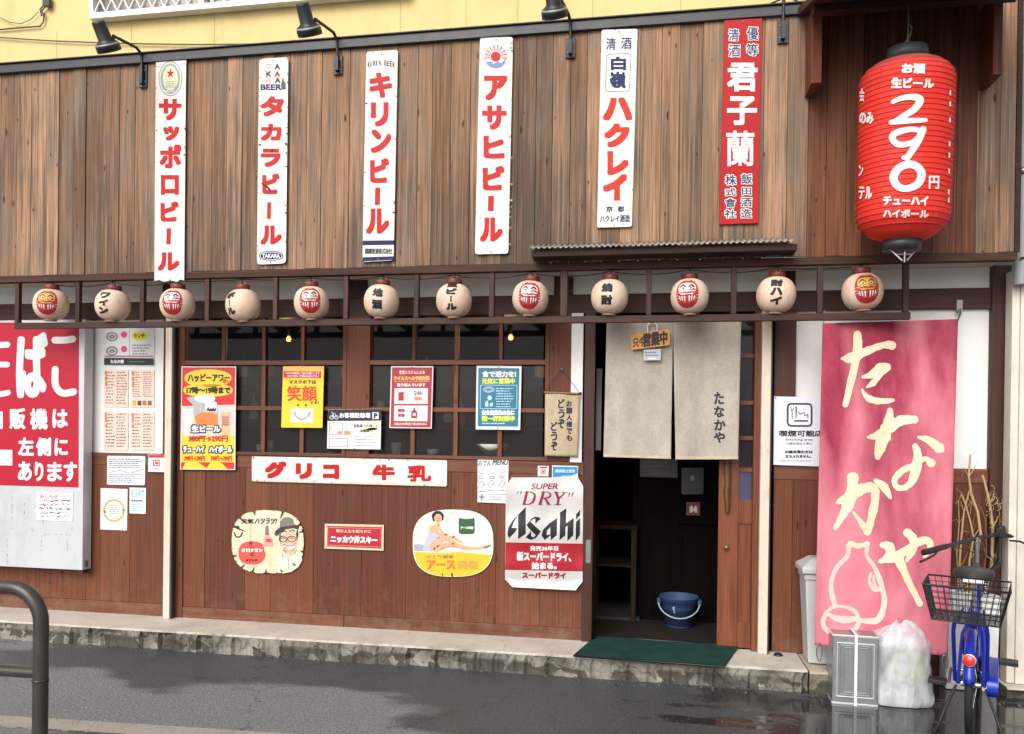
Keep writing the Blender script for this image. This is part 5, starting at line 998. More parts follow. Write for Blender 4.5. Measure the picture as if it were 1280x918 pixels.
for k, (px, py, kind, lon, lb) in enumerate(LANS):
    c = P(px, py, -.33); root = thing("paper_lantern", lb, "lantern", c, GLAN)
    for nm, me in (("paper_shade", PM_SHADE), ("collar", PM_COL), ("base_ring", PM_BASE), ("hanging_wire", PM_HOOK)):
        o = bpy.data.objects.new(nm, me); COL.objects.link(o); o.parent = root
    root.rotation_euler = (0, math.radians(random.uniform(-4, 4)), 0)
    mb = MB(); 
    d = Draw(mb, on_lantern(math.atan2(-c.x, DIST-.33)+OFFS[k]), .16, .0006)
    if isinstance(kind, str): daruma(d, kind == 'D1')
    else:
        n = len(kind); H0 = {2: .56, 3: .46, 4: .42}[n]; y = {2: -.62, 3: -.70, 4: -.98}[n]
        for ch in kind:
            if ch == 'ー': d.poly([(-.045, y+.03), (.045, y+.03), (.03, y+H0-.06), (-.06, y+H0-.06)], DARKTXT, 1)
            else: d.text(ch, -.30, y+.02, .30, y+H0-.05, DARKTXT, 1, .034, k=8)
            y += H0+(.1 if n == 2 else 0)
    mb.build("emblem" if isinstance(kind, str) else "lettering", root, org=Vector((0, 0, 0)))
# lantern cord
def cable(name, label, pts, r, m, cat="cable"):
    mb = MB(); c = Vector(pts[0]); mb.tube([Vector(p) for p in pts], r, m, 6); o = mb.build(name, None, org=c); return tag(o, label, cat)
def sag(A, B, s, n=8): return [A.lerp(B, i/n)-Vector((0, 0, s*4*(i/n)*(1-i/n))) for i in range(n+1)]
pts = []
hooks = [P(px, 348, -.325) for px, *_ in LANS]; zc = ZB-.06
for a, b in zip(hooks[:-1], hooks[1:]): pts += sag(Vector((a.x, -.325, zc)), Vector((b.x, -.325, zc)), random.uniform(.005, .035))[:-1]
cable("power_cord", "thin black cord looping between the tops of the round lanterns", pts, .0035, BLACK, "cord")
# ------------------------------------------------------------------ big red lantern
RYC = -.72
cc = P(1131, 181, RYC); sc_ = (ray(1131, 181)*((RYC+DIST)/ray(1131, 181).y)).length/1000*.86
dep = (RYC+DIST)/ray(1131, 181).y; RR_ = 59*dep/F*.945; zT = P(1131, 80, RYC).z-cc.z; zB_ = P(1131, 297, RYC).z-cc.z
REDL = mat("red_lantern_vinyl", '#dc2f24', .6, spec=.25, vary=.08, scale=8, dirt='#b5655a', dirt_amt=.3)
_nt = REDL.node_tree; _b = _nt.nodes["Principled BSDF"]; _src = _b.inputs['Base Color'].links[0].from_socket     # settled dust on what faces up
_g = _nt.nodes.new("ShaderNodeNewGeometry"); _s = _nt.nodes.new("ShaderNodeSeparateXYZ"); _nt.links.new(_g.outputs['Normal'], _s.inputs[0])
_r = _nt.nodes.new("ShaderNodeMapRange"); _r.inputs[1].default_value = .25; _r.inputs[2].default_value = .9; _r.inputs[4].default_value = .75; _nt.links.new(_s.outputs['Z'], _r.inputs[0])
_m = _nt.nodes.new("ShaderNodeMix"); _m.data_type = 'RGBA'; _nt.links.new(_r.outputs[0], _m.inputs[0]); _nt.links.new(_src, _m.inputs[6]); _m.inputs[7].default_value = lin('#77605a')+(1,); _nt.links.new(_m.outputs[2], _b.inputs['Base Color'])
SQ = Matrix(((1, 0, 0), (0, .8, 0), (0, 0, 1)))
root = thing("paper_lantern", "huge red barrel lantern with white price lettering hanging under the hood", "lantern", cc)
RP = []
NR = 34
for i in range(NR*2+1):
    t = i/(NR*2); z = zB_+(zT-zB_)*t; e = min(t, 1-t)*(zT-zB_); f = 1-(1-min(1, e/.125))**2.3*.36; f *= 1-.035*(1-t)*1.0
    RP.append((RR_*f+(.0042 if i % 2 else -.0025), z))
def rl_r(z):
    t = max(0, min(1, (z-zB_)/(zT-zB_))); e = min(t, 1-t)*(zT-zB_); return RR_*(1-(1-min(1, e/.125))**2.3*.36)*(1-.035*(1-t))
RP2 = [(.10, zB_-.022), (RP[0][0]*.8, zB_-.012)]+RP+[(RP[-1][0]*.85, zT+.008), (.10, zT+.014)]
mb = MB(); mb.lathe(RP2, cc, REDL, 56, SQ); mb.build("lantern_body", root)
mb = MB(); RIBM = mat("lantern_hoop_dark_red", '#b92119', .6, vary=.1)  # dark wire hoops visible through the red skin
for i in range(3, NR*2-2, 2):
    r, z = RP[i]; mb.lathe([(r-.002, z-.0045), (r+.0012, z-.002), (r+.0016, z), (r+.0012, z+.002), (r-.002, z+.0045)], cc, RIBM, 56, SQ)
mb.build("hoops", root)
rt, rb = RP[-1][0], RP[0][0]
CAPM = mat("lantern_dark_cap", '#3c4440', .5, vary=.2)
mb = MB(); mb.lathe([(.10, zT+.0145), (.112, zT+.014), (.108, zT+.085), (.06, zT+.1), (0, zT+.1)], cc, CAPM, 36, SQ); mb.build("top_cap", root)
mb = MB(); mb.lathe([(0, zB_-.075), (.104, zB_-.075), (.108, zB_-.018), (.09, zB_-.016)], cc, BLACKM, 36, SQ); mb.build("bottom_cap", root)
zz_ = P(1131, 8, RYC).z-cc.z
mb = MB(); mb.tube([cc+Vector((0, 0, zT+.1)), cc+Vector((0, 0, zz_+.05))], .006, STEEL, 8); mb.tube([cc+Vector((-.02, 0, zT+.11)), cc+Vector((0.01, 0, zT+.16)), cc+Vector((.02, 0, zT+.2)), cc+Vector((0, 0, zT+.23))], .005, STEEL, 6); mb.build("hanging_hook", root)
zq = zB_-.075
mb = MB(); 
for a, b in (((-.085, -.02, zq+.02), (-.012, -.06, zq-.07)), ((.085, -.02, zq+.02), (.012, -.06, zq-.07)), ((0, -.06, zq-.08), (0, -.06, zq-.02)), ((-.04, -.04, zq-.03), (.04, -.04, zq-.03))): mb.tube([cc+Vector(a), cc+Vector(b)], .006, STEEL, 6)
mb.build("steadying_wire", root)
vdir = (CAMP-cc); lonc = math.atan2(vdir.x, -vdir.y)
def on_red(x, y, l):     # printed place on the lantern skin
    z = P(1131, y, RYC).z-cc.z
    for it in range(4):
        r = rl_r(z)+.0055+l; a = 0.0
        for _ in range(14):      # angle whose front point lies on the sight line's plane
            q = cc+Vector((r*math.sin(a), -.8*r*math.cos(a), z)); v = q-CAMP; sx = CX+F*v.dot(_rt)/v.dot(_fw)
            a += max(-.3, min(.3, (x-sx)*dep/F/r/max(.25, math.cos(a-lonc)))); a = max(lonc-1.35, min(lonc+1.35, a))
        v = cc+Vector((r*math.sin(a), -.8*r*math.cos(a), z))-CAMP; sy = CY-F*v.dot(_up)/v.dot(_fw)
        z = max(zB_, min(zT, z+(sy-y)*v.dot(_fw)/F))
    return cc+Vector((r*math.sin(a), -.8*r*math.cos(a), z))
mb = MB(); d = Draw(mb, on_red, 4.0, .0007)
W = mat("lantern_white_print", '#e6d8d4', .55)
def z7(p): return [(1050+x/3.06, 30+y/3.06) for x, y in p]
d.text("お酒", 1126, 79.5, 1155.5, 92.4, W, 1, .7); d.text("生ビール", 1113, 97.4, 1166.5, 110.6, W, 1, .7)
d.stroke(z7([(200, 300), (235, 285), (275, 280), (305, 290), (285, 325), (240, 355), (200, 378)]), [5, 6.5, 8, 9.6, 8.6, 7, 5], W, 1); d.stroke(z7([(195, 378), (245, 372), (328, 368)]), [6, 7.6, 5], W, 2)
d.stroke(z7([(318, 410), (270, 404), (215, 418), (200, 438), (225, 462), (275, 455), (302, 430)]), [6, 7, 8, 8.4, 7.6, 6.6, 6], W, 1); d.stroke(z7([(318, 404), (300, 445), (280, 480), (258, 515)]), [8.6, 9.4, 8.4, 7], W, 2); d.ell(*z7([(250, 512)])[0], 4.6, 3, W, 1, 14)
d.stroke(z7([(262, 538), (225, 555), (207, 590), (225, 622), (260, 630), (300, 612), (315, 575), (295, 545)]), [9.5, 9.8, 10.4, 9, 8.4, 9.6, 10.6, 9.6], W, 1, closed=True)
d.text("円", 1162, 219.6, 1175, 236, W, 1, .5); d.text("チューハイ", 1105, 245.4, 1162, 257, W, 1, .6); d.text("ハイボール", 1105, 262, 1162.4, 272.6, W, 1, .6)
d.text("会", 1073.2, 111, 1079.6, 128, W, 1, .25, k=4); d.text("のみ", 1073.6, 141, 1091.5, 156, W, 1, .45, k=6); d.text("ン", 1073.6, 207, 1079.6, 221, W, 1, .4, k=4); d.text("テル", 1074, 234, 1091, 250, W, 1, .45, k=6)
for y in (112, 126, 146, 176, 190, 210, 236, 246): d.poly([(1186.4, y), (1188.2, y+1), (1188, y+7), (1186, y+6)], W, 1)
mb.build("lettering", root)
root.rotation_euler = (0, math.radians(0.8), 0)
# ------------------------------------------------------------------ spotlights
LAMPB = mat("black_lamp_housing", '#1c1d1f', .42, vary=.25, scale=20); LENS = mat("lamp_rim_grey", '#9b9a9c', .35, .3)
def spotlight(px, pt, pb_, head, lb, axis_deg=8):
    c = P(px, (pt+pb_)/2, YC); z0, z1 = P(px, pb_, YC-.01).z, P(px, pt, YC-.01).z
    root = thing("spotlight", lb, "lamp", c, "black gooseneck spotlights over the enamel signs")
    mb = MB(); mb.box((c.x-.032, YC-.018, z0), (c.x+.032, YC-.005, z1), LAMPB, .5)
    for sx in (-1, 1):
        for zz in (.25, .75): mb.lathe([(0, .004), (.005, .003), (.007, 0)], (c.x+sx*.016, YC-.018, z0+(z1-z0)*zz), STEEL, 8, Matrix.Rotation(math.radians(90), 3, 'X'))
    mb.build("wall_plate", root, .002)
    top = ZR+.16
    if head is None: arm = [(c.x, YC-.03, z0+.03), (c.x, YC-.03, z1), (c.x, YC-.035, top+.2), (c.x, YC-.08, top+.27), (c.x-.02, YC-.4, top+.38)]; hc = Vector((c.x-.02, YC-.42, top+.40))
    else:
        hc = P(head[0], head[1], YC-.41); A = Vector((c.x, YC-.03, ZR+.035)); hx = P(head[0]+10, head[1]-5, YC-.40); arm = [(c.x, YC-.03, z0+.03), (c.x, YC-.03, z1), tuple(A), tuple(A+Vector((-.004, -.012, .03))), tuple(A+Vector((-.01, -.05, .05))), tuple(hx)]
    mb = MB(); mb.tube(arm, .0105, LAMPB, 10); mb.box((c.x-.012, YC-.045, z0+.02), (c.x+.012, YC-.0185, z1-.02), LAMPB, .5); mb.build("arm", root)
    ax = Matrix.Rotation(math.radians(-3), 3, 'Y') @ Matrix.Rotation(math.radians(36), 3, 'X')
    mb = MB(); mb.lathe([(0, .115), (.040, .114), (.044, .105), (.046, .0), (.060, -.012), (.074, -.02)], hc, LAMPB, 28, ax); mb.tube([hc+Vector((.0, .02, .03)), hc+Vector((.045, .03, .015))], .014, LAMPB, 8); mb.build("housing", root)
    mb = MB(); mb.lathe([(.074, -.02), (.077, -.022), (.0775, -.03)], hc, LENS, 28, ax); mb.lathe([(.0775, -.03), (.080, -.036), (.080, -.072), (.073, -.073), (.07, -.03), (0, -.026)], hc, LAMPB, 28, ax); mb.build("rim", root)
spotlight(180.5, 82, 110, (131.5, 50), "black gooseneck spotlight left of the star-emblem sign", 9)
spotlight(423.5, 70, 94, (384, 29), "black gooseneck spotlight between the second and third enamel signs", 8)
spotlight(713.5, 48, 73, (692, 6), "black gooseneck spotlight between the fourth and fifth enamel signs from the left", 4)
spotlight(978, 26, 55, None, "black spotlight with a straight upright arm beside the lantern hood")
# ------------------------------------------------------------------ door curtain
LINEN = None
def cloth_mat(name, a, b, rough=.9, wscale=220, fade_and_skylight=None, blotch=1.5, trans=0.0):
    m, nt, bs = nodes_of(name); N, L = nt.nodes.new, nt.links.new
    g = N("ShaderNodeNewGeometry"); n = N("ShaderNodeTexNoise"); n.inputs['Scale'].default_value = blotch*3; n.inputs['Detail'].default_value = 7; n.inputs['Roughness'].default_value = .6
    mp = N("ShaderNodeMapping"); mp.inputs['Scale'].default_value = (1, 1, .5); L(g.outputs['Position'], mp.inputs[0]); L(mp.outputs[0], n.inputs['Vector'])
    mr = N("ShaderNodeMapRange"); mr.inputs[1].default_value = .32; mr.inputs[2].default_value = .68; L(n.outputs['Fac'], mr.inputs[0])
    k = N("ShaderNodeMix"); k.data_type = 'RGBA'; k.inputs[6].default_value = lin(a)+(1,); k.inputs[7].default_value = lin(b)+(1,); L(mr.outputs[0], k.inputs[0]); out = k.outputs[2]
    w1 = N("ShaderNodeTexNoise"); w1.inputs['Scale'].default_value = wscale; mpw = N("ShaderNodeMapping"); mpw.inputs['Scale'].default_value = (1, 1, .12); L(g.outputs['Position'], mpw.inputs[0]); L(mpw.outputs[0], w1.inputs['Vector'])
    w2 = N("ShaderNodeTexNoise"); w2.inputs['Scale'].default_value = wscale; mpv = N("ShaderNodeMapping"); mpv.inputs['Scale'].default_value = (.12, 1, 1); L(g.outputs['Position'], mpv.inputs[0]); L(mpv.outputs[0], w2.inputs['Vector'])
    ad = N("ShaderNodeMath"); ad.operation = 'ADD'; L(w1.outputs['Fac'], ad.inputs[0]); L(w2.outputs['Fac'], ad.inputs[1])
    bp = N("ShaderNodeBump"); bp.inputs['Strength'].default_value = .35; bp.inputs['Distance'].default_value = .003; L(ad.outputs[0], bp.inputs['Height']); L(bp.outputs[0], bs.inputs['Normal'])
    ov = N("ShaderNodeMapRange"); ov.inputs[1].default_value = .7; ov.inputs[2].default_value = 1.3; ov.inputs[3].default_value = .86; ov.inputs[4].default_value = 1.1; L(ad.outputs[0], ov.inputs[0])
    mu = N("ShaderNodeMix"); mu.data_type = 'RGBA'; mu.blend_type = 'MULTIPLY'; mu.inputs[0].default_value = 1; L(out, mu.inputs[6]); L(ov.outputs[0], mu.inputs[7]); out = mu.outputs[2]
    if fade_and_skylight:
        f = N("ShaderNodeTexNoise"); f.inputs['Scale'].default_value = 2.2; f.inputs['Detail'].default_value = 5; mpf = N("ShaderNodeMapping"); mpf.inputs['Scale'].default_value = (1.8, 1, .55); mpf.inputs['Location'].default_value = fade_and_skylight[2]; L(g.outputs['Position'], mpf.inputs[0]); L(mpf.outputs[0], f.inputs['Vector'])
        fr = N("ShaderNodeMapRange"); fr.inputs[1].default_value = .42; fr.inputs[2].default_value = .72; fr.inputs[4].default_value = fade_and_skylight[1]; szz = N('ShaderNodeSeparateXYZ'); L(g.outputs['Position'], szz.inputs[0]); bl = N('ShaderNodeMapRange'); bl.inputs[1].default_value = 2.2; bl.inputs[2].default_value = .8; bl.inputs[3].default_value = -.08; bl.inputs[4].default_value = .16; L(szz.outputs['Z'], bl.inputs[0]); sm_ = N('ShaderNodeMath'); L(f.outputs['Fac'], sm_.inputs[0]); L(bl.outputs[0], sm_.inputs[1]); L(sm_.outputs[0], fr.inputs[0])  # height bias paints the lower cloth paler, as extra sky light
        mf = N("ShaderNodeMix"); mf.data_type = 'RGBA'; L(fr.outputs[0], mf.inputs[0]); L(out, mf.inputs[6]); mf.inputs[7].default_value = lin(fade_and_skylight[0])+(1,); out = mf.outputs[2]
    L(out, bs.inputs['Base Color']); bs.inputs['Roughness'].default_value = rough; bs.inputs['Specular IOR Level'].default_value = .2
    return m
LINEN = cloth_mat("hemp_curtain_cloth", '#a1978a', '#b6ac9f', blotch=2.6)
def grid_cloth(quad, mp, nx, ny, m, mb, th=.002):
    """two-sided cloth over a quad in photo pixels (TL, TR, BR, BL)"""
    TL, TR, BR, BL_ = (Vector(q) for q in quad); vs = []; n = (nx+1)*(ny+1)
    for l in (0, -th):
        for j in range(ny+1):
            for i in range(nx+1):
                u, v = i/nx, j/ny; p = (TL.lerp(TR, u)).lerp(BL_.lerp(BR, u), v); vs.append(mp(p.x, p.y, l))
    w = nx+1; fs = []
    for j in range(ny):
        for i in range(nx):
            a = j*w+i; fs.append((a, a+w, a+w+1, a+1)); b = a+n; fs.append((b, b+1, b+w+1, b+w))
    ring = [i for i in range(w)]+[j*w+nx for j in range(1, ny+1)]+[ny*w+i for i in range(nx-1, -1, -1)]+[j*w for j in range(ny-1, 0, -1)]
    for a, b in zip(ring, ring[1:]+ring[:1]): fs.append((a, b, b+n, a+n))
    mb.add(vs, fs, m, True)
def nmap(ph): return lambda x, y, l: P(x, y, -.09-.014*math.sin((x-757)*.075+ph)*min(1, (y-395)/120)-.002*math.sin(x*.23+y*.02)-l)
root = thing("door_curtain", "split beige hemp door curtain with a small black name, hung over the doorway", "curtain", P(840, 404, -.09))
mb = MB(); mp1 = nmap(.4); grid_cloth([(758.5, 398), (841.6, 398), (838.6, 574), (754.2, 571.5)], mp1, 40, 60, LINEN, mb); d = Draw(mb, mp1, 5); mb.build("cloth_panel", root)
mb = MB(); mp2 = nmap(1.7); grid_cloth([(841.2, 398), (926.6, 398), (922.6, 574.4), (844.4, 574.6)], mp2, 40, 60, LINEN, mb); mb.build("cloth_panel", root)
HEM = cloth_mat("pale_hem", '#b8a98f', '#c7b9a0', blotch=3)
mb = MB(); d = Draw(mb, mp1, 4, .001); d.poly([(754.4, 568), (838.7, 570.6), (838.6, 573.8), (754.3, 571.2)], HEM, 1); d = Draw(mb, mp2, 4, .001); d.poly([(844.5, 571), (922.7, 570.8), (922.6, 574.2), (844.4, 574.4)], HEM, 1); mb.build("hem", root)
mb = MB(); d = Draw(mb, mp2, 4, .001)
for ch, x0, y0, x1, y1 in (("た", 892.4, 490.2, 905, 505.8), ("な", 892.6, 507.6, 905.4, 522), ("か", 892.6, 524.4, 907, 538.5), ("や", 892.4, 540.2, 906.4, 553.8)): d.text(ch, x0, y0, x1, y1, INK, 1, .55, k=8)
mb.build("lettering", root)
a, b = P(752, 398, -.09), P(931, 398, -.09)
mb = MB(); mb.tube([(a.x, -.09, 2.372), (b.x, -.09, 2.372)], .013, mat("bamboo_rod", '#7d6244', .5), 12); mb.build("rod", root)
# open-for-business board
q = [(788.3, 418.4), (837, 411.8), (837.7, 431.4), (789.4, 437.8)]
YO = -.125
s = Item("open_sign", "small orange board with brushed characters hooked on the door curtain", "sign", rounded(q, 1), YO, .008, mat("orange_wood_board", '#d79a4e', .6, vary=.15, scale=25))
d = s.part("lettering"); d.text("只今", 791, 421.6, 806, 434, mat("brush_brown", '#6a2416', .5), 1, .35, k=6, sl=-.13); d.text("営業中", 803.6, 415, 834.6, 432.6, mat("brush_dark", '#3a1712', .5), 1, .75, k=8, sl=-.13); s.done()
mb = MB(); d_ = []
for i in range(15):
    a = math.radians(-20+i*220/14); d_.append(P(815.4+6.2*math.cos(a), 409.4-6.4*math.sin(a), YO+.006))
d_ = [P(821.4, 415, YO+.006)]+d_+[P(809.4, 416, YO+.006)]
mb.tube(d_, .0045, mat("white_plastic_ring", '#d9d9d6', .35), 8); mb.build("hook", s.root)
s = Item("paper_tag", "clear-wrapped paper tag just under the orange open board", "paper", [(804.6, 437.4), (826.4, 436.4), (825.8, 450.4), (804.6, 450.8)], YO+.006, .003, glass("clear_sleeve", '#c9cbd0', .12, .8))
d = s.part("print"); d.lines(806, 439, 824, 446, 2, GREYINK, 1, .5); d.rect(810, 447.6, 820, 449.6, WHITEP, 1); s.done()
# hanging scroll
SCR = cloth_mat("scroll_burlap", '#ab987c', '#bfae93', wscale=160, blotch=3)
smap = lambda x, y, l: P(x, y, -.05-.012*math.sin((y-490)/80*math.pi)-.004*math.sin(x*.2)-l)
root = thing("hanging_scroll", "small burlap scroll with brushed characters hung on cords left of the doorway", "scroll", P(702, 492, -.05))
mb = MB(); grid_cloth([(681.6, 490.4), (724.2, 492), (721.8, 571), (681, 570.2)], smap, 14, 24, SCR, mb); mb.build("cloth", root)
mb = MB(); a, b = smap(680, 490.6, .004), smap(725.4, 492.4, .004); mb.tube([a, b], .007, mat("scroll_rod", '#7c6242', .5), 8); mb.lathe([(0, -.012), (.011, -.008), (.011, .008), (0, .012)], b, DARKW, 10); mb.build("rod", root)
mb = MB(); t = P(702, 461.5, -.03); mb.tube([a, t], .002, BLACK, 5); mb.tube([t, b], .002, BLACK, 5); mb.lathe([(0, .008), (.006, .004), (.006, -.01), (0, -.012)], t, STEEL, 8); mb.build("cord", root)
mb = MB(); d = Draw(mb, smap, 4, .001)
def vcol(s_, x, y0, y1, w, b):
    h = (y1-y0)/len(s_)
    for i, ch in enumerate(s_): d.text(ch, x-w/2, y0+i*h+.5, x+w/2, y0+(i+1)*h-.5, INK, 1, b, k=6)
vcol("お一人様でも", 711.6, 500.5, 552, 7.4, .3); d.mb = mb
vcol("どうぞ", 701.6, 498.5, 536, 8.4, .4); vcol("どうぞ", 692.6, 527, 564, 8.2, .4); mb.build("lettering", root)
# ------------------------------------------------------------------ pink banner
BAN = cloth_mat("faded_sky_lit_crimson_cloth", '#8e2f44', '#ac475b', wscale=150, fade_and_skylight=('#dd8792', .9, (.4, 0, 2.0)), blotch=1.6)  # patchy fading, plus a lower half painted paler for sky light
from mathutils import noise as MN
BANP = mat("banner_resist_pink", '#e6bdb0', .85, vary=.1, scale=12)
BANL = mat("banner_resist_cream", '#e6cfb0', .85, vary=.1, scale=12)
BQ = [(1028.2, 404.6), (1197.6, 399), (1185, 820), (1018.2, 806.8)]
def bmap(x, y, l):
    v = max(0, min(1, (y-400)/412)); xl = 1028.2-10*v; xr_ = 1197.6-12.6*v; u = (x-xl)/(xr_-xl)
    Y = (-.31*(1-u)-.13*u)*(1-v)+(-.40*(1-u)-.47*u)*v-.045*math.sin(v*math.pi)
    Y += -.012*math.sin(u*7.5+v*2.2)*(.4+.6*v)-.008*math.sin(u*17+v*5)-.02*math.exp(-((u*.9-v*.8-.02)/.06)**2)*max(0, 1-v*2.2)
    q_ = Vector((u*2.6, v*5.5, 3.3)); Y += .014*MN.noise(q_)+.006*MN.noise(q_*2.4)+.0035*math.sin(v*60)*max(0, MN.noise(q_*.9))
    return P(x, y, Y-l)
root = thing("banner", "faded pink banner, sky light painted in below, with cream brushed lettering and a gourd bottle drawing", "banner", bmap(1110, 402, 0))
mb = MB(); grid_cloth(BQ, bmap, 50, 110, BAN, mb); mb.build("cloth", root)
mb = MB(); d = Draw(mb, bmap, 4, .0016); d.rough = .10
def b1(p): return [(1020+x/4.478, 395+y/4.478) for x, y in p]
def b2(p): return [(1000+x/4.172, 600+y/4.172) for x, y in p]
def bs(f, pts, w, sm=True, lay=1, m=None): k = 4.478 if f is b1 else 4.172; d.stroke(f(pts), [q/k*1.22*random.uniform(.85, 1.15) for q in w], BANP if f is b2 and max(p[1] for p in pts) > 500 and min(p[0] for p in pts) < 400 else BANL, lay, smooth=sm)
bs(b1, [(232, 105), (232, 200), (205, 330), (165, 497)], [40, 44, 36, 30], True); bs(b1, [(145, 240), (200, 235), (280, 200), (375, 165), (425, 165)], [12, 46, 38, 34, 48], True, 2)
bs(b1, [(262, 342), (310, 330), (365, 290), (400, 285)], [14, 34, 46, 30]); bs(b1, [(400, 290), (360, 330), (320, 375), (285, 400)], [36, 26, 30, 8], True, 2); bs(b1, [(258, 412), (280, 450), (320, 472), (380, 478), (432, 472)], [10, 22, 30, 28, 18])
bs(b1, [(415, 530), (405, 600), (375, 680), (345, 790)], [28, 40, 62, 36]); bs(b1, [(290, 680), (345, 670), (420, 620), (480, 585), (550, 580)], [10, 40, 46, 44, 40], True, 2); bs(b1, [(575, 680), (630, 695), (690, 740)], [12, 38, 44]); bs(b1, [(650, 735), (705, 750)], [10, 20], False)
bs(b1, [(555, 730), (570, 780), (560, 850), (540, 920), (500, 960), (455, 960), (440, 920), (480, 870), (560, 830), (610, 800), (645, 825)], [26, 46, 42, 34, 30, 30, 26, 30, 26, 22, 32])
bs(b2, [(275, -10), (270, 60), (250, 130), (215, 200), (185, 250)], [44, 44, 46, 32, 22]); bs(b2, [(195, 118), (250, 95), (320, 50), (385, 45), (390, 110), (375, 190), (352, 275)], [14, 46, 44, 40, 34, 32, 32], True, 2); bs(b2, [(352, 272), (320, 225), (275, 165)], [28, 22, 8]); bs(b2, [(395, 5), (440, 40), (472, 95)], [20, 34, 10])
bs(b2, [(430, 340), (465, 350), (470, 390), (430, 425)], [22, 46, 40, 20]); bs(b2, [(420, 425), (490, 405), (560, 365), (610, 330), (660, 315), (680, 350), (650, 400)], [20, 44, 34, 36, 32, 26, 14], True, 2); bs(b2, [(560, 275), (590, 310), (585, 370), (555, 425)], [34, 40, 32, 12]); bs(b2, [(505, 400), (530, 450), (570, 540), (625, 645)], [40, 38, 22, 32], True, 3)
bs(b2, [(262, 330), (300, 345), (350, 335)], [20, 22, 20]); bs(b2, [(255, 345), (245, 400), (190, 460), (162, 540), (170, 610), (182, 650)], [22, 22, 20, 20, 20, 20]); bs(b2, [(350, 345), (350, 400), (385, 450), (408, 500), (430, 570), (440, 630), (425, 700), (395, 735), (320, 735)], [18, 16, 18, 22, 24, 26, 26, 28, 18])
bs(b2, [(370, 490), (362, 530), (385, 570), (415, 572), (420, 545)], [12, 14, 16, 16, 14]); bs(b2, [(385, 500), (385, 530), (400, 565)], [8, 10, 8])
bs(b2, [(140, 690), (170, 665), (215, 660), (270, 675), (300, 705), (285, 725), (220, 728), (170, 715), (140, 690)], [10, 16, 16, 16, 20, 22, 30, 22, 10]); bs(b2, [(140, 690), (120, 740), (135, 780), (175, 800), (240, 805), (290, 775), (310, 730)], [20, 20, 22, 24, 24, 22, 20], True, 2); bs(b2, [(165, 805), (185, 830), (260, 815)], [16, 22, 14])
mb.build("lettering", root)
mb = MB(); a = bmap(1197, 401, .0); hk = P(1198.5, 385, -.014)
mb.box((hk.x-.015, -.022, hk.z-.03), (hk.x+.02, -.0125, hk.z+.05), STEEL); mb.tube([hk+Vector((0, -.02, -.01)), (hk+a)/2+Vector((0.01, -.01, 0)), a], .005, STEEL, 6); mb.build("corner_hook", root)
mb = MB(); a = bmap(1029, 406, 0); mb.tube([a, P(1031, 396, -.335), P(1031, 388, -.335)], .003, STEEL, 6); mb.build("corner_tie", root)
def carab(p, nm):
    mb = MB(); pts = []
    for i in range(17):
        t = 2*math.pi*i/16; pts.append(p+Vector((.016*math.sin(t)*(1+.25*math.cos(t)), .002, -.055+.05*math.cos(t))))
    mb.tube(pts, .0042, STEEL, 6, cap=False); mb.tube([p+Vector((0, 0, .012)), p+Vector((0, 0, -.008))], .006, STEEL, 6); mb.build(nm, root)
carab(bmap(1024.5, 806, .004), "carabiner"); carab(bmap(1181.5, 818, .004), "carabiner")
# ------------------------------------------------------------------ bucket, mat, things inside the doorway
BLUEB = mat("blue_bucket_plastic", '#33476b', .45, vary=.1, scale=14)
c = PZ(848, 783, .14); c.z = .14
root = thing("bucket", "blue plastic bucket with its handle down, standing inside the doorway", "bucket", c)
hb = .228; K = .87
mb = MB(); mb.lathe([(r_*K, z_) for r_, z_ in [(0, .004), (.112, .002), (.118, .01), (.122, .05), (.126, .052), (.131, .10), (.158, hb-.03), (.164, hb-.028), (.167, hb-.004), (.172, hb), (.168, hb+.004), (.158, hb), (.120, .02), (0, .018)]], c, BLUEB, 40); mb.build("pail", root)
mb = MB(); pts = []
for i in range(21):
    t = math.pi*i/20; pts.append(c+Vector((-.153*math.cos(t), -.045-.10*math.sin(t), hb-.03-.108*math.sin(t))))
mb.tube(pts, .0055, mat("grey_handle_plastic", '#9aa3a8', .4), 8)
for sx in (-1, 1): mb.box(tuple(c+Vector((sx*.150-.012, -.065, hb-.05))), tuple(c+Vector((sx*.150+.012, -.02, hb-.01))), BLUEB)
mb.build("handle", root)
mb = MB()
def bmapk(x, y, l):
    a = math.radians(-14)+x; r = .131+(.158-.131)*(y-.10)/(hb-.03-.10)+.0012+l; r *= K; return c+Vector((r*math.sin(a), -r*math.cos(a), y))
for pts in ([(-.14, .17), (-.02, .175), (-.03, .145), (-.12, .143)], [(-.1, .135), (-.01, .137), (-.02, .118), (-.08, .118)]): mb.add([bmapk(x, y, 0) for x, y in pts], [(3, 2, 1, 0)], mat("worn_label", '#aab4c0', .6, vary=.3, scale=90))
mb.build("sticker_patch", root)
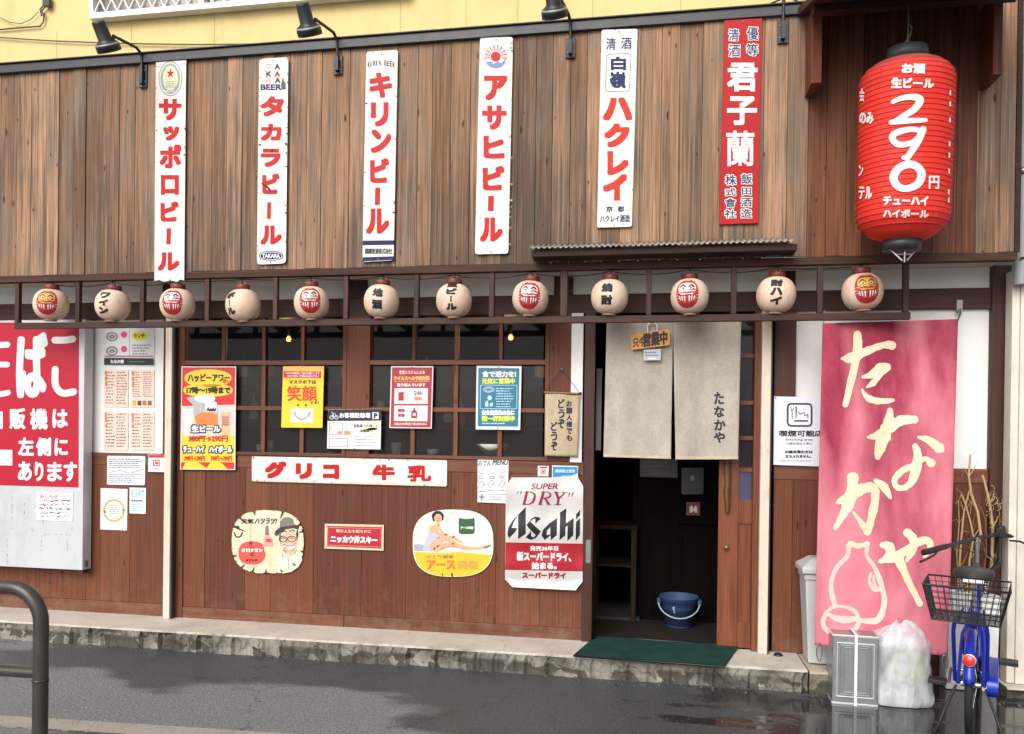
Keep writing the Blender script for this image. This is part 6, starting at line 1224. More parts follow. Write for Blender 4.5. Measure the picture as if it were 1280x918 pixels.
# door mat
GM = cloth_mat("green_mat_ribbing", '#173430', '#1f413b', wscale=120, blotch=3)
q = [(745, 795.5), (924, 806), (905, 832.6), (717.5, 818.6)]
pts = [PZ(x, y, .155) for x, y in q]
root = thing("door_mat", "dark green rubber-edged door mat lying across the step", "mat", sum(pts, Vector())/4)
mb = MB(); n = 24; vs = []
for j in range(7):
    for i in range(n+1):
        u, v = i/n, j/6; p = pts[0].lerp(pts[1], u).lerp(pts[3].lerp(pts[2], u), v); p.z = .153+.003*math.sin(u*9+v*4)-(.006 if v > .9 else 0); vs.append(p)
mb.add(vs, [(j*(n+1)+i, (j+1)*(n+1)+i, (j+1)*(n+1)+i+1, j*(n+1)+i+1) for j in range(6) for i in range(n)], GM, True); mb.build("pile", root)
mb = MB(); e = [p.copy() for p in pts]
for p in e: p.z = .149
mb.tube([e[0], e[1], e[2], e[3], e[0]], .008, BLACK, 8); mb.build("rubber_edge", root)
# low open shelf in the entrance
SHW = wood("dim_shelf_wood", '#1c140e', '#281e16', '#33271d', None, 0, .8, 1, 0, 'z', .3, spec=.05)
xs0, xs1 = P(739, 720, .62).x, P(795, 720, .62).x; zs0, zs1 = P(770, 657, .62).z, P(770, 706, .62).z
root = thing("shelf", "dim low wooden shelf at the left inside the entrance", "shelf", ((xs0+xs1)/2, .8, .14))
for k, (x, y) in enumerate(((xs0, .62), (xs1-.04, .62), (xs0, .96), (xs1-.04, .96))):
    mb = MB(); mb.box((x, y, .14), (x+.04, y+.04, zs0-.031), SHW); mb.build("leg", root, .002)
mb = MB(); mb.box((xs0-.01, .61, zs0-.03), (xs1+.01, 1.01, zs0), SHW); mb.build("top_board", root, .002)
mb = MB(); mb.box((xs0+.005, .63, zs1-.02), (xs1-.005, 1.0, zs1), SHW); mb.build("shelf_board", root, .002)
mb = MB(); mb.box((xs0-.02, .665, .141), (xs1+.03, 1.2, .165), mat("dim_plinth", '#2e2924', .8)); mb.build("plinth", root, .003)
YP = .746
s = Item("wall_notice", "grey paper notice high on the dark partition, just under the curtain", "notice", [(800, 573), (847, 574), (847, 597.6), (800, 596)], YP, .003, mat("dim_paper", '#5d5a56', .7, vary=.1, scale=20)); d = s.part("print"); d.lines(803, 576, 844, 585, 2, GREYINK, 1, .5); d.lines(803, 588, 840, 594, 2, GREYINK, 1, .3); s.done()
root = thing("wall_phone_box", "black box with a round white dial on the dark partition", "box", P(866, 600, YP))
mb = MB(); mb.pslab(rounded([(852, 585), (880, 585), (879, 618), (852, 618)], 2), YP-.06, .055, BLACKM); mb.build("case", root, .003)
mb = MB(); mb.lathe([(0, .012), (.018, .012), (.022, 0)], P(866, 598, YP-.061), mat("dial_white", '#8b8e92', .5), 20, Matrix.Rotation(math.radians(90), 3, 'X')); mb.build("dial", root)
root = thing("alarm_box", "small dark red box with a pale mark on the partition above the bucket", "box", P(867, 636, YP))
mb = MB(); mb.pslab([(858, 628), (875, 628), (875, 644.5), (858, 644.5)], YP-.04, .035, mat("dull_red_box", '#5c2a28', .6)); mb.build("case", root, .002)
mb = MB(); d = Draw(mb, plane(YP-.04)); d.poly([(862, 641), (862, 634), (865, 632), (867, 636), (869, 632), (871.5, 634), (871.5, 641), (868.5, 641), (867, 638), (865, 641)], mat("pale_mark", '#c9b3a8', .5), 1); mb.build("mark", root)
mb = MB(); x0 = P(848, 634, YP); mb.box((x0.x, YP-.05, x0.z-.12), (x0.x+.34, YP-.002, x0.z-.10), PTN); tag(mb.build("wall_ledge", None), "narrow dark ledge on the partition under the red box", "ledge")
mb = MB(); q = [(745.5, 461), (752.5, 461), (751, 563), (744, 563)]; mb.pslab(q, .30, .012, mat("dim_white_board", '#c2c6c4', .5)); o = mb.build("narrow_board", None, .001); tag(o, "narrow whitish board standing just inside the left door jamb", "board")
# cups and jars on the sill behind the glass
CLR = glass("cup_glass", '#a8aaa8', .15, .7)
for k, (px, py, r, h, m, lb) in enumerate(((324.5, 562, .022, .055, mat("pale_cup", '#a8a39b', .4), "pale cup on the sill left of the smile poster's mullion"), (337, 562, .03, .085, CLR, "grey tumbler on the sill below the smile poster"), (495.5, 564.5, .04, .085, CLR, "wide grey tumbler on the sill below the red notice"), (541, 566, .042, .04, mat("pale_bowl", '#b5b2aa', .3), "small pale bowl on the sill right of the red notice"), (476, 522, .028, .12, CLR, "tall clear bottle behind the glass left of the red notice"))):
    p = P(px, py, .085); z0 = 1.42 if k < 4 else p.z
    rt_ = thing("cup", lb, "cup", (p.x, .085, z0))
    mb = MB(); mb.lathe([(0, .003), (r*.8, 0), (r*.85, .004), (r, h), (r*.92, h), (r*.76, .008), (0, .008)], (p.x, .085, z0), m, 20); mb.build("cup_body", rt_)
    if k == 4:
        mb = MB(); mb.box((p.x-.12, .07, z0-.02), (p.x+.35, .11, z0-.001), DARKW); tag(mb.build("inner_shelf", None), "dark inner shelf behind the second window carrying the clear bottle", "shelf")
mb = MB(); mb.box((-3.65, .052, 1.385), (-.72, .16, 1.419), DARKX); mb.build("inner_sill", BLD)
bw = P(616, 556, .1); root = thing("bowl", "wide pale bowl seen through the glass under the teal notice", "bowl", (bw.x, .11, 1.42))
mb = MB(); mb.lathe([(0, .004), (.05, 0), (.10, .05), (.125, .085), (.12, .085), (.09, .05), (0, .012)], (bw.x, .112, 1.42), mat("pale_bowl", '#b5b2aa'), 28); mb.build("bowl_body", root)
BULB = emit("warm_bulb", '#ffb45e', 3.2)
for px, py, lb in ((361, 424, "small warm bulb glowing behind the first window's top row"), (638.5, 422, "small warm bulb glowing behind the second window's top row")):
    p = P(px, py, .6); root = thing("pendant_bulb", lb, "lamp", p, "bulbs glowing behind the windows")
    mb = MB(); mb.lathe([(0, -.022), (.014, -.018), (.021, -.004), (.018, .012), (.009, .026), (0, .028)], p, BULB, 16); mb.build("bulb", root)
    lt = bpy.data.lights.new('bulb_light', 'POINT'); lt.energy = 5; lt.color = (1, .68, .38); lt.shadow_soft_size = .03; lo = bpy.data.objects.new('bulb_light', lt); COL.objects.link(lo); lo.location = (0, -.05, -.04); lo.parent = root
    mb = MB(); mb.tube([p+Vector((0, 0, .026)), p+Vector((0, 0, .07))], .012, BLACK, 8); mb.tube([p+Vector((0, 0, .07)), Vector((p.x, p.y, 2.695))], .003, BLACK, 5); mb.build("flex", root)
bs0 = MB(); bs0.box((-3.9, 1.25, 1.60), (-.75, 1.5, 1.63), DARKX); bs0.box((-3.9, 1.25, 2.0), (-.75, 1.5, 2.02), DARKX); tag(bs0.build("back_shelf", None, .003), "long dark back shelf carrying bottles deep behind the lattice windows", "shelf")
BCOL = [glass("brown_bottle_glass", '#4a2a12', .1, 1), glass("green_bottle_glass", '#23402a', .1, 1), mat("pale_bottle", '#a9b0a8', .2), mat("blue_bottle", '#2c4470', .2)]
RB = random.Random(6)
bx = -3.8
while bx < -.85:
    h = RB.uniform(.24, .32); r = RB.uniform(.035, .048); m_ = RB.choice(BCOL); zb0 = 1.631 if RB.random() < .7 else 2.021
    rt_ = thing("bottle", "bottle on the dim back shelf deep behind the lattice windows", "bottle", (bx, 1.36, zb0), "bottles on the back shelf")
    mb = MB(); mb.lathe([(0, 0), (r, 0), (r, h*.6), (r*.8, h*.68), (.014, h*.8), (.013, h), (0, h)], (bx, 1.36, zb0), m_, 16); mb.build("bottle_glass", rt_)
    mb = MB(); mb.lathe([(r+.0008, h*.18), (r+.0008, h*.5)], (bx, 1.36, zb0), RB.choice((PAPER, CREAME, PRED)), 16); mb.build("bottle_label", rt_)
    bx += RB.uniform(.11, .3)
# ------------------------------------------------------------------ waste bin behind the banner
BINM = mat("grey_bin_plastic", '#b9bab8', .5, vary=.06, dirt='#77756f', dirt_amt=.35)
p = P(1003, 712, -.22); bx0, bx1 = p.x+.01, p.x+.36; zl = p.z
root = thing("waste_bin", "pale grey lidded waste bin standing on the step behind the banner", "bin", ((bx0+bx1)/2, -.18, .14))
mb = MB(); b0 = [(bx0+.03, -.245, .143), (bx1-.03, -.245, .143), (bx1-.03, -.06, .143), (bx0+.03, -.06, .143)]; t0 = [(bx0, -.265, zl-.02), (bx1, -.265, zl-.02), (bx1, -.04, zl-.02), (bx0, -.04, zl-.02)]
mb.add(b0+t0, [(3, 2, 1, 0), (4, 5, 6, 7)]+[(i, (i+1) % 4, 4+(i+1) % 4, 4+i) for i in range(4)], BINM); mb.box((bx0-.006, -.272, zl-.06), (bx1+.006, -.032, zl-.021), BINM, .5); mb.build("bin_body", root, .008)
mb = MB(); l0 = [(bx0-.022, -.29, zl-.018), (bx1+.02, -.29, zl-.018), (bx1+.02, -.02, zl-.018), (bx0-.022, -.02, zl-.018)]; l1 = [(x+(.0 if True else 0), y, zl+.02) for x, y, z in l0]; l2 = [(bx0+.05, -.21, zl+.075), (bx1-.05, -.21, zl+.075), (bx1-.05, -.09, zl+.075), (bx0+.05, -.09, zl+.075)]
mb.add(l0+l1+l2, [(3, 2, 1, 0), (8, 9, 10, 11)]+[(k+i, k+(i+1) % 4, k+4+(i+1) % 4, k+4+i) for k in (0, 4) for i in range(4)], BINM); mb.build("lid", root, .008)
# ------------------------------------------------------------------ square tin can
TIN = mat("tinplate", '#9b9ea0', .3, .75, .2, 9, bump=.12, bscale=9); TINE = mat("bright_tin_rim", '#d5d7d7', .25, .6, .05)
c = PZ(1068.5, 882, 0); ang = math.radians(-3); ca, sa = math.cos(ang), math.sin(ang); ux, uy = Vector((ca, sa, 0)), Vector((-sa, ca, 0)); uz_ = Vector((0, 0, 1))
w, hcan, dp = .254, .415, .24
root = thing("tin_can", "square bright tin can strapped with a white band, standing by the banner's foot", "can", c)
o0 = c-ux*w/2
mb = MB(); mb.obox(o0+uz_*.006, ux*w, uy*dp, uz_*(hcan-.012), TIN, .5); mb.build("can_body", root, .006)
mb = MB()
for ins, lift in ((.022, .003), (.042, .005), (.060, .0025)):
    p0 = o0+ux*ins-uy*(lift+.004)+uz_*(.03+ins*.7); W_, H_ = w-2*ins, hcan-.06-1.4*ins
    t = .006
    for a, b, cc_ in ((p0, ux*W_, uz_*t), (p0+uz_*(H_-t), ux*W_, uz_*t), (p0+uz_*t, ux*t, uz_*(H_-2*t)), (p0+ux*(W_-t)+uz_*t, ux*t, uz_*(H_-2*t))): mb.obox(a, b, uy*.008, cc_, TINE if ins < .03 else TIN, .5)
mb.build("embossed_panel", root, .0015)
mb = MB()
for z in (0, hcan-.012):
    for a, b in ((o0-uy*.003, ux*w), (o0+uy*(dp-.003), ux*w)): mb.obox(a+uz_*z, b, uy*.006, uz_*.012, TINE, .5)
    for a in (o0-ux*.003, o0+ux*(w-.003)): mb.obox(a+uz_*z+uy*.0035, ux*.006, uy*(dp-.007), uz_*.012, TINE, .5)
mb.build("rim", root, .0015)
STRAP = mat("white_pp_strap", '#dcdcda', .4)
mb = MB(); mb.obox(o0+ux*(w*.47)-uy*.012, ux*.017, uy*.0025, uz_*(hcan+.003), STRAP, .5); mb.obox(o0+ux*(w*.47)-uy*.012+uz_*(hcan+.0035), ux*.017, uy*(dp+.012), uz_*.0025, STRAP, .5); mb.build("strap", root)
# ------------------------------------------------------------------ white carrier bag
def bag_mat():
    m, nt, b = nodes_of("thin_white_polythene"); N, L = nt.nodes.new, nt.links.new
    g = N("ShaderNodeNewGeometry"); n = N("ShaderNodeTexNoise"); n.inputs['Scale'].default_value = 9; n.inputs['Detail'].default_value = 5; n.inputs['Roughness'].default_value = .45; n.inputs['Distortion'].default_value = .5; mpb = N('ShaderNodeMapping'); mpb.inputs['Scale'].default_value = (1.6, 1.6, .6); L(g.outputs['Position'], mpb.inputs[0]); L(mpb.outputs[0], n.inputs['Vector'])
    bp = N("ShaderNodeBump"); bp.inputs['Strength'].default_value = .6; bp.inputs['Distance'].default_value = .03; L(n.outputs['Fac'], bp.inputs['Height']); L(bp.outputs[0], b.inputs['Normal'])
    b.inputs['Base Color'].default_value = lin('#e0e4e6')+(1,); b.inputs['Roughness'].default_value = .25; vv = N('ShaderNodeTexVoronoi'); vv.feature = 'DISTANCE_TO_EDGE'; vv.inputs['Scale'].default_value = 9; vw = N('ShaderNodeVectorMath'); vw.operation = 'MULTIPLY_ADD'; L(n.outputs['Color'], vw.inputs[0]); vw.inputs[1].default_value = (.16, .16, .16); L(g.outputs['Position'], vw.inputs[2]); L(vw.outputs[0], vv.inputs['Vector']); hm = N('ShaderNodeMath'); hm.operation = 'MULTIPLY_ADD'; L(vv.outputs['Distance'], hm.inputs[0]); hm.inputs[1].default_value = .5; L(n.outputs['Fac'], hm.inputs[2]); L(hm.outputs[0], bp.inputs['Height'])
    mr = N("ShaderNodeMapRange"); mr.inputs[1].default_value = .35; mr.inputs[2].default_value = .7; mr.inputs[3].default_value = .42; mr.inputs[4].default_value = .78; L(n.outputs['Fac'], mr.inputs[0]); L(mr.outputs[0], b.inputs['Alpha'])
    return m
from mathutils import noise as MN
c = PZ(1131, 886.5, 0); root = thing("plastic_bag", "knotted translucent white plastic bag of refuse with green inside, beside the tin can", "bag", c)
def lump(c, rx, ry, prof, m, mb, seed, amp, n=56, k=44, sq=3.2):
    vs = []
    for i in range(k+1):
        t = i/k; f = prof(t)
        for j in range(n):
            a = 2*math.pi*j/n; ca, sa = math.cos(a), math.sin(a); e = 2/sq; x = rx*f*math.copysign(abs(ca)**e, ca); y = ry*f*math.copysign(abs(sa)**e, sa); z = t*prof.h
            q_ = Vector((x*11+seed, y*11, z*3.2)); dn = MN.noise(q_)*amp+MN.noise(q_*2.7)*amp*.55+MN.noise(q_*6)*amp*.25; s_ = 1+dn*min(1, f*2)
            z += prof.h*.13*max(0, (t-.7)/.3)*MN.noise(Vector((math.cos(a)*1.9+seed, math.sin(a)*1.9, 1))); vs.append(c+Vector((x*s_, y*s_, max(0.004, z+MN.noise(q_+Vector((9, 9, 9)))*amp*.12*(1 if t > .1 else 0)))))
    mb.add(vs, [(i*n+j, i*n+(j+1) % n, (i+1)*n+(j+1) % n, (i+1)*n+j) for i in range(k) for j in range(n)], m, True); mb.add([vs[j] for j in range(n)], [list(range(n))[::-1]], m)
class Pf:
    def __init__(s, h, pts): s.h = h; s.p = pts
    def __call__(s, t):
        for (a, fa), (b, fb) in zip(s.p[:-1], s.p[1:]):
            if a <= t <= b: u = (t-a)/(b-a); u = u*u*(3-2*u); return fa+(fb-fa)*u
        return s.p[-1][1]
BAGM = bag_mat()
mb = MB(); lump(c+Vector((0, .14, 0)), .180, .13, Pf(.475, [(0, .98), (.05, 1.03), (.3, .96), (.55, .92), (.78, .93), (.88, .8), (.96, .55), (1, .2)]), BAGM, mb, 3.3, .10); mb.build("bag_skin", root)
mb = MB(); lump(c+Vector((.03, .125, .10)), .11, .078, Pf(.24, [(0, .5), (.2, 1), (.7, 1), (1, .2)]), mat("green_refuse", '#7d9a34', .6, vary=.35, scale=30), mb, 8.1, .25, 36, 26); mb.build("green_contents", root)
mb = MB(); lump(c+Vector((-.005, .14, .29)), .11, .055, Pf(.13, [(0, .4), (.3, 1), (.8, .8), (1, .2)]), mat("white_refuse", '#e6e6e4', .6), mb, 2.1, .2, 36, 22); mb.build("white_contents", root)
mb = MB(); kc = c+Vector((.01, .0, .225)); lump(kc+Vector((0, .085, -.05)), .07, .05, Pf(.12, [(0, .5), (.4, 1), (.75, .7), (1, .3)]), mat("grey_white_knot", '#a9adb0', .5), mb, 5.5, .3, 24, 16, 2); mb.build("knot", root)
# ------------------------------------------------------------------ bicycle seen from behind
BLU = mat("blue_bicycle_paint", '#152d9a', .25, .1, .06); RUB = mat("tyre_rubber", '#1b1b1c', .75, vary=.2, scale=40); CHR = mat("chrome", '#b9babc', .18, .95, .05); BPL = mat("black_plastic", '#1a1a1b', .5, vary=.15); WIRE = mat("black_wire", '#1d1d1e', .45)
rc = PZ(1212.5, 918, 0); rc.z = 0; HD = math.radians(22); Fd = Vector((math.sin(HD), math.cos(HD), 0)); Rd = Vector((math.cos(HD), -math.sin(HD), 0)); Zd = Vector((0, 0, 1))
bike = thing("bicycle", "small blue bicycle with a black wire basket and a red rear reflector", "bicycle", rc)
RW = .27
def B3(f, r, z): return rc+Fd*f+Rd*r+Zd*z
def wheel(ax, fd, nm):
    rd = Vector((fd.y, -fd.x, 0))
    def ringp(r, n=48, off=0): return [ax+fd*(r*math.cos(2*math.pi*i/n))+Zd*(r*math.sin(2*math.pi*i/n))+rd*off for i in range(n+1)]
    mb = MB(); mb.tube(ringp(RW-.02), .020, RUB, 10, cap=False); o = mb.build(nm, bike)
    mb = MB(); mb.tube(ringp(RW-.042), .009, CHR, 8, cap=False); mb.build("rim", o)
    mb = MB(); mb.tube([ax-rd*.045, ax+rd*.045], .016, CHR, 10)
    for i in range(20):
        a = 2*math.pi*i/20; s_ = .03 if i % 2 else -.03; mb.tube([ax+rd*s_, ax+fd*((RW-.045)*math.cos(a+.25))+Zd*((RW-.045)*math.sin(a+.25))], .0013, CHR, 4)
    mb.build("hub_and_spokes", o); return o
ra = B3(0, 0, RW); wheel(ra, Fd, "wheel")
ST = math.radians(-6); hx = B3(.64, 0, 0); Sd = Vector((math.sin(HD+ST), math.cos(HD+ST), 0)); SR = Vector((Sd.y, -Sd.x, 0))
fa = hx+Sd*.05+Zd*RW; wheel(fa, Sd, "wheel")
# mudguards
def guard(ax, fd, a0, a1, m):
    rd = Vector((fd.y, -fd.x, 0)); mb = MB(); n = 22; vs = []; R_ = RW+.022
    for i in range(n+1):
        a = a0+(a1-a0)*i/n
        for w_, dr in ((-.027, -.014), (-.019, 0), (0, .006), (.019, 0), (.027, -.014)):
            r = R_+dr; vs.append(ax+fd*(r*math.cos(a))+Zd*(r*math.sin(a))+rd*w_)
    fs = [(i*5+k, (i+1)*5+k, (i+1)*5+k+1, i*5+k+1) for i in range(n) for k in range(4)]; mb.add(vs, fs, m, True); o = mb.build("mudguard", bike); so_ = o.modifiers.new("solid", 'SOLIDIFY'); so_.thickness = .002; return o
rg = guard(ra, Fd, math.radians(28), math.radians(166), BLU); guard(fa, Sd, math.radians(20), math.radians(175), BLU)
mb = MB(); rp = ra+Vector((0, 0, 0))-Fd*(RW+.028)*math.cos(math.radians(38))+Zd*(RW+.028)*math.sin(math.radians(38)); nx = (-Fd*.95+Zd*.2).normalized(); ax_ = Matrix((Rd, Rd.cross(nx)*-1, nx)).transposed()
mb.lathe([(0, .026), (.02, .025), (.029, .02)], rp, mat("red_reflector", '#c61a1c', .2, vary=.1), 22, ax_); mb.build("reflector", bike); mb = MB(); mb.lathe([(.029, .021), (.034, .02), (.034, -.012), (0, -.012)], rp, CHR, 22, ax_); mb.build("reflector_housing", bike)
# frame
mb = MB(); bbp = B3(.36, 0, .25); stp = B3(.27, 0, .62); hdt, hdb = B3(.60, 0, .70), B3(.63, 0, .56)
mb.tube([bbp, stp], .019, BLU, 12); mb.tube([bbp, B3(.49, 0, .34), hdb], .023, BLU, 12); mb.tube([B3(.33, 0, .42), B3(.48, 0, .5), (hdt+hdb)/2], .016, BLU, 12); mb.tube([hdb-Zd*.02, hdt+Zd*.02], .022, BLU, 12)
for s_ in (-1, 1):
    mb.tube([bbp+Rd*s_*.03, B3(.0, s_*.062, RW)], .011, BLU, 8); mb.tube([stp+Rd*s_*.012-Zd*.04, B3(.18, s_*.05, .50), B3(0, s_*.062, RW)], .010, BLU, 8)
mb.build("frame", bike)
mb = MB(); 
for s_ in (-1, 1): mb.tube([hdb-Zd*.02, hdb-Zd*.06+SR*s_*.03, fa+SR*s_*.058], .013, BLU, 8)
mb.build("fork", bike)
# chain case on the right
mb = MB(); n = 20; out = []
for i in range(n+1):
    a = math.radians(-90+180*i/n); out.append((.36+.095*math.cos(a), .25+.095*math.sin(a)))
for i in range(n+1):
    a = math.radians(90+180*i/n); out.append((.02+.055*math.cos(a), RW+.055*math.sin(a)))
mb.prism([B3(f, .125, z) for f, z in out], [B3(f, .075, z) for f, z in out], BLU); mb.build("chain_case", bike, .004)
mb = MB()
for s_, an in ((1, .35), (-1, .35+math.pi)):
    e_ = bbp+Rd*s_*.115+Fd*.15*math.cos(an)+Zd*.15*math.sin(an)*.9; mb.tube([bbp+Rd*s_*.04, bbp+Rd*s_*.11], .010, CHR, 8); mb.tube([bbp+Rd*s_*.112, e_], .009, CHR, 8)
    pd = e_+Rd*s_*.012; mb.obox(pd-Fd*.045-Zd*.012, Fd*.09, Rd*s_*.012+Rd*s_*.08, Zd*.024, BPL, .5)
mb.build("crank_and_pedals", bike, .003)
# rack stays, saddle, kick stand
mb = MB()
for s_ in (-1, 1):
    mb.tube([B3(-.20, s_*.066, .633), B3(.22, s_*.05, .632)], .007, BLU, 8); mb.tube([B3(-.19, s_*.072, .628), B3(-.17, s_*.078, .58), B3(0, s_*.075, RW+.01)], .0105, BLU, 8)
for f in (-.20, -.05, .1): mb.tube([B3(f, -.066, .633), B3(f, .066, .633)], .006, BLU, 8)
mb.build("luggage_rack", bike)
mb = MB()
for s_ in (-1, 1): mb.tube([B3(.02, s_*.07, RW-.02), B3(-.03, s_*.12, .12), B3(-.045, s_*.155, .012), B3(-.10, s_*.165, .006)], .0075, BPL, 8)
mb.build("kick_stand", bike)
mb = MB(); mb.tube([stp-Zd*.03, B3(.285, 0, .80)], .0125, CHR, 10); mb.build("seat_post", bike)
sp_ = B3(.27, 0, .815); mb = MB(); vs = []; n = 20; K = 14
for i in range(K+1):
    t = i/K; f = -.125+.27*t; wd = .108*(1-max(0, (t-.12)/.88)**.75*.80) if t > .12 else .108*math.sqrt(max(.02, 1-((.12-t)/.12)**2))*.98
    for j in range(n):
        a = 2*math.pi*j/n; ca, sa = math.cos(a), math.sin(a); vs.append(sp_+Fd*f+Rd*(wd*math.copysign(abs(ca)**.7, ca))+Zd*(.022+(.034 if sa > 0 else .05*(1-.5*t))*sa+.012*math.cos(t*5)))
mb.add(vs, [(i*n+j, i*n+(j+1) % n, (i+1)*n+(j+1) % n, (i+1)*n+j) for i in range(K) for j in range(n)], mat("dark_saddle_vinyl", '#3a3636', .5, vary=.15), True); mb.add(vs, [list(range(n))[::-1], [K*n+j for j in range(n)]], mat("dark_saddle_vinyl", '#3a3636')); sd = mb.build("saddle", bike)
mb = MB(); mb.obox(sp_-Fd*.133-Rd*.05-Zd*.02, Rd*.10, Fd*.008, Zd*.022, WHITEM, .5); mb.build("saddle_badge", sd)
for s_ in (-1, 1):
    mb = MB(); pts = [sp_-Fd*.06+Rd*s_*.06+Vector((0, 0, -.075+.0125*0))]
    hel = [sp_-Fd*.07+Rd*(s_*.055)+Rd*(.016*math.cos(t*.9))+Fd*(.016*math.sin(t*.9))+Zd*(-.085+.0022*t) for t in range(32)]; mb.tube(hel, .0035, CHR, 6); mb.build("saddle_spring", sd)
# rear basket
def basket(o, fx, rx, w0, w1, d0, d1, h, nm, tilt=0, nv=9, nh=5):
    """tapered open wire basket; o is the centre of its floor"""
    rim = lambda t: [o+rx*(a*(w0+(w1-w0)*t)/2)+fx*(b*(d0+(d1-d0)*t)/2)+Zd*(h*t)+fx*tilt*t for a, b in ((-1, -1), (1, -1), (1, 1), (-1, 1))]
    mb = MB(); T = rim(1); B_ = rim(0)
    mb.tube(T+[T[0]], .0052, WIRE, 6); mb.tube(B_+[B_[0]], .0036, WIRE, 6); o_ = mb.build(nm, bike)
    mb = MB()
    for t in [i/nh for i in range(1, nh)]: Q = rim(t); mb.tube(Q+[Q[0]], .0019, WIRE, 4)
    for s0, s1 in ((0, 1), (1, 2), (2, 3), (3, 0)):
        for i in range(nv+1): u = i/nv; mb.tube([B_[s0].lerp(B_[s1], u), T[s0].lerp(T[s1], u)], .0019, WIRE, 4)
    for i in range(1, nv): u = i/nv; mb.tube([B_[0].lerp(B_[1], u), B_[3].lerp(B_[2], u)], .0019, WIRE, 4); mb.tube([B_[0].lerp(B_[3], u), B_[1].lerp(B_[2], u)], .0019, WIRE, 4)
    mb.build("wire_mesh", o_); return o_
basket(B3(-.10, -.02, .643), Fd, Rd, .31, .395, .28, .34, .185, "rear_basket", 0, 12, 6)
# handlebar, placed on the turned stem
hs_ = hx+Zd*.70; top = hx-Fd*.06+Zd*1.0
mb = MB(); mb.tube([hdt, hdt.lerp(top, .5), top], .013, CHR, 10); mb.build("stem", bike)
gl = PD(1154.5, 691, 4.50); gm = PD(1205, 677, 4.72); gc = top; gr = PD(1275, 672, 5.0); gr2 = PD(1330, 668, 4.75)
ctr = PD(1250, 668, 4.98)
mb = MB(); mb.tube([gl.lerp(gm, .35), gm, PD(1230, 671, 4.9), ctr, gr, gr2], .0125, BPL, 10); hb_ = mb.build("handlebar", bike)
mb = MB(); mb.tube([hdt+Zd*.02, Vector((ctr.x, ctr.y, hdt.z+.12)), ctr], .014, BPL, 10); mb.box(tuple(ctr-Vector((.028, .02, .02))), tuple(ctr+Vector((.028, .02, .035))), BPL, .5); mb.build("stem_clamp", hb_, .004)
mb = MB(); mb.tube([gl, gl.lerp(gm, .12), gl.lerp(gm, .55)], [.017, .0175, .016], BPL, 12); mb.build("grip", hb_)
mb = MB(); mb.tube([PD(1174, 687, 4.58), PD(1168, 694, 4.52), PD(1159, 699, 4.46), PD(1150.5, 702.5, 4.42)], [.006, .006, .006, .007], BPL, 8); mb.tube([PD(1262, 676, 4.95), PD(1275, 677, 4.9), PD(1290, 684, 4.8)], .006, BPL, 8); mb.build("brake_lever", hb_)
mb = MB(); mb.tube([PD(1176, 684, 4.6), PD(1195, 684, 4.7), PD(1215, 690, 4.85), PD(1240, 702, 5.0), hdb+Zd*.1], .003, BPL, 6); mb.tube([PD(1238, 668, 4.95), PD(1236, 690, 4.95), PD(1244, 705, 5.0), hdb], .003, BPL, 6); mb.build("brake_cable", hb_)
mb = MB(); bp_ = PD(1251, 662, 5.0); mb.lathe([(.0, .028), (.02, .022), (.026, .008), (.026, 0), (0, 0)], bp_, BPL, 16); mb.build("bell", hb_)
# ------------------------------------------------------------------ dead plant in a white box
FOAM = mat("white_foam_box", '#dcdcd8', .8, vary=.05, dirt='#8f8a7e', dirt_amt=.4)
p0, p1 = P(1184, 760, -.135), P(1213, 760, -.135); zt0 = P(1215, 742, -.135).z
root = thing("plant_box", "white foam planter box of dead brown stalks behind the bicycle", "planter", ((p0.x+p1.x)/2, -.07, 0))
mb = MB(); x0, x1, y0, y1, z0, z1 = p0.x, min(p1.x, 2.13), -.135, -.012, .004, zt0
mb.box((x0, y0, z0), (x1, y0+.02, z1), FOAM); mb.box((x0, y1-.02, z0), (x1, y1, z1), FOAM); mb.box((x0, y0+.021, z0), (x0+.02, y1-.021, z1), FOAM); mb.box((x1-.02, y0+.021, z0), (x1, y1-.021, z1), FOAM); mb.box((x0-.008, y0-.008, z1-.04), (x1+.004, y0-.0005, z1+.004), FOAM); mb.build("box", root, .004)
mb = MB(); mb.box((x0+.021, y0+.021, z0+.01), (x1-.021, y1-.021, z1-.02), mat("dry_soil", '#5a4636', .95, vary=.3, scale=40, bump=.6)); mb.build("soil", root)
STK = mat("dead_stalk", '#b39a74', .8, vary=.25, scale=30, bump=.2); STK2 = mat("dark_dead_stalk", '#6b5138', .85, vary=.3, scale=30)
RS = random.Random(12)
def stalk(mb, pts, r, m): mb.tube(pts, r, m, 7)
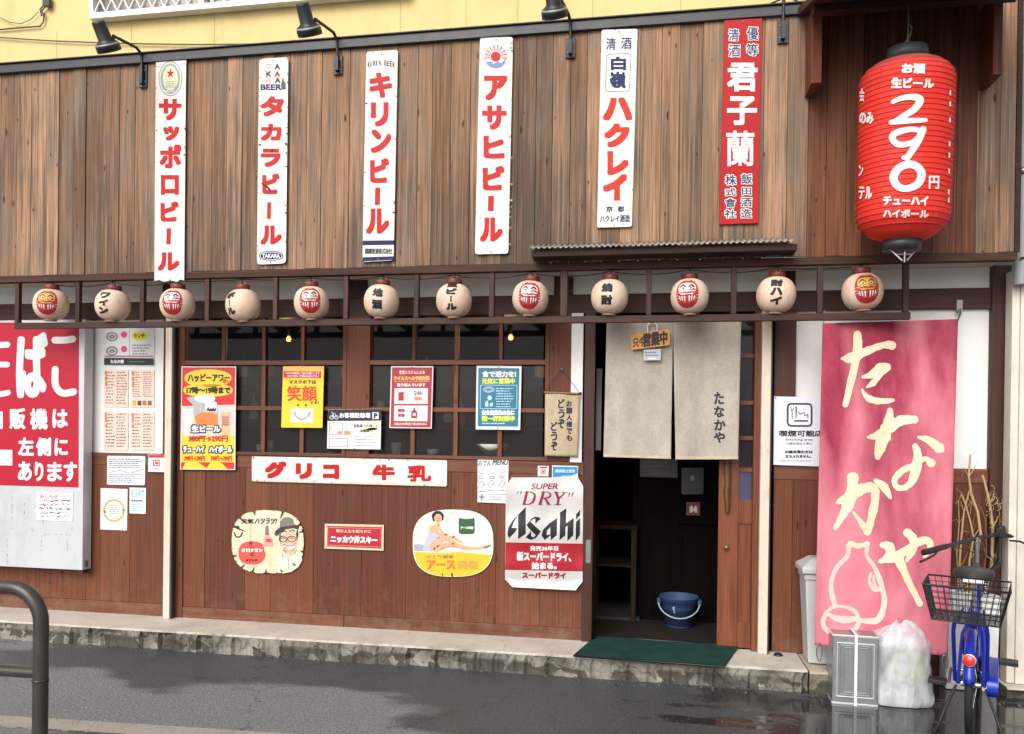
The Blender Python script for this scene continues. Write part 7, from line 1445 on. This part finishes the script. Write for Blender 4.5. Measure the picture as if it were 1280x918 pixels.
for k, (pp, r, m) in enumerate((([(1214, 742), (1219, 700), (1226, 668), (1222, 640), (1214, 618), (1211, 596), (1213, 568)], .011, STK), ([(1232, 742), (1240, 700), (1241, 660), (1237, 630), (1231, 604), (1228, 594)], .012, STK), ([(1203, 742), (1199, 708), (1202, 668), (1205, 640), (1212, 612)], .008, STK), ([(1209, 742), (1212, 700), (1217, 672), (1213, 652), (1206, 628), (1201, 618)], .007, STK), ([(1222, 742), (1216, 700), (1214, 668), (1219, 640), (1216, 606)], .006, STK2), ([(1198, 742), (1196, 690), (1199, 655), (1198, 625)], .005, STK), ([(1226, 742), (1233, 690), (1232, 650), (1225, 632)], .006, STK2), ([(1237, 742), (1246, 690), (1250, 652), (1248, 624), (1241, 610)], .005, STK2))):
    mb = MB(); yy = RS.uniform(-.10, -.05); n = len(pp); stalk(mb, [P(x, y, yy-.0*i+RS.uniform(-.012, .012)) for i, (x, y) in enumerate(pp)], [r*(1-.55*i/n) for i in range(n)], m)
    for q in range(5):
        i = RS.randrange(1, n-1); x, y = pp[i]; dx = RS.choice((-1, 1)); stalk(mb, [P(x, y, yy), P(x+dx*RS.uniform(3, 8), y-RS.uniform(4, 14), yy+RS.uniform(-.03, .02)), P(x+dx*RS.uniform(5, 13), y-RS.uniform(-4, 20), yy+RS.uniform(-.05, .02))], [r*.35, r*.25, r*.12], m)
    mb.build("stalk", root)
mb = MB()
for k in range(26):   # curled dry tendrils near the top right
    x, y = RS.uniform(1232, 1254), RS.uniform(604, 660); yy = RS.uniform(-.11, -.04); r = RS.uniform(1.5, 4); a0 = RS.uniform(0, 6)
    mb.tube([P(x+r*math.cos(a0+t*.7)*(1-t*.06), y+r*math.sin(a0+t*.7)*(1-t*.06)+t*.8, yy) for t in range(8)], .0018, STK, 4)
mb.build("curled_tendrils", root)
fx0, fx1 = P(1229, 780, -.13).x, P(1250, 780, -.13).x; fz = P(1240, 752, -.13).z
mb = MB(); mb.prism([(fx0, -.13, .003), (fx1-.015, -.13, .003), (fx1, -.13, fz), (fx0-.01, -.13, fz)][::-1], [(fx0, -.02, .003), (fx1-.015, -.02, .003), (fx1, -.02, fz), (fx0-.01, -.02, fz)][::-1], FOAM); mb.box((fx0-.018, -.138, fz+.001), (fx1+.008, -.014, fz+.03), FOAM, .5)
tag(mb.build("foam_box", None, .004), "upright white foam box in the corner to the right of the bicycle's saddle", "box")
# ------------------------------------------------------------------ neighbour at the right edge
SIDING = mat("cream_metal_siding", '#d8d0c2', .5, vary=.05, scale=4, dirt='#8b8172', dirt_amt=.4)
nb = thing("neighbour_building", "cream ribbed metal corner of the neighbouring building at the right edge", "building", (3.2, -.1, 0))
x0 = P(1262, 600, -.15).x; zt = P(1270, 338, -.15).z
mb = MB(); xx = x0; i = 0
while xx < 5.5:
    w_ = (.045, .055, .02)[i % 3]; mb.box((xx, -.15-(.012 if i % 3 == 1 else 0), .07), (xx+w_-.001, -.05, zt), SIDING, .5); xx += w_; i += 1
mb.build("siding", nb, .003)
mb = MB(); mb.box((x0+.01, -.045, 0), (6, 5, zt), SIDING); mb.box((x0+.25, .35, zt+.005), (6, 5, 7), mat("grey_upper_render", '#8f918f', .85, vary=.1)); mb.build("wall", nb)
mb = MB(); rough_block(mb, x0-.03, 5.6, -.24, -.03, 0, .066, STEPM, .05, .006, .02, .2); mb.build("footing", nb)
GP = mat("grey_vinyl_pipe", '#8d9292', .4, vary=.08, dirt='#5f625f', dirt_amt=.3)
px_ = P(1276, 260, -.2); mb = MB(); mb.tube([(px_.x+.01, -.2, zt-.1), (px_.x+.01, -.2, 6.5)], .045, GP, 16); mb.lathe([(.05, -.02), (.056, -.02), (.056, .02), (.05, .02)], (px_.x+.01, -.2, P(1276, 216, -.2).z), STEEL, 16); mb.tube([(px_.x-.02, -.25, P(1276, 325, -.2).z), (px_.x+.2, -.26, P(1276, 318, -.2).z)], .006, BLACK, 6); mb.build("drain_pipe", nb)
# ------------------------------------------------------------------ guard rail in front, bottom left
RAILM = mat("dark_brown_rail_paint", '#403a37', .35, .2, .15, 10, dirt='#6b625a', dirt_amt=.3)
b0 = PD(50, 918, 3.0); bt = PD(50, 760, 3.0); rx, ry = b0.x, b0.y; rz = PD(0, 735, 3.0).z; R_ = .027
ld = (PD(-60, 733, 3.03)-PD(0, 735, 3.0)); ld.z = 0; ld.normalize()
root = thing("guard_rail", "dark brown tubular guard rail with a rounded corner, bottom left foreground", "railing", (rx, ry, 0))
arc = []; rad = .13
for i in range(9):
    t = math.pi/2*i/8; arc.append(Vector((rx, ry, rz-rad))+ld*(rad-rad*math.cos(t))+Vector((0, 0, rad*math.sin(t))))
far = Vector((rx, ry, rz))+ld*1.9
mb = MB(); mb.tube([Vector((rx, ry, 0)), Vector((rx, ry, .4))]+arc+[far], R_, RAILM, 20); mb.build("bent_tube", root)
rz2 = PD(20, 841, 3.0).z
mb = MB(); mb.tube([Vector((rx, ry, rz2)), Vector((rx, ry, rz2))+ld*1.9], .021, RAILM, 16); mb.build("lower_bar", root)
mb = MB(); mb.tube([far-ld*.4+Vector((0, 0, -rz)), far-ld*.4], R_, RAILM, 16); mb.build("post", root)
mb = MB(); mb.lathe([(.075, 0), (.075, .008), (.033, .012)], (rx, ry, 0.001), RAILM, 20); mb.lathe([(.0275, rz2-.03), (.0295, rz2-.03), (.0295, rz2-.022), (.0275, rz2-.022)], (rx, ry, 0), RAILM, 20); mb.build("collar", root)
# ------------------------------------------------------------------ wires on the yellow wall
WG = mat("grey_wire", '#5c5a56', .6)
yw = YU-.02
cable("wall_cable", "thin grey cable sagging along the yellow wall above the black trim", [P(x, y, yw) for x, y in ((-40, 47), (0, 47), (60, 51), (110, 53), (180, 55), (250, 56), (330, 55), (395, 52), (440, 48), (500, 44), (560, 38))], .005, WG)
cable("wall_cable", "grey cable bending up to a bracket at the top left of the yellow wall", [P(x, y, yw) for x, y in ((-40, 38), (0, 37), (30, 34.5), (50, 33), (54, 28), (55, 20), (52, 14), (57, 8), (57, -30))], .006, WG)
cable("wall_cable", "slack thin cable loop at the far top left of the yellow wall", [P(x, y, yw) for x, y in ((-40, 10), (0, 22), (12, 28), (26, 30), (38, 25), (48, 15))], .003, WG)
root = thing("cable_bracket", "dark junction bracket on the yellow wall at the top left", "bracket", P(57, 3, yw))
mb = MB(); mb.pslab([(53, -6), (61, -6), (61, 7), (53, 7)], yw-.03, .03, BLACKM); mb.build("box", root, .002)
mb = MB(); mb.tube([P(54, 7, yw-.01), P(50, 12, yw-.02), P(52, 20, yw-.01), P(56, 17, yw-.01)], .006, WG, 6); mb.build("clamp", root)
cable("wall_cable", "black cord from the last spotlight along the trim to the hood", [P(x, y, YC-.03) for x, y in ((880, 13), (920, 10), (958, 7), (970, 2), (985, -4), (1005, 6))], .005, BLACK)
# small litter on the step and road
mb = MB(); c = PZ(884, 819, .15); c.z = .145
pp = PZ(961, 817, .15); mb.lathe([(0, .018), (.02, .016), (.03, .004), (.03, 0), (0, 0)], (pp.x+.06, pp.y+.0, .14), BLACK, 14); tag(mb.build("door_stop", None), "black rubber door stop at the foot of the right cream pole", "door stop")

RG = random.Random(77); mb = MB(); GRV = mat("kerb_grit", '#5c574f', .9, vary=.4, scale=50)
for k in range(150):
    x = RG.uniform(-5, 2.2); y = (-.405 if x < 1.62 else -.34)-abs(RG.gauss(0, .05)); s_ = RG.uniform(.003, .011)
    vs = [(x+s_*RG.uniform(.5, 1)*ca, y+s_*RG.uniform(.5, 1)*sa, z) for z in (.0, s_*.9) for ca, sa in ((1, 0), (.3, .95), (-.8, .6), (-.8, -.6), (.3, -.95))]
    mb.add(vs, [(0, 4, 3, 2, 1), (5, 6, 7, 8, 9)]+[(i, (i+1) % 5, 5+(i+1) % 5, 5+i) for i in range(5)], GRV)
o = mb.build("gravel", None); o['kind'] = 'stuff'; o['label'] = "loose grit scattered along the foot of the kerb"; o['category'] = "gravel"
